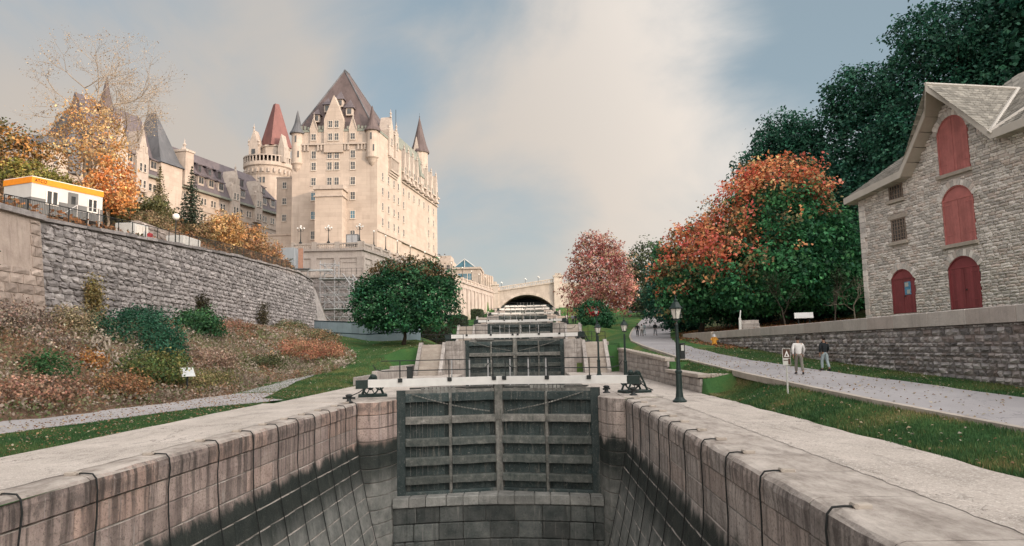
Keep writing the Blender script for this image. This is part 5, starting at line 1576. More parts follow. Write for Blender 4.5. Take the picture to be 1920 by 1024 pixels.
# ------------------------------------------------------------------ left wing of the hotel
WF = FR(-86.5, 118, .239, .971)
L0, L1 = 0.0, 78.5
m = MB(); WF.box(m, 4.0, L1, -12, 0, 18, 40.0); m.build('wall', M['castle'], ct, o)
ZR, IN = 50.2, 5.4
def wing_roof(a0, a1, hip0, hip1, mat):
    vs = [WF.p(a0, .5, 40), WF.p(a1, .5, 40), WF.p(a1, -11, 40), WF.p(a0, -11, 40), WF.p(a0 + .4, -.8, 43.0), WF.p(a1 - .4, -.8, 43.0), WF.p(a0 + hip0, -IN, ZR), WF.p(a1 - hip1, -IN, ZR)]
    return MB().add(vs, [(0, 1, 5, 4), (4, 5, 7, 6), (1, 2, 7, 5), (2, 3, 6, 7), (3, 0, 4, 6), (3, 2, 1, 0)])
wing_roof(36.0, L1 + .4, .2, 7.5, None).build('roof', M['roof_purple'], ct, o)
ZR, IN = 54.6, 7.0
wing_roof(16.0, 33.5, .3, .2, None).build('roof', M['roof_purple'], ct, o)
vs = [WF.p(3.6, .5, 40), WF.p(16, .5, 40), WF.p(16, -11, 40), WF.p(3.6, -11, 40), WF.p(6, -3, 42.6), WF.p(16, -3, 42.6), WF.p(16, -8, 42.6), WF.p(6, -8, 42.6)]
MB().add(vs, [(0, 1, 5, 4), (1, 2, 6, 5), (2, 3, 7, 6), (3, 0, 4, 7), (4, 5, 6, 7)]).build('roof', M['roof_grey'], ct, o)
q = WF.p(10.5, -.5, 0); MB().lathe([(1.5, 36), (1.5, 41.0), (1.8, 41.2), (.9, 43.2), (.05, 45.6)], (q[0], q[1], 0), 10).build('turret', M['roof_grey'], ct, o)
m = MB(); WF.box(m, 4.0, L1 + .3, -.3, .75, 39.6, 40.1); m.build('eaves_gutter', M['roof_green'], ct, o)
m = MB(); WF.box(m, 4.0, L1, -.1, .18, 35.3, 35.6); m.build('string_course', M['castle_trim'], ct, o)
# stone gables on the wing
for a, w, zp in ((56.6, 3.2, 47.6), (66.0, 3.0, 47.2), (26.2, 3.2, 49.0), (20.6, 3.2, 48.6)):
    gm = MB(); gable(gm, WF, a, w, 36, 43.2, zp, -3, .8); q = gm.build('gable', M['castle_trim'], ct, o)
    m = MB(); finial(m, WF.p(a, .4, zp - .2), 2.0, .3)
    for k in (-1, 1):
        finial(m, WF.p(a + k * w * .45, .5, 43.0), 1.7, .3); WF.box(m, a + k * w * .25 - .3, a + k * w * .25 + .3, -.5, .9, 44.2, 45.6)
    m.build('gable_ornament', M['castle_trim'], q, o)
    for k in (-.55, .55): window(ct, o, WF, a + k, 41.0, .6, 1.6, (0, 1), out=.8, fw=.1)
    for k in (-.55, .55): window(ct, o, WF, a + k, 37.6, .6, 1.5, (0, 1), out=.8, fw=.1)
# dormers in two rows
for a in (41.5, 44.8, 48.3, 51.8, 60.2, 69.5, 73.2, 18.0, 23.4, 30.0):
    z = 42.6
    m = MB(); WF.box(m, a - 1.0, a + 1.0, -3.2, .05, z - 1.3, z + .9); q = m.build('dormer', M['castle_trim'], ct, o)
    vs = [WF.p(a - 1.25, .4, z + .8), WF.p(a + 1.25, .4, z + .8), WF.p(a + 1.1, -4.4, z + 3.0), WF.p(a - 1.1, -4.4, z + 3.0)]
    MB().extrude(vs, (0, 0, .25)).build('dormer_roof', M['roof_purple'], q, o)
    m = MB(); WF.box(m, a - .75, a - .08, .03, .1, z - .8, z + .6); WF.box(m, a + .08, a + .75, .03, .1, z - .8, z + .6); m.build('pane', M['glass'], q, o)
for a in (43.2, 46.7, 50.2, 53.8, 58.4, 62.6, 67.8, 72.0, 22.5):
    z = 45.9
    m = MB(); WF.box(m, a - .65, a + .65, -4.6, -2.0, z - .9, z + .9); q = m.build('dormer', M['roof_purple'], ct, o)
    vs = [WF.p(a - .85, -1.7, z + .85), WF.p(a + .85, -1.7, z + .85), WF.p(a + .8, -5.0, z + 2.2), WF.p(a - .8, -5.0, z + 2.2)]
    MB().extrude(vs, (0, 0, .2)).build('dormer_roof', M['roof_purple'], q, o)
    m = MB(); WF.box(m, a - .45, a + .45, -2.03, -1.95, z - .7, z + .6); m.build('pane', M['glass'], q, o)
a = 39.0
while a < 78:
    if min(abs(a - 56.6), abs(a - 66.0)) > 2.3:
        for k in (-.5, .5):
            window(ct, o, WF, a + k, 37.7, .6, 1.45, (0, 1), fw=.1)
            window(ct, o, WF, a + k, 33.6, .6, 1.45, (0, 1), fw=.1)
    a += 3.4
for a in (6.5, 12.5, 18, 23.4, 29.2, 30.4):
    for z in (37.6, 33.8): window(ct, o, WF, a, z, .8, 1.5, (0, 1), fw=.1)
# pavilion with pyramid roof, chimney gable
m = MB(); WF.box(m, 31.2, 37.6, -9, .9, 18, 43.4); m.build('pavilion_wall', M['castle'], ct, o)
vs = [WF.p(30.8, 1.3, 43.4), WF.p(38.0, 1.3, 43.4), WF.p(38.0, -9.4, 43.4), WF.p(30.8, -9.4, 43.4), WF.p(31.4, .4, 44.6), WF.p(37.4, .4, 44.6), WF.p(37.4, -8.6, 44.6), WF.p(31.4, -8.6, 44.6), WF.p(34.2, -3.6, 55.6), WF.p(34.2, -5.6, 55.6)]
MB().add(vs, [(0, 1, 5, 4), (1, 2, 6, 5), (2, 3, 7, 6), (3, 0, 4, 7), (4, 5, 8), (5, 6, 9, 8), (6, 7, 9), (7, 4, 8, 9)]).build('roof', M['roof_grey'], ct, o)
m = MB(); WF.box(m, 38.0, 40.6, -5.5, 1.3, 40, 47.6); q = m.build('chimney', M['castle'], ct, o)
m = MB(); WF.box(m, 37.8, 40.8, -5.7, 1.5, 47.6, 48.1); finial(m, WF.p(38.6, .4, 48.1), 2.6, .4); finial(m, WF.p(40.0, -1.4, 48.1), 1.6, .3); m.build('chimney_cap', M['castle_trim'], q, o)
# cross roof and little spire behind the pavilion
vs = [WF.p(20, -6, 46), WF.p(36, -6, 46), WF.p(36, -20, 46), WF.p(20, -20, 46), WF.p(22, -12, 56.5), WF.p(36, -12, 56.5)]
MB().add(vs, [(0, 1, 5, 4), (1, 2, 5), (2, 3, 4, 5), (3, 0, 4), (3, 2, 1, 0)]).build('roof', M['roof_grey'], ct, o)
sp_ = WF.p(21.5, -4.5, 0)
MB().lathe([(1.2, 46), (1.2, 52.2), (1.55, 52.4), (.8, 55.4), (.08, 59.2)], (sp_[0], sp_[1], 0), 10).build('turret', M['roof_brown'], ct, o)

# ------------------------------------------------------------------ far buildings left of the bridge
fb = thing('office_building', 'far stone building with a blue glass gable beyond the terrace', 'building', (-23, 262, 15))
o = tuple(fb.location)
BF = FR(-28.5, 258, 1, 0)
m = MB(); BF.box(m, 0, 10.2, -18, 0, 12, 31.3); m.build('wall', M['castle_trim'], fb, o)
m = MB(); BF.box(m, -.3, 10.6, -18, .5, 31.3, 32.0); m.build('cornice', M['castle_trim'], fb, o)
m = MB(); m.extrude([BF.p(1.2, .2, 32), BF.p(8.2, .2, 32), BF.p(4.7, .2, 34.8)], (0, 8, 0)); m.build('glass_gable', M['glass_blue'], fb, o)
m = MB()
for p, q in ((BF.p(.9, .3, 32), BF.p(4.7, .3, 35)), (BF.p(8.5, .3, 32), BF.p(4.7, .3, 35)), (BF.p(4.7, .3, 32), BF.p(4.7, .3, 34.8))): m.bar(p, q, .14, 5)
m.build('gable_frame', M['cream'], fb, o)
for k in range(4):
    for z in (28.4, 24.8, 21.0): window(fb, o, BF, 1.3 + k * 1.75, z, 1.45, 2.6, (1, 1), 'glass_blue', fw=.12)
BR = FR(-18.3, 258, .25, .97)
m = MB(); BR.box(m, 0, 16, -8, 0, 12, 29.6); m.build('wall', M['castle_trim'], fb, o)
for k in range(6):
    m = MB(); BR.box(m, k * 2.6, k * 2.6 + .7, -.1, .5, 12, 29.9); m.build('pilaster', M['castle'], fb, o)
    if k < 5: window(fb, o, BR, k * 2.6 + 1.65, 24.5, 1.2, 5.5, (0, 2), fw=.1)
fb2 = thing('stone_building', 'plain far beige building behind the castle end and the terrace lamps', 'building', (-36, 270, 15)); o = tuple(fb2.location)
B2 = FR(-39, 268, 1, 0)
m = MB(); B2.box(m, 0, 10, -14, 0, 12, 35.6); m.build('wall', M['castle'], fb2, o)
m = MB(); B2.box(m, 1, 9, -12, -1, 35.6, 37.8); m.build('penthouse', M['castle_trim'], fb2, o)
for k in range(4): window(fb2, o, B2, 1.5 + k * 2.2, 33.2, 1.2, 1.8, (1, 1), fw=.1)
fb3 = thing('brick_building', 'small far pinkish brick building just left of the bridge', 'building', (-15, 268, 15)); o = tuple(fb3.location)
B3 = FR(-18.5, 275, 1, 0)
m = MB(); B3.box(m, 0, 6.0, -10, 0, 12, 26.3); m.build('wall', simple('pink_brick', (.42, .27, .22), .9, .2, 2), fb3, o)
m = MB(); B3.box(m, 3.8, 4.9, -3, -1, 26.3, 28.3); m.build('chimney', M['castle_trim'], fb3, o)
for k in range(3): window(fb3, o, B3, 1.2 + k * 1.8, 23.6, .9, 1.6, (0, 1), fw=.1)

# ------------------------------------------------------------------ the stone bridge
br = thing('stone_bridge', 'pale stone arch bridge across the head of the lock flight', 'bridge', (-1.4, 232, 14))
o = tuple(br.location)
BY0, BY1 = 232.0, 250.0
def deck(x): return 21.1 + (x + 11) * 0.13
xa, xb, zs0, zc = -10.2, 7.25, 15.4, 19.65
# circular arc through springings and crown
hs = (xb - xa) / 2; ri = zc - zs0; R = (hs * hs + ri * ri) / (2 * ri); cx0 = (xa + xb) / 2; cz0 = zc - R
arc = [(cx0 + R * sin(t), cz0 + R * cos(t)) for t in [math.asin(hs / R) * (2 * k / 20 - 1) for k in range(21)]]
m = MB(); vs = []; fs = []
for (x, z) in arc:
    vs += [(x, BY0, z), (x, BY0, deck(x)), (x, BY1, z), (x, BY1, deck(x))]
for k in range(20):
    a = 4 * k; fs += [(a, a + 4, a + 5, a + 1), (a + 2, a + 3, a + 7, a + 6), (a, a + 2, a + 6, a + 4), (a + 1, a + 5, a + 7, a + 3)]
m.add(vs, fs).build('spandrel_wall', M['bridge'], br, o)
m = MB(); m.bbox((-13.5, BY0 - .02, 8), (xa + .01, BY1, deck(-11))); m.build('abutment', M['bridge'], br, o)
m = MB(); m.bbox((xb - .01, BY0 - .02, 8), (24, BY1, 23.2)); m.build('abutment', M['bridge'], br, o)
for k in range(20):
    (x0, z0), (x1, z1) = arc[k], arc[k + 1]
    def outw(x, z, d): l = hypot(x - cx0, z - cz0); return (x + (x - cx0) / l * d, z + (z - cz0) / l * d)
    g = .02; q0, q1 = outw(x0, z0, .85), outw(x1, z1, .85)
    MB().extrude([(x0 + g, BY0 - .18, z0), (x1 - g, BY0 - .18, z1), (q1[0] - g, BY0 - .18, q1[1]), (q0[0] + g, BY0 - .18, q0[1])], (0, .4, 0)).build('voussoir', M['bridge'], br, o)
m = MB(); m.extrude([(-12, BY0 - .35, deck(-12) - .25), (9, BY0 - .35, deck(9) - .25), (9, BY0 - .35, deck(9) + .1), (-12, BY0 - .35, deck(-12) + .1)], (0, .8, 0)); m.build('cornice', M['bridge'], br, o)
m = MB(); m.extrude([(-12, BY0 - .2, deck(-12) + .95), (9, BY0 - .2, deck(9) + .95), (9, BY0 - .2, deck(9) + 1.2), (-12, BY0 - .2, deck(-12) + 1.2)], (0, .5, 0)); m.build('parapet_rail', M['bridge'], br, o)
m = MB(); x = -11.8
while x < 8.6: m.bbox((x, BY0 - .1, deck(x) + .08), (x + .28, BY0 + .2, deck(x) + .97)); x += .55
ob = m.build('baluster', M['bridge'], br, o); ob['kind'] = 'stuff'
for (x0, x1, zt) in ((7.4, 10.2, 25.2), (-12.6, -10.6, 22.8)):
    m = MB(); m.bbox((x0, BY0 - .9, 10), (x1, BY0 + 1.5, zt)); q = m.build('bridge_pier', M['bridge'], br, o)
    MB().bbox((x0 - .25, BY0 - 1.15, zt), (x1 + .25, BY0 + 1.75, zt + .45)).build('pier_cap', M['bridge'], q, o); MB().bbox((x0 + .4, BY0 - .5, zt + .45), (x1 - .4, BY0 + 1.1, zt + 1.2)).build('pier_block', M['bridge'], q, o); MB().bbox((x0 - .15, BY0 - 1.05, 20.3), (x1 + .15, BY0, 20.6)).build('pier_band', M['bridge'], q, o)
MB().bbox((10.2, BY0 - .4, 8), (19, BY0, 22.4)).build('wing_wall', M['bridge'], br, o)
MB().bbox((-12, BY1, 8), (24, BY1 + .6, 22)).build('dark_arch_backing', M['hoard_dark'], br, o)  # added wall, coloured dark to stand in for shade under the arch
MB().bbox((xa + .1, BY0 + 2.5, 13.0), (xb - .1, BY0 + 3.0, 16.4)).bbox((xa + .1, BY0 + 2.3, 16.4), (xb - .1, BY0 + 3.0, 16.55)).build('inner_footbridge', M['hoard_dark'], br, o)
for k, x in enumerate((-9.6, -1.8, 2.4)):
    t = thing('bridge_lamp', 'tiny globe lamp on the bridge parapet, %s from the left' % ORD[k], 'street lamp', (x, BY0 + 1, deck(x) + 1.1), 0, 'tiny lamps on the bridge')
    MB().lathe([(.1, -.3), (.06, .4), (.05, 1.4)], n=6).build('post', M['iron'], t); MB().ball((0, 0, 1.55), .22, 8).ball((.35, 0, 1.3), .16, 6).build('globe', M['globe'], t)

# ------------------------------------------------------------------ stone storehouse on the right
ms = thing('stone_storehouse', 'tall rubble stone storehouse with red doors, red shutters and shingled roof', 'house', (22.5, 49.0, 4.15))
ms.rotation_euler = (0, 0, atan2(-.982, .191))
# local: x along the front (towards the camera), -y outward, z up
GX = 8.5
prof = [(-0.75, 7.95, .62), (5.1, 8.45, .80), (7.55, 11.45, .82), (GX, 12.65, 1.40), (9.45, 11.45, .82), (11.95, 8.85, .80), (17.5, 8.95, .80)]
wallp = [(0, -1.2), (17, -1.2), (17, 8.8), (11.9, 8.75), (GX, 12.3), (5.2, 8.4), (0, 7.95)]
openings = [  # x0, x1, z0, zspring, ztop(arch) , kind
    (2.62, 4.62, 0.02, 2.2, 2.78, 'door'), (7.42, 9.60, 0.02, 2.35, 2.98, 'door'),
    (7.38, 9.60, 3.72, 6.3, 7.0, 'shutter'), (7.38, 9.60, 7.78, 10.2, 11.05, 'shutter'),
    (2.98, 4.26, 4.55, 5.92, 5.98, 'window'), (2.98, 4.2, 7.22, 8.12, 8.16, 'window'),
    (13.2, 15.2, 0.02, 2.2, 2.8, 'door'), (13.4, 15.0, 4.3, 5.9, 6.0, 'window')]
m = MB(); m.extrude([(x, .10, z) for x, z in wallp], (0, 9.5, 0))
m.build('wall', M['museum_mortar'], ms)
# left end wall is the side of the same block; facing stones on front and end
MS = unit_set('museum_stone', 10, g=2, ch=0.05, bulge=0.28, jit=0.16)
rm = random.Random(13)
def inside_prof(x, z):
    for (x0, z0), (x1, z1) in zip([(0, 7.95), (5.2, 8.4), (GX, 12.3), (11.9, 8.75)], [(5.2, 8.4), (GX, 12.3), (11.9, 8.75), (17, 8.8)]):
        if x0 <= x <= x1: return z < z0 + (z1 - z0) * (x - x0) / (x1 - x0)
    return False
def arch_z(op, x):
    x0, x1, z0, zs_, zt, k = op
    if zt - zs_ < .1: return zt
    c = (x0 + x1) / 2; h = (x1 - x0) / 2; ri = zt - zs_; R = (h * h + ri * ri) / (2 * ri)
    return zt - R + sqrt(max(0, R * R - (x - c) ** 2))
def hole(a, b, z0, z1):
    segs = [(a, b)]
    for op in openings:
        zt = op[4] + (.34 if op[4] - op[3] > .1 else .25); 
        if z1 > op[2] - (.02 if op[5] == 'door' else .22) and z0 < zt:
            x0, x1 = op[0] - .03, op[1] + .03
            if z0 > op[3] and op[4] - op[3] > .1:
                # follow the arch ring
                zz = (z0 + z1) / 2; c = (x0 + x1) / 2; h = (x1 - x0) / 2 + .02; ri = op[4] - op[3] + .32; R = (h * h + ri * ri) / (2 * ri)
                dz = zz - (zt - R); half = sqrt(max(0, R * R - dz * dz)) if dz < R else 0
                x0, x1 = c - half, c + half
            ns = []
            for (p, q) in segs:
                if q <= x0 or p >= x1: ns.append((p, q))
                else:
                    if x0 - p > .1: ns.append((p, x0))
                    if q - x1 > .1: ns.append((x1, q))
            segs = ns
    return segs
sp = []
for (s, z, w, h) in courses(0.0, 16.4, lambda y: -1.0, lambda y: 12.3, (0.12, 0.21), (0.22, 0.58), rm, 0.016, hole):
    if inside_prof(s + w / 2, z + h * .7): sp.append(((s, 0, z), 0, 0, w, .12, h))
sp.sort(key=lambda q: (abs(q[0][2] - 4.5) + abs(q[0][0] - 8) * .6))
masonry(ms, 'stone', M['museum_stone'], sp, MS, 300, 'stone_facing')
sp = [((0.0, s, z), -pi / 2, 0, w, .12, h) for (s, z, w, h) in courses(0.1, 9.6, lambda y: -1, lambda y: 7.8, (0.2, 0.32), (0.3, 0.75), rm, 0.022)]
sp = [((0.02, p[1] + w, p[2]), rz, t, w, d, h) for (p, rz, t, w, d, h) in sp]
masonry(ms, 'stone', M['museum_stone'], sp, MS, 0, 'stone_facing_end')
for oi, op in enumerate(openings):
    x0, x1, z0, zs_, zt, kind = op
    c = (x0 + x1) / 2; arch = zt - zs_ > .1
    n = 10
    top = [(x0 + (x1 - x0) * k / n, arch_z(op, x0 + (x1 - x0) * k / n)) for k in range(n + 1)]
    if arch:   # voussoirs
        h = (x1 - x0) / 2; ri = zt - zs_; R = (h * h + ri * ri) / (2 * ri); cz = zt - R; a0 = math.asin(min(1, h / R)); nv = 13
        for k in range(nv):
            t0, t1 = -a0 * 1.04 + 2.08 * a0 * k / nv + .008, -a0 * 1.04 + 2.08 * a0 * (k + 1) / nv - .008
            j = rm.uniform(-.03, .05)
            MB().extrude([(c + R * sin(t0), -.04, cz + R * cos(t0)), (c + R * sin(t1), -.04, cz + R * cos(t1)), (c + (R + .34 + j) * sin(t1), -.04, cz + (R + .34 + j) * cos(t1)), (c + (R + .34 + j) * sin(t0), -.04, cz + (R + .34 + j) * cos(t0))], (0, .14, 0)).build('arch_stone', M['museum_stone'], ms)
    else:
        MB().cbox((c, .02, zt + .13), (x1 - x0 + .5, .12, .24), .02).build('lintel', M['dressed'], ms)
    if kind != 'door':
        MB().cbox((c, -.02, z0 - .11), (x1 - x0 + .34, .3, .2), .025).build('window_sill', M['dressed'], ms)
    if kind in ('door', 'shutter'):
        mt = M['doorred' if kind == 'door' else 'shutter']
        d = MB().extrude([(x0, .085, z0), (x1, .085, z0)] + [(x, .085, z) for x, z in reversed(top)], (0, .012, 0)).build('door' if kind == 'door' else 'shutter', mt, ms)
        # boards of the two leaves, each its own piece
        nb = 10
        zl = zs_ - .05 if kind == 'door' else (zs_ - .1 if z0 < 5 else 99)
        for k in range(nb):
            a, b_ = x0 + .07 + (x1 - x0 - .14) * k / nb, x0 + .07 + (x1 - x0 - .14) * (k + 1) / nb - .008
            if k == nb // 2: a += .02
            za, zb = min(arch_z(op, a) - .05, zl), min(arch_z(op, b_) - .05, zl)
            MB().extrude([(a, .045 + rm.uniform(0, .008), z0 + .03), (b_, .045, z0 + .03), (b_, .045, zb), (a, .045, za)], (0, .05, 0)).build('board', mt, d)
        fr_ = MB()
        fr_.bbox((x0, .0, z0), (x0 + .07, .09, zs_)).bbox((x1 - .07, .0, z0), (x1, .09, zs_))
        for (p, q) in zip(top, top[1:]): fr_.extrude([(p[0], .0, p[1] - .08), (q[0], .0, q[1] - .08), (q[0], .0, q[1]), (p[0], .0, p[1])], (0, .09, 0))
        if zl < 90: fr_.bbox((x0, .02, zl), (x1, .08, zl + .08))
        fr_.build('frame', mt, d)
        if zl < 90:
            MB().extrude([(x0 + .07, .06, zl + .08), (x1 - .07, .06, zl + .08)] + [(min(max(x, x0 + .07), x1 - .07), .06, max(z - .08, zl + .09)) for x, z in reversed(top)], (0, .03, 0)).build('fanlight_panel', mt, d)
        if kind == 'door': MB().ball((c + .12, .02, z0 + 1.05), .05, 8).build('handle', M['iron'], d)
        for zz in (z0 + .5, zs_ - .35):
            MB().bbox((x0 + .05, .03, zz), (x0 + .55, .05, zz + .06)).bbox((x1 - .55, .03, zz), (x1 - .05, .05, zz + .06)).build('hinge', mt, d)
        if oi == 0:
            MB().bbox((3.75, .02, 1.15), (4.28, .04, 1.95)).build('poster', M['poster'], d)
            MB().bbox((3.80, .012, 1.65), (4.1, .02, 1.9)).bbox((3.95, .012, 1.2), (4.22, .02, 1.45)).build('poster_print', M['signlite'], d)
    else:
        f = MB()
        for (a, b_, q0, q1) in ((x0, x0 + .07, z0, zt), (x1 - .07, x1, z0, zt), (x0 + .07, x1 - .07, zt - .07, zt), (x0 + .07, x1 - .07, z0, z0 + .07)): f.bbox((a, -.01, q0), (b_, .09, q1))
        nv, nh = (4, 5) if zt - z0 > 1.2 else (4, 2)
        for k in range(1, nv + 1): x = x0 + (x1 - x0) * k / (nv + 1); f.bbox((x - .02, .02, z0 + .06), (x + .02, .07, zt - .06))
        for k in range(1, nh + 1): z = z0 + (zt - z0) * k / (nh + 1); f.bbox((x0 + .06, .025, z - .02), (x1 - .06, .065, z + .02))
        w_ = f.build('window', simple('grey_brown_window_frame', (.24, .19, .16), .7, .2, 4) if oi == 4 else bpy.data.materials['grey_brown_window_frame'], ms)
        MB().bbox((x0 + .05, .07, z0 + .05), (x1 - .05, .095, zt - .05)).build('pane', M['glass'], w_)
# quoins on the left corner
z = -1.0
while z < 7.7:
    h = rm.uniform(.3, .42); w = rm.choice((.42, .62))
    MB().cbox((w / 2 - .06, .12, z + h / 2), (w, .36, h - .02), .02).build('quoin', M['museum_stone'], ms); z += h
# roof: main hip with eaves, and the steep hoisting gable with its pointed hood
RI, RZ = -7.2, 14.6   # ridge inward (y = +7.2) and height
def P_(x, e, z): return (x, -e, z)
eave = [P_(*[(p[0]), p[2], p[1]]) if False else (p[0], -p[2], p[1]) for p in prof]
ridge_in = 7.2
rf = MB()
T = .16
# main slopes: left of the gable, right of the gable, left hip
A = (-0.75, -.62, 7.95); B = (5.1, -.8, 8.45); Bv = (7.6, 3.2, 11.4); Rl = (6.2, ridge_in, RZ); Rr = (18, ridge_in, RZ); E2 = (17.5, -.8, 8.95); D2 = (11.95, -.8, 8.85); G = (GX, 4.7, 12.62)
Ab = (-0.75, 10.2, 7.95)
def slab(m, pts, t=T):
    n = len(pts); vs = [tuple(p) for p in pts] + [(p[0], p[1], p[2] + t) for p in pts]
    return m.add(vs, [tuple(range(n - 1, -1, -1)), tuple(range(n, 2 * n))] + [(i, (i + 1) % n, n + (i + 1) % n, n + i) for i in range(n)])
slab(rf, [A, B, G, Rl]); slab(rf, [D2, E2, Rr, Rl, G]); slab(rf, [Ab, A, Rl]); slab(rf, [(18, 15.2, 8.5), Ab, Rl, Rr])
rf.build('roof', M['shingle'], ms)
gf = MB()
slab(gf, [B, (7.55, -.82, 11.45), (GX, -1.40, 12.65), G], .14); slab(gf, [(GX, -1.40, 12.65), (9.45, -.82, 11.45), D2, G], .14)
gf.build('gable_roof', M['shingle'], ms)
# courses of shingles, thin overlapping strips following the slopes
def shingle_rows(pl, pr, ql, qr, n, lift=.05):
    """rows between the lower edge pl-pr and the upper edge ql-qr"""
    pl, pr, ql, qr = map(Vector, (pl, pr, ql, qr)); m = MB(); 
    for k in range(n):
        t0, t1 = k / n, (k + 1) / n
        a, b_ = pl.lerp(ql, t0), pr.lerp(qr, t0); c_, d_ = pl.lerp(ql, t1), pr.lerp(qr, t1)
        L = (b_ - a).length; q = max(1, int(L / .32)); 
        for i in range(q):
            u0, u1 = (i + .03) / q, (i + .97) / q
            up_ = T + lift + rm.uniform(-.012, .012)
            V4 = [a.lerp(b_, u0), a.lerp(b_, u1), c_.lerp(d_, u1), c_.lerp(d_, u0)]
            v = [V4[0] + Vector((0, 0, up_)), V4[1] + Vector((0, 0, up_)), V4[2] + Vector((0, 0, up_ - .04)), V4[3] + Vector((0, 0, up_ - .04)), V4[0] + Vector((0, 0, T - .01)), V4[1] + Vector((0, 0, T - .01))]
            m.add([tuple(x) for x in v], [(0, 1, 2, 3), (4, 5, 1, 0)])
    return m
sh = MB()
for args in ((A, B, Rl, G, 26), (D2, E2, G, Rr, 22), ((GX, -1.40, 12.65), (GX, 4.7, 12.62), D2, D2, 1)):
    if args[-1] > 1: q = shingle_rows(*args); sh.add(q.v, q.f)
q = shingle_rows(D2, D2, (GX, -1.40, 12.65), G, 16); 
# gable right slope: rows run from the hood back to the valley
q = shingle_rows((11.95, -.8, 8.85), (11.9, -.7, 8.9), (GX, -1.40, 12.65), G, 18); sh.add(q.v, q.f)
q = shingle_rows(B, (5.15, -.7, 8.5), (GX, -1.40, 12.65), G, 18); sh.add(q.v, q.f)
ob = sh.build('shingle', M['shingle'], ms); ob['kind'] = 'stuff'
# fascia boards along the eaves line and soffit boards back to the wall
for (p, q) in zip(prof, prof[1:]):
    a, b_ = Vector((p[0], -p[2] - .03, p[1] - .22)), Vector((q[0], -q[2] - .03, q[1] - .22))
    MB().add([tuple(a), tuple(b_), tuple(b_ + Vector((0, 0, .42))), tuple(a + Vector((0, 0, .42))), tuple(a + Vector((0, .06, 0))), tuple(b_ + Vector((0, .06, 0))), tuple(b_ + Vector((0, .06, .42))), tuple(a + Vector((0, .06, .42)))],
             [(0, 1, 2, 3), (7, 6, 5, 4), (0, 4, 5, 1), (3, 2, 6, 7), (0, 3, 7, 4), (1, 5, 6, 2)]).build('fascia', M['fascia'], ms)
    n = max(1, int(hypot(q[0] - p[0], q[1] - p[1]) / .9))
    for k in range(n):
        f0, f1 = k / n + .01, (k + 1) / n - .01
        s0 = (p[0] + (q[0] - p[0]) * f0, p[1] + (q[1] - p[1]) * f0, p[2] + (q[2] - p[2]) * f0); s1 = (p[0] + (q[0] - p[0]) * f1, p[1] + (q[1] - p[1]) * f1, p[2] + (q[2] - p[2]) * f1)
        MB().add([(s0[0], -s0[2], s0[1] - .18), (s1[0], -s1[2], s1[1] - .18), (s1[0], .12, s1[1] - .18), (s0[0], .12, s0[1] - .18), (s0[0], -s0[2], s0[1] - .14), (s1[0], -s1[2], s1[1] - .14), (s1[0], .12, s1[1] - .14), (s0[0], .12, s0[1] - .14)], [(0, 1, 2, 3), (7, 6, 5, 4), (0, 4, 5, 1), (1, 5, 6, 2), (2, 6, 7, 3), (3, 7, 4, 0)]).build('soffit_board', M['soffit'], ms)
MB().bbox((-.80, -.62, 7.74), (-.74, 10.2, 8.14)).build('fascia', M['fascia'], ms)
m = MB(); m.tube([(GX - .0, -1.42, 12.86), (GX, 4.7, 12.84)], .10, 6); m.tube([(GX, 4.7, 12.84), D2 and (11.95, -.75, 9.05)], .12, 6); m.build('ridge_board', M['fascia'], ms)
m = MB(); a = Vector((11.95, -.86, 8.95)); b_ = Vector((13.9, 3.4, 11.9)); m.tube([a, b_], .16, 6); m.build('valley_board', M['fascia'], ms)

# ------------------------------------------------------------------ site trailer above the left wall
tr = thing('site_trailer', 'white and grey site trailer with an orange roof band above the rubble wall', 'trailer', (-38.7, 54.0, 13.35))
tr.rotation_euler = (0, 0, atan2(5.8, 2.1))
# local x along the side (away from camera), -y outward (towards the lock), z up
TL, TD, TH = 6.2, 3.2, 3.1
MB().bbox((0, 0, .35), (TL, TD, TH)).build('body', M['cream'], tr)
MB().bbox((-.03, -.03, .35), (TL + .03, TD + .03, 1.55)).build('skirt_panel', M['greypanel'], tr)
MB().bbox((-.05, -.05, TH - .42), (TL + .05, TD + .05, TH + .05)).build('roof_band', M['orange'], tr)
MB().bbox((-.02, -.02, TH + .05), (TL + .02, TD + .02, TH + .12)).build('roof', M['white'], tr)
for x in (.4, 2.9, 5.5): MB().bbox((x, .2, -.4), (x + .3, .6, .35)).bbox((x, TD - .6, -.4), (x + .3, TD - .2, .35)).build('support', M['greypanel'], tr)
for (x, w) in ((1.15, 1.05), (4.75, .95)):
    f = MB(); z0, z1 = 1.15, 2.35
    for (a, b_, q0, q1) in ((x, x + .1, z0, z1), (x + w - .1, x + w, z0, z1), (x + .1, x + w - .1, z1 - .1, z1), (x + .1, x + w - .1, z0, z0 + .1), (x + w / 2 - .05, x + w / 2 + .05, z0, z1)): f.bbox((a, -.09, q0), (b_, .02, q1))
    q = f.build('window', M['white'], tr); MB().bbox((x + .05, -.05, z0 + .05), (x + w - .05, .01, z1 - .05)).build('pane', M['glass'], q)
q = MB().bbox((3.05, -.07, .45), (3.9, .02, 2.5)).build('door', M['greypanel'], tr)
MB().bbox((3.3, -.10, 1.55), (3.65, -.06, 2.2)).build('pane', M['glass'], q); MB().ball((3.8, -.12, 1.4), .05, 8).build('handle', M['steel'], q)
MB().bbox((2.9, -1.3, .2), (5.0, -.06, .3)).build('landing', M['greypanel'], tr)
lm = MB()
for x in (2.95, 3.95, 4.95): lm.bar((x, -1.25, -.4), (x, -1.25, 1.3), .03, 5)
lm.bar((2.95, -1.25, 1.3), (4.95, -1.25, 1.3), .03, 5).bar((2.95, -1.25, .8), (4.95, -1.25, .8), .025, 5).bar((1.8, -1.25, .4), (2.95, -1.25, 1.3), .03, 5)
lm.build('landing_rail', M['steel'], tr)
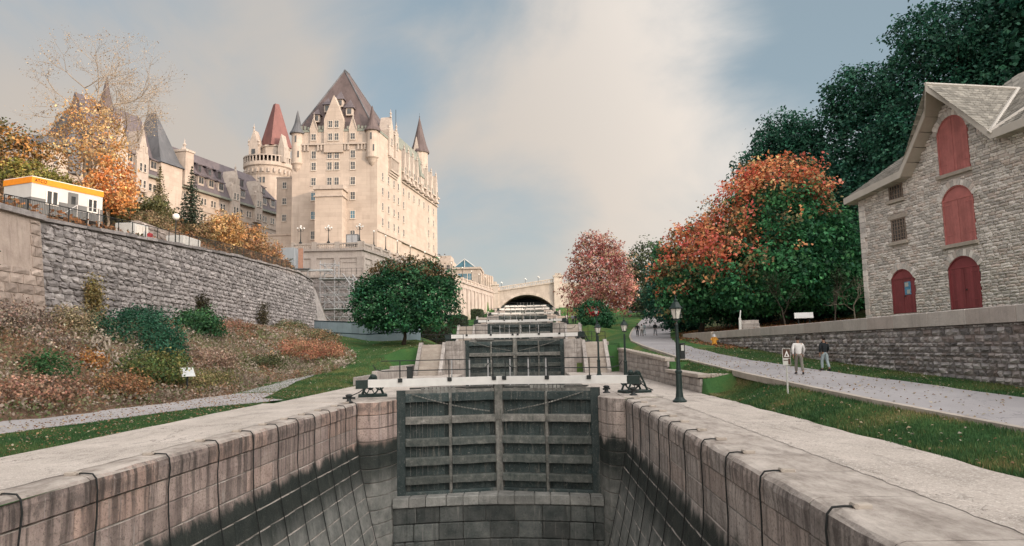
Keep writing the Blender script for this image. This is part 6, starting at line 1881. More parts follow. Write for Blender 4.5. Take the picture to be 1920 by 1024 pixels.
def lettering(txt, parent, loc, size, rot, mat, name='lettering'):
    c = bpy.data.curves.new(name, 'FONT'); c.body = txt; c.size = size; c.extrude = .01
    tmp = bpy.data.objects.new('tmp', c); COL.objects.link(tmp)
    bpy.context.view_layer.update()
    me = bpy.data.meshes.new_from_object(tmp.evaluated_get(bpy.context.evaluated_depsgraph_get()))
    bpy.data.objects.remove(tmp); me.materials.clear()
    ob = obj(name, me, parent, mat); ob.location = loc; ob.rotation_euler = rot; return ob
lettering('ATCO', tr, (.18, -.075, TH - .31), .36, (pi / 2, 0, 0), M['letter'])
t = thing('equipment_crate', 'white equipment cabinet behind the fence beside the trailer', 'cabinet', (-36.6, 64.5, 12.5))
MB().cbox((0, 0, .95), (1.9, 2.2, 2.0), .04).build('body', M['cream'], t); MB().bbox((.93, -.9, .2), (.99, -.05, 1.8)).bbox((.93, .05, .2), (.99, .9, 1.8)).build('door_panel', M['white'], t)
t = thing('cargo_trailer', 'small white utility trailer parked behind the fence', 'trailer', (-35.2, 71.5, 12.6))
MB().cbox((0, 0, 1.0), (1.9, 3.6, 1.3), .08).build('body', M['cream'], t)
for y_ in (-.9, .9): MB().tube([(.8, y_, .25), (1.0, y_, .25)], .36, 12).build('wheel', M['iron'], t)
MB().bar((0, -1.7, .45), (0, -3.0, .35), .06, 6).build('drawbar', M['iron'], t)
t = thing('fire_extinguisher', 'small red extinguisher box hung on the black fence', 'box', (-31.2, 57.5, 11.7))
MB().cbox((.1, 0, .35), (.3, .4, .7), .05).build('body', M['red'], t); MB().bar((.1, 0, -.7), (.1, 0, .1), .04, 6).build('post', M['iron'], t)
# fence on the wall top, globe lamp
fp = []
for y in lin(38.0, 98, 4): fp.append((wl_pt(y, lt(WT, y))[0] - .5, y, lt(WT, y) + .2))
railing('picket_fence', fp, 'black iron picket fence along the top of the rubble wall', 'fence', h=1.05, sp=2.0, rails=(1.0, .12), rad=.028, infill=.16)
t = thing('globe_lamp', 'lone white globe lamp post on the rubble wall walk', 'street lamp', (-31.5, 62.5, 11.6))
MB().lathe([(.13, -.4), (.1, .3), (.055, .5), (.05, 2.85)], n=8).build('post', M['iron'], t); MB().ball((0, 0, 3.1), .3, 14).build('globe', M['globe'], t, smooth=True)
lsw = thing('garden_wall', 'short rubble garden wall on the slope behind the globe lamp', 'wall', (-38.5, 76, 13)); o = tuple(lsw.location)
GW = FR(-37.6, 67.5, -.06, 1)
m = MB(); GW.box(m, 0, 15, -.8, -.05, 11.5, 15.4); m.build('wall_core', M['rubble_mortar'], lsw, o)
sp = [(GW.p(s, .05, z), GW.rz, 0, w, .2, h) for (s, z, w, h) in courses(0, 15, lambda y: 12, lambda y: 15.4 - .05 * y, (.4, .6), (.6, 1.2), rr_, .04)]
masonry(lsw, 'stone', M['rubble'], sp, RUB, 300, None, o)
# ------------------------------------------------------------------ vegetation
def vnoise(P, f, seed=0.0):
    x, y, z = P[:, 0] * f + seed, P[:, 1] * f + seed * 1.7, P[:, 2] * f - seed
    return (np.sin(x + 1.3 * np.sin(y * 1.1 + z)) + np.sin(y * 1.3 + 1.1 * np.sin(z * .9 + x * .7) + 2) + np.sin(z * 1.2 + 1.2 * np.sin(x * 1.3) + 4)) / 3
def leaves(P, Nn, size, col, rng, jitter=0.75, fold=True):
    """one four-cornered leaf per point; normals lean to Nn"""
    n = len(P)
    N = Nn + rng.normal(0, jitter, (n, 3)); N /= np.linalg.norm(N, axis=1, keepdims=True) + 1e-9
    A = np.cross(N, rng.normal(0, 1, (n, 3))); A /= np.linalg.norm(A, axis=1, keepdims=True) + 1e-9
    B = np.cross(N, A)
    s = size * rng.uniform(.6, 1.35, (n, 1))
    up = N * s * .18
    V = np.stack([P - A * s * .5, P - B * s * .34 + up, P + A * s * .5, P + B * s * .34 + up], 1).reshape(-1, 3)
    F = np.arange(4 * n).reshape(n, 4)
    C = np.repeat(col, 4, axis=0)
    return V, F, C
def crown_points(lobes, nclump, per, spread, rng, shell=(.62, 1.03), rough=.16, flat_bottom=None):
    L = np.array(lobes, float)
    wt = (L[:, 3] * L[:, 4] + L[:, 3] * L[:, 5] + L[:, 4] * L[:, 5]); wt /= wt.sum()
    idx = rng.choice(len(L), nclump * 2, p=wt)
    d = rng.normal(0, 1, (nclump * 2, 3)); d /= np.linalg.norm(d, axis=1, keepdims=True)
    f = shell[0] + (shell[1] - shell[0]) * rng.uniform(0, 1, (nclump * 2, 1)) ** .55
    f = f * (1 + rough * vnoise(d * 3, 1.6, 0).reshape(-1, 1) + rough * .7 * vnoise(d * 3, 4.1, 2).reshape(-1, 1))
    C = L[idx, :3] + d * L[idx, 3:6] * f
    inner = np.zeros(len(C), bool)
    for q in range(len(L)):
        e = (((C - L[q, :3]) / (L[q, 3:6] * .66)) ** 2).sum(1) < 1
        inner |= e & (idx != q)
    keep = np.where(~inner)[0]
    if flat_bottom is not None: keep = keep[C[keep, 2] > flat_bottom]
    keep = keep[:nclump]
    C = C[keep]; D_ = d[keep]; cl = np.repeat(np.arange(len(C)), per)
    P = C[cl] + rng.normal(0, 1, (len(cl), 3)) * spread * np.array([1, 1, .7])
    Nn = D_[cl] * .8 + np.array([0, 0, .5])
    return P, Nn, cl, C
def pal(n, cols, w, rng):
    cols = np.array(cols, float); i = rng.choice(len(cols), n, p=np.array(w) / sum(w)); return cols[i]
def limbs(m, base, top, r0, targets, rng, wig=.35):
    base, top = np.array(base, float), np.array(top, float)
    n = 5
    tr_ = [base + (top - base) * k / n + (rng.normal(0, wig * .3, 3) * (1 if 0 < k else 0) * np.array([1, 1, .2])) for k in range(n + 1)]
    m.tube([tuple(p) for p in tr_], [r0 * 1.35] + [r0 * (1 - .62 * k / n) for k in range(1, n + 1)], 9)
    for T in targets:
        k = rng.integers(2, n + 1); a = tr_[k]; T = np.array(T, float)
        pts = [a + (T - a) * t + np.array([0, 0, 1]) * sin(pi * t) * np.linalg.norm(T - a) * .10 + rng.normal(0, wig, 3) * t * (1 - t) for t in (0, .3, .6, 1)]
        r = r0 * .42
        m.tube([tuple(p) for p in pts], [r, r * .7, r * .42, r * .12], 5)
def tree(name, label, base, lobes, cols, w, nclump, per, spread, size, seed, cat='tree', group=None, trunk='trunk', r0=.3, colfn=None, nl=16, var=.22, flat=None, shell=(.62, 1.03), rough=.16, trunk_top=None, jit=.75, core=0.0):
    rng = np.random.default_rng(seed)
    t = thing(name, label, cat, base, 0, group)
    o = np.array(base)
    P, Nn, cl, C = crown_points(lobes, nclump, per, spread, rng, shell, rough, flat)
    if core:      # leaves deeper in the crown
        P2, N2, cl2, C2 = crown_points(lobes, int(nclump * core), max(6, per - 4), spread * 1.5, rng, (.15, .72), rough, flat)
        P = np.concatenate([P, P2]); Nn = np.concatenate([Nn, N2]); cl = np.concatenate([cl, cl2 + len(C)]); C = np.concatenate([C, C2])
    cc = pal(len(C), cols, w, rng)
    if colfn is not None: cc = colfn(C, cc, rng)
    cb = rng.uniform(.62, 1.5, len(C)) * (1 + .25 * vnoise(C, .9, seed))
    col = cc[cl] * cb[cl][:, None] * (1 + rng.normal(0, var, (len(cl), 1))).clip(.45, 1.7)
    col = col * (1 + rng.normal(0, .05, (len(cl), 3)))
    V, F, K = leaves(P - o, Nn, size, col.clip(0.004, .9), rng, jit)
    obj('crown', mesh_np('crown', V, F, K), t, M['leaf'])
    m = MB()
    L = np.array(lobes)
    tt = trunk_top if trunk_top is not None else L[:, :3].mean(0)
    sel = rng.choice(len(C), min(nl, len(C)), replace=False)
    limbs(m, base, tt, r0, [tuple(tt + (C[k] - tt) * .85) for k in sel], rng)
    m.build('trunk', M[trunk], t, tuple(base), smooth=True)
    return t
GRN = [(.024, .10, .046), (.036, .135, .058), (.06, .175, .075), (.016, .07, .04)]
DGR = [(.020, .085, .055), (.032, .12, .075), (.058, .165, .105), (.013, .058, .042)]
# --- orange topped maples
ORG = np.array([(.88, .25, .14), (.90, .32, .15), (.84, .19, .15), (.80, .38, .18)])
def maple_cols(cx, cy, zlo, zhi, bias):
    def fn(C, cc, rng):
        cc = cc * np.array([1.35, 1.35, 1.25])
        h = (C[:, 2] - zlo) / (zhi - zlo)
        lf = -(C[:, 0] - cx) / 9.0 - (C[:, 1] - cy) / 18
        v = h * 1.0 + lf * .50 + .40 * vnoise(C, .55, 3) + .42 * vnoise(C, 1.5, 5) + bias
        k = rng.uniform(-.16, .16, len(C)) + v > .88
        o = ORG[rng.integers(0, 4, len(C))]
        out = cc.copy(); out[k] = o[k]
        mid = (v > .70) & ~k
        out[mid] = out[mid] * .5 + np.array([.34, .17, .09]) * .5
        return out
    return fn
def gb(x, y, dz=-.2): return (x, y, gz(x, y) + dz)
tree('maple_tree', 'broad maple with orange top over deep green skirts beside the stone storehouse', gb(27.5, 79),
     [(27.2, 79, 15.5, 7.2, 6.5, 6.6), (25.0, 77, 10.6, 7.6, 6, 4.4), (32.0, 79, 12.0, 5.2, 5.5, 5.2), (27.5, 78, 18.8, 4.8, 4.6, 3.7), (22.3, 79, 13.2, 4.0, 4, 4.4), (33.6, 78, 9.8, 3.8, 4, 3.4), (29.0, 76, 8.4, 5.4, 4, 2.6), (23.6, 75.5, 7.8, 4, 3.4, 2.2)], GRN, (3, 4, 2, 2), 2000, 13, .46, .40, 41, r0=.42, colfn=maple_cols(27.5, 79, 7, 22.5, -.04), flat=5.5, var=.28, core=.3)
tree('maple_tree', 'smaller maple with fiery orange left side, left of the big orange topped maple', gb(20.6, 89),
     [(20.6, 89, 12.4, 5.0, 5, 5.0), (18.6, 87.5, 10.2, 3.8, 4, 3.6), (22.6, 88, 14.6, 4.2, 4, 3.8), (23.0, 87, 10.2, 4.0, 4, 3.2), (19.6, 86.5, 7.4, 4.2, 3.4, 2.2), (24.0, 86, 7.4, 3.6, 3.4, 2.2)], GRN, (3, 4, 2, 2), 1100, 13, .46, .42, 43, r0=.3, colfn=maple_cols(22.5, 90, 6, 19, -.08), flat=5.0, var=.28, core=.3)
# --- tall dark trees on the hill behind
hill_trees = [
    ((36.5, 101), [(36.5, 101, 23, 6.8, 6, 9.5), (33.8, 99, 18.5, 5.2, 5, 7), (39.5, 100, 19, 6, 6, 8), (36.8, 100, 29.5, 4.6, 4.6, 4.8)], 'tall dark green tree at the left end of the wooded hill'),
    ((45, 95), [(45, 95, 26, 7.2, 6.5, 10), (41.5, 93.5, 20, 6, 5.5, 8), (48.5, 94, 22, 6.5, 6, 8), (44.5, 94, 34, 4.8, 4.8, 4.6)], 'tall dark green tree on the hill behind the orange topped maple'),
    ((50, 86), [(50, 86, 29, 7.5, 6.5, 10.5), (46, 84, 23, 6, 5.5, 8), (54, 85, 26, 7, 6, 9), (49.5, 85, 38, 5.2, 5, 5)], 'towering dark green tree behind the left gable of the storehouse roof'),
    ((58.5, 83), [(58.5, 83, 33, 8, 7, 11.5), (54.5, 81, 27, 6, 6, 8), (62, 82, 31, 7, 7, 10), (58, 82, 43.5, 5.5, 5, 5)], 'tallest dark green tree rising out of frame above the storehouse roof'),
    ((40, 88), [(40, 88, 15.5, 6, 5.5, 8), (37, 86, 12.5, 4.5, 4, 5.5), (43.5, 87, 14, 5.5, 5, 7)], 'dark green understorey tree in the gap left of the storehouse'),
    ((49, 77), [(49, 77, 19, 6, 5, 8), (46, 76, 15, 4.5, 4, 6), (52.5, 76, 20, 5, 5, 8)], 'dark green tree close behind the storehouse eaves'),
    ((33.5, 93), [(33.5, 93, 15, 5.5, 5, 8), (30, 94, 12, 4, 4, 6)], 'dark green tree filling in behind the big orange topped maple'),
    ((66, 92), [(66, 92, 36, 8, 7, 12), (62, 90, 30, 6, 6, 9)], 'dark green tree on the hilltop at the right edge'),
]
for k, (b, lobes, lab) in enumerate(hill_trees):
    big = k < 4 or k == 7
    tree('deciduous_tree', lab, gb(*b), lobes, DGR, (3, 4, 2, 2), 2600 if big else 1300, 11, .55, .46, 50 + k, core=.45, group='dark trees on the wooded hill', r0=.45, var=.28, rough=.2)
for k, (x, y, top, lab) in enumerate(((64, 73, 50, 'added unseen shade tree just beyond the right frame edge, farthest of the row'), (69, 62, 54, 'added unseen shade tree beyond the right frame edge, second of the row'), (75, 50, 57, 'added unseen shade tree beyond the right frame edge, third of the row'), (80, 38, 60, 'added unseen shade tree beyond the right frame edge, nearest of the row'))):  # unseen trees added to cast shade on the terrace and scaffolding
    tree('deciduous_tree', lab, gb(x, y), [(x, y, top - 11, 8.5, 7.5, 11.5), (x - 5, y + 3, top - 15, 6.5, 6.5, 9), (x + 3, y - 5, top - 16, 6.5, 6.5, 9)], DGR, (3, 4, 2, 2), 1000, 9, .7, .75, 210 + k, group='dark trees on the wooded hill', r0=.45, core=.6)
tree('deciduous_tree', 'pink and rust coloured tree right of the bridge', gb(12.4, 131), [(12.4, 131, 15.5, 5.0, 5, 6.2), (9.6, 130, 12.5, 3.6, 4, 4.2), (15.4, 130, 13.5, 3.6, 4, 5), (11.6, 130.5, 19.6, 3.2, 3, 3.6), (14.5, 130.5, 18.8, 2.4, 3, 3)],
     [(.46, .19, .16), (.56, .29, .24), (.40, .30, .18), (.60, .38, .31), (.32, .09, .10)], (3, 3, 2, 2, 2), 1250, 9, .5, .46, 71, r0=.28, shell=(.35, 1.08), rough=.26)
tree('deciduous_tree', 'olive green tree behind the pink tree', gb(25.5, 152), [(25.5, 152, 17.5, 5.4, 5, 7), (22.5, 151, 14.5, 4, 4, 5), (28.5, 151, 16.5, 4.2, 4, 6)], [(.06, .095, .05), (.09, .115, .06), (.05, .075, .045), (.12, .13, .07)], (3, 3, 2, 2), 900, 10, .6, .55, 73, r0=.3)
tree('deciduous_tree', 'dark green tree between the pink tree and the small orange maple', gb(23.5, 119), [(23.5, 119, 12.5, 4.2, 4, 6), (21.5, 118, 9.8, 3.2, 3, 4), (26, 118, 11, 4, 4, 5)], DGR, (3, 4, 2, 2), 800, 11, .55, .45, 74, r0=.26)
tree('flowering_shrub', 'green bush with one red flower cluster at the foot of the pink tree', gb(9.9, 117), [(9.9, 117, 7.6, 2.5, 2.2, 2.4), (11.4, 116.5, 6.8, 1.8, 1.8, 1.6)], GRN, (3, 4, 3, 1), 300, 12, .34, .36, 75, cat='shrub', r0=.1, nl=6,
     colfn=lambda C, cc, rng: np.where(((C[:, [0]] - 10.2) ** 2 + (C[:, [2]] - 8.2) ** 2 < .55), np.array([.6, .06, .08]), cc))
# --- round tree by the hoarding
tree('maple_tree', 'round dark green maple in front of the hoarding left of the locks', gb(-15.3, 85.5),
     [(-15.0, 85, 9.0, 4.6, 4.4, 3.8), (-18.2, 84.4, 7.6, 3.0, 3.2, 2.7), (-11.2, 84.6, 8.0, 2.7, 3.0, 2.9), (-13.2, 84.8, 11.3, 2.9, 2.8, 2.2), (-16.6, 84.6, 10.9, 2.4, 2.6, 1.9), (-15.4, 83.6, 6.4, 3.8, 3, 2.0), (-10.6, 84.2, 10.2, 1.9, 2, 1.7), (-19.2, 84.2, 9.6, 1.5, 1.8, 1.3)],
     GRN, (2, 4, 3, 2), 1700, 12, .34, .32, 81, r0=.22, flat=4.7, rough=.30, var=.3, shell=(.5, 1.06),
     core=.35, colfn=lambda C, cc, rng: np.where((C[:, [2]] > 11.0 + .8 * vnoise(C, .8, 1)[:, None]) & (rng.uniform(0, 1, (len(C), 1)) < .62), np.array([.13, .085, .04]) * rng.uniform(.7, 1.3, (len(C), 1)), cc * (.98 + .42 * vnoise(C, 1.3, 9)[:, None])))
# --- golden and bare trees on the left hilltop
def bare_tree(name, label, base, h, seed, spread=.55, leafcols=None, nleaf=0, size=.2, depth=6, r0=.26, trunk='pale_trunk'):
    rng = np.random.default_rng(seed); t = thing(name, label, 'tree', base); m = MB(); tips = []
    def grow(p, d, L, r, k):
        n = 3; pts = [p]; q = p
        for i in range(n):
            d = d + rng.normal(0, .12, 3) + np.array([0, 0, .05]); d /= np.linalg.norm(d); q = q + d * L / n; pts.append(q)
        m.tube([tuple(x) for x in pts], [r * (1 - .4 * i / n) for i in range(n + 1)], 6 if k > 3 else 4, cap=False)
        if k <= 2: tips.extend(pts[1:])
        if k == 0: return
        for c in range(3 if k > 1 else 2):
            e = d + rng.normal(0, spread, 3) * np.array([1, 1, .6]); e /= np.linalg.norm(e)
            grow(pts[-1] if c < 2 else pts[-2], e, L * rng.uniform(.62, .86), r * .58, k - 1)
    grow(np.zeros(3), np.array([0, 0, 1.]), h * .30, r0, depth)
    m.build('trunk', M[trunk], t)
    if nleaf:
        T = np.array(tips); i = rng.integers(0, len(T), nleaf); P = T[i] + rng.normal(0, .22, (nleaf, 3))
        col = pal(nleaf, leafcols, [1] * len(leafcols), rng) * rng.uniform(.7, 1.3, (nleaf, 1))
        V, F, K = leaves(P, np.tile([0, 0, .5], (nleaf, 1)), size, col, rng); obj('crown', mesh_np('crown', V, F, K), t, M['leaf'])
    return t
bare_tree('bare_tree', 'tall nearly bare tree with a lacy crown above the golden tree', gb(-48.3, 77), 17.5, 5, .66, [(.42, .30, .18), (.50, .40, .26), (.28, .19, .12)], 3000, .15, 7, .28)
GOLD = [(.52, .32, .14), (.60, .42, .22), (.46, .24, .10), (.38, .27, .14)]
tree('deciduous_tree', 'golden yellow tree with a pale trunk on the left hilltop', gb(-45.3, 71), [(-45, 71, 25.0, 3.6, 3.2, 3.0), (-47.0, 70.5, 23.4, 2.4, 2.6, 2.2), (-43.2, 70.5, 23.6, 2.2, 2.6, 2.2), (-45.4, 70.5, 27.4, 2.4, 2.4, 1.6)], GOLD, (3, 3, 2, 2), 560, 7, .34, .26, 91, trunk='pale_trunk', r0=.26, shell=(.35, 1.12), rough=.3, nl=26)
tree('deciduous_tree', 'bright orange tree just right of the golden tree above the trailer', gb(-42.2, 70), [(-42.0, 70, 19.8, 2.2, 2.0, 2.6), (-40.8, 69.5, 18.6, 1.6, 1.6, 2.2), (-43.4, 69.5, 18.4, 1.7, 1.6, 2.0)], [(.70, .30, .10), (.66, .38, .16), (.62, .22, .09), (.55, .34, .17)], (4, 3, 2, 2), 480, 9, .3, .28, 92, trunk='pale_trunk', r0=.14, shell=(.4, 1.05))
tree('deciduous_tree', 'rust and olive tree at the far left edge above the trailer', gb(-53, 68), [(-53, 68, 23.0, 3.6, 3, 3.2), (-50, 67.5, 21.6, 2.8, 2.6, 2.6), (-55.5, 67, 21.5, 3, 3, 3)], [(.36, .18, .06), (.16, .13, .05), (.08, .09, .04), (.45, .24, .08)], (3, 2, 2, 2), 700, 10, .36, .30, 93, r0=.2)
tree('deciduous_tree', 'yellow green bushy tree right behind the trailer roof', gb(-47.5, 66), [(-48, 66, 18.9, 2.8, 2.4, 2.2), (-45.4, 66, 18.2, 2.0, 2, 1.8)], [(.20, .20, .05), (.30, .26, .08), (.10, .11, .04)], (3, 2, 2), 480, 10, .3, .28, 94, r0=.12)
tree('shrub', 'brown dry hedge like shrub behind the orange roof band of the trailer', gb(-47.5, 58), [(-49, 57, 17.2, 4.5, 2.4, 2.0), (-44.5, 61, 16.2, 2.6, 2.4, 1.6)], [(.20, .12, .08), (.26, .16, .10), (.13, .09, .05)], (3, 2, 2), 520, 10, .3, .26, 95, cat='shrub', r0=.08, nl=8)
def spruce(label, base, h, r, cols, seed, dens=1.0):
    rng = np.random.default_rng(seed); t = thing('spruce_tree', label, 'tree', base, 0, None)
    P = []; N_ = []; z = .08 * h; k = 0
    while z < h:
        R = r * (1 - z / h) ** .85 * rng.uniform(.86, 1.1); nb = max(4, int(11 * (R / r) + 3))
        for b in range(nb):
            a = 2 * pi * b / nb + rng.uniform(-.3, .3); L = R * rng.uniform(.75, 1.08)
            n = max(2, int(L / .16 * dens))
            for q in range(n):
                f = (q + .5) / n
                w = .26 * L * (1 - f) + .06
                for s_ in range(3):
                    P.append((L * f * cos(a) + rng.normal(0, w * .5), L * f * sin(a) + rng.normal(0, w * .5), z - .30 * L * f + .12 * L * f * f + rng.normal(0, .06))); N_.append((cos(a) * .3, sin(a) * .3, .8))
        z += h * .045
    P = np.array(P); col = pal(len(P), cols, [1] * len(cols), rng) * rng.uniform(.7, 1.3, (len(P), 1))
    V, F, K = leaves(P, np.array(N_), .24, col, rng, .5); obj('crown', mesh_np('crown', V, F, K), t, M['leaf'])
    MB().tube([(0, 0, -.4), (0, 0, h * .5), (0, 0, h * .97)], [.16, .1, .02], 7).build('trunk', M['trunk'], t)
spruce('dark blue green spruce standing in front of the hotel wing', gb(-42.5, 88), 8.6, 2.3, [(.028, .052, .036), (.05, .075, .05), (.075, .095, .065)], 101)
spruce('thin straw coloured conifer left of the dark spruce', gb(-45.5, 86), 6.6, 1.9, [(.22, .20, .11), (.16, .15, .08), (.30, .25, .15)], 102, .6)
def shrub(label, c, r, cols, n, seed, size=.22, per=10, sp=.22, name='shrub', shell=(.3, 1.05), var=.25, w=None, ground=None, extra=None):
    base = (c[0], c[1], (gz(c[0], c[1]) if ground is None else ground) - .1)
    lobes = [(c[0], c[1], c[2], *r)] + (extra or [])
    return tree(name, label, base, lobes, cols, w or [1] * len(cols), n, per, sp, size, seed, cat='shrub', r0=.06, nl=8, shell=shell, var=var, rough=.25)
RUST = [(.38, .20, .10), (.30, .17, .10), (.46, .27, .13), (.22, .17, .10)]
OL = [(.10, .105, .045), (.15, .14, .06), (.07, .085, .04)]
shrub('golden orange shrub on the slope right of the dark spruce', (-37.5, 86.5, 17.6), (2.5, 2, 2.1), GOLD, 520, 111, .24)
shrub('rust coloured shrub spilling over the far end of the rubble wall', (-34.6, 92, 15.0), (2.6, 2.2, 1.8), RUST, 480, 112, .24, extra=[(-33.0, 94, 13.9, 1.4, 1.6, .9)])
shrub('second golden shrub above the rust shrub on the slope', (-37.5, 94, 17.4), (2.6, 2, 1.9), GOLD + RUST, 420, 113, .24)
shrub('small green shrub beside the grey site cabin', (-36.2, 103, 13.6), (1.8, 1.4, 2.1), OL + [(.05, .09, .04)], 380, 114, .22, ground=11.5)
shrub('olive shrub on the slope behind the white utility trailer', (-42.0, 78, 18.2), (2.4, 2, 1.8), OL, 420, 115, .24)
shrub('green and brown shrub left of the straw coloured conifer', (-44.2, 74.5, 17.6), (2.2, 2, 2.2), OL + [(.18, .11, .06)], 420, 116, .24)
shrub('brown dry shrub in front of the conifers', (-40.0, 83.0, 16.4), (2.8, 1.8, 1.3), [(.2, .13, .08), (.26, .18, .10), (.12, .10, .05)], 420, 117, .22)
shrub('pale dry shrub above the garden wall', (-39.8, 73.5, 16.2), (1.8, 2.6, 1.1), [(.26, .19, .12), (.2, .15, .09), (.14, .13, .07)], 360, 118, .2)
# --- shrubs on the bank below the rubble wall
shrub('large dark blue green shrub mound in the middle of the bank', (-24.6, 45.0, 3.5), (2.5, 2.5, 1.8), [(.022, .085, .05), (.045, .135, .075), (.03, .105, .06)], 1300, 121, .15, 12, .2, extra=[(-26.0, 47, 4.6, 1.5, 2, 1.1), (-23.2, 44, 2.6, 1.6, 1.8, 1.2), (-25.4, 42, 3.6, 1.4, 1.6, 1.3)])
shrub('smaller green shrub right of the large dark mound', (-25.6, 54.5, 4.5), (1.7, 2.2, 1.35), [(.035, .11, .045), (.07, .17, .06), (.035, .10, .045)], 700, 122, .18)
shrub('yellow green leafy shrub at the foot of the large dark mound', (-21.3, 40.0, 1.5), (1.7, 2.8, 1.1), [(.13, .17, .05), (.07, .12, .045), (.21, .19, .07)], 760, 123, .15)
shrub('low dark green shrub near the left edge of the bank', (-22.0, 32.0, 1.5), (1.2, 1.5, 1.1), [(.035, .11, .04), (.055, .13, .045)], 420, 124, .13)
shrub('bright orange shrub on the bank beside the brush pile', (-22.6, 36.4, 1.75), (.7, .8, .95), [(.50, .21, .07), (.42, .24, .10), (.56, .28, .10)], 300, 125, .13)
shrub('yellow climbing plant growing up the rubble wall', (-27.65, 44.5, 5.7), (.35, .7, 1.7), [(.30, .23, .09), (.22, .19, .08), (.36, .25, .11)], 320, 126, .14, name='climbing_plant')
shrub('dry brown stalk plant against the right end of the rubble wall', (-28.6, 76, 6.4), (.35, .5, 1.3), [(.12, .10, .06), (.08, .07, .04)], 110, 127, .16, name='dry_plant')
shrub('dark brown stalk plant against the middle of the rubble wall', (-28.2, 61, 6.4), (.4, .45, 1.2), [(.10, .09, .05), (.07, .065, .04)], 110, 128, .16, name='dry_plant')
shrub('dark shrub at the left frame edge by the wall pier', (-27.6, 34.5, 6.2), (.9, 1.2, 1.9), [(.05, .07, .035), (.15, .11, .05), (.09, .09, .04)], 300, 129, .16)
shrub('rust red creeper shrub covering the bank left of the lawn', (-21.5, 68, 2.6), (3.6, 6.0, .9), [(.46, .20, .13), (.38, .17, .11), (.28, .20, .11), (.52, .28, .17)], 1300, 130, .16)
shrub('mixed green and rust shrub on the bank below the rubble wall end', (-25.5, 60, 2.9), (1.8, 2.8, .9), [(.26, .13, .07), (.08, .10, .045), (.14, .13, .06), (.3, .18, .1)], 520, 131, .16)
shrub('olive shrub at the lawn edge below the creeper', (-21.4, 56.5, 1.5), (1.4, 2.2, .8), [(.09, .105, .045), (.14, .13, .06), (.06, .08, .035)], 380, 132, .14)
MAUVE = [(.36, .28, .23), (.46, .37, .31), (.24, .20, .16), (.42, .28, .22)]
shrub('tall dry mauve brown weeds along the foot of the wall pier', (-25.6, 34.0, 4.2), (1.1, 3.2, 1.0), MAUVE, 620, 171, .13, 10, .2)
shrub('pale straw weeds between the dark mound and the wall pier', (-25.9, 39.8, 4.3), (1.0, 2.0, .9), [(.44, .35, .22), (.36, .28, .18), (.22, .20, .12)], 460, 172, .13)
shrub('pinkish brown scrub low on the bank near the left frame edge', (-20.6, 29.5, 1.0), (1.3, 2.4, .7), [(.50, .29, .20), (.40, .22, .15), (.30, .22, .16)], 460, 173, .12)
shrub('rust scrub between the orange shrub and the path', (-20.2, 35.0, .9), (1.0, 2.2, .6), RUST + [(.46, .22, .12)], 420, 174, .12)
shrub('mauve bare scrub above the orange shrub', (-24.4, 35.6, 2.9), (1.3, 1.6, .9), MAUVE, 420, 175, .13)
shrub('dull red scrub under the rubble wall right of the green shrub', (-26.3, 63, 4.4), (1.4, 4.0, 1.0), [(.40, .20, .14), (.32, .17, .11), (.25, .20, .12)], 620, 176, .15)
shrub('green weeds at the foot of the rubble wall far end', (-28.2, 84, 5.2), (1.2, 5.0, .9), [(.12, .16, .07), (.2, .19, .10), (.30, .2, .12)], 520, 177, .17)
shrub('brown scrub sloping down behind the information panel', (-22.4, 49.5, 2.0), (1.5, 2.8, .8), [(.38, .26, .19), (.29, .2, .14), (.45, .33, .26)], 560, 178, .13)
shrub('yellow and green weeds at the path edge left of the panel', (-19.9, 43.5, .8), (.8, 3.4, .6), [(.30, .26, .11), (.16, .18, .07), (.40, .3, .16)], 460, 179, .11)
shrub('dark olive brambles at the right end of the bank above the lawn', (-24.0, 79, 4.0), (2.6, 4.5, .8), [(.14, .16, .08), (.34, .19, .11), (.22, .18, .1)], 620, 180, .17)
# bare twiggy shrub at the corner of the storehouse
bare_tree('bare_shrub', 'bare pale twiggy shrub against the corner of the storehouse', gb(24.6, 55.5), 4.6, 12, .75, None, 0, .1, 5, .06)
for k, (x, y, lab) in enumerate(((29, 70, 'slim dark trunk under the orange maple skirts'), (24.5, 70.5, 'thin young tree in the leaf litter under the orange maple'))):
    bare_tree('young_tree', lab, gb(x, y), 6.5, 30 + k, .4, [(.03, .07, .03)], 300, .3, 4, .09, 'trunk')
for k, (x, y, z, r, lab) in enumerate(((21.5, 101, 6.6, (3.2, 2.4, 2.4), 'dark undergrowth bush under the small orange maple'), (27.5, 92, 6.6, (4.2, 2.6, 2.2), 'dark undergrowth bush behind the trunks between the two maples'), (34.5, 86, 7.0, (4.5, 2.6, 2.6), 'dark undergrowth bush under the right side of the big maple'), (41, 78, 8.0, (4.6, 2.4, 3.0), 'dark undergrowth bush left of the storehouse corner'))):
    shrub(lab, (x, y, z), r, DGR, 520, 190 + k, .36, 10, .36)
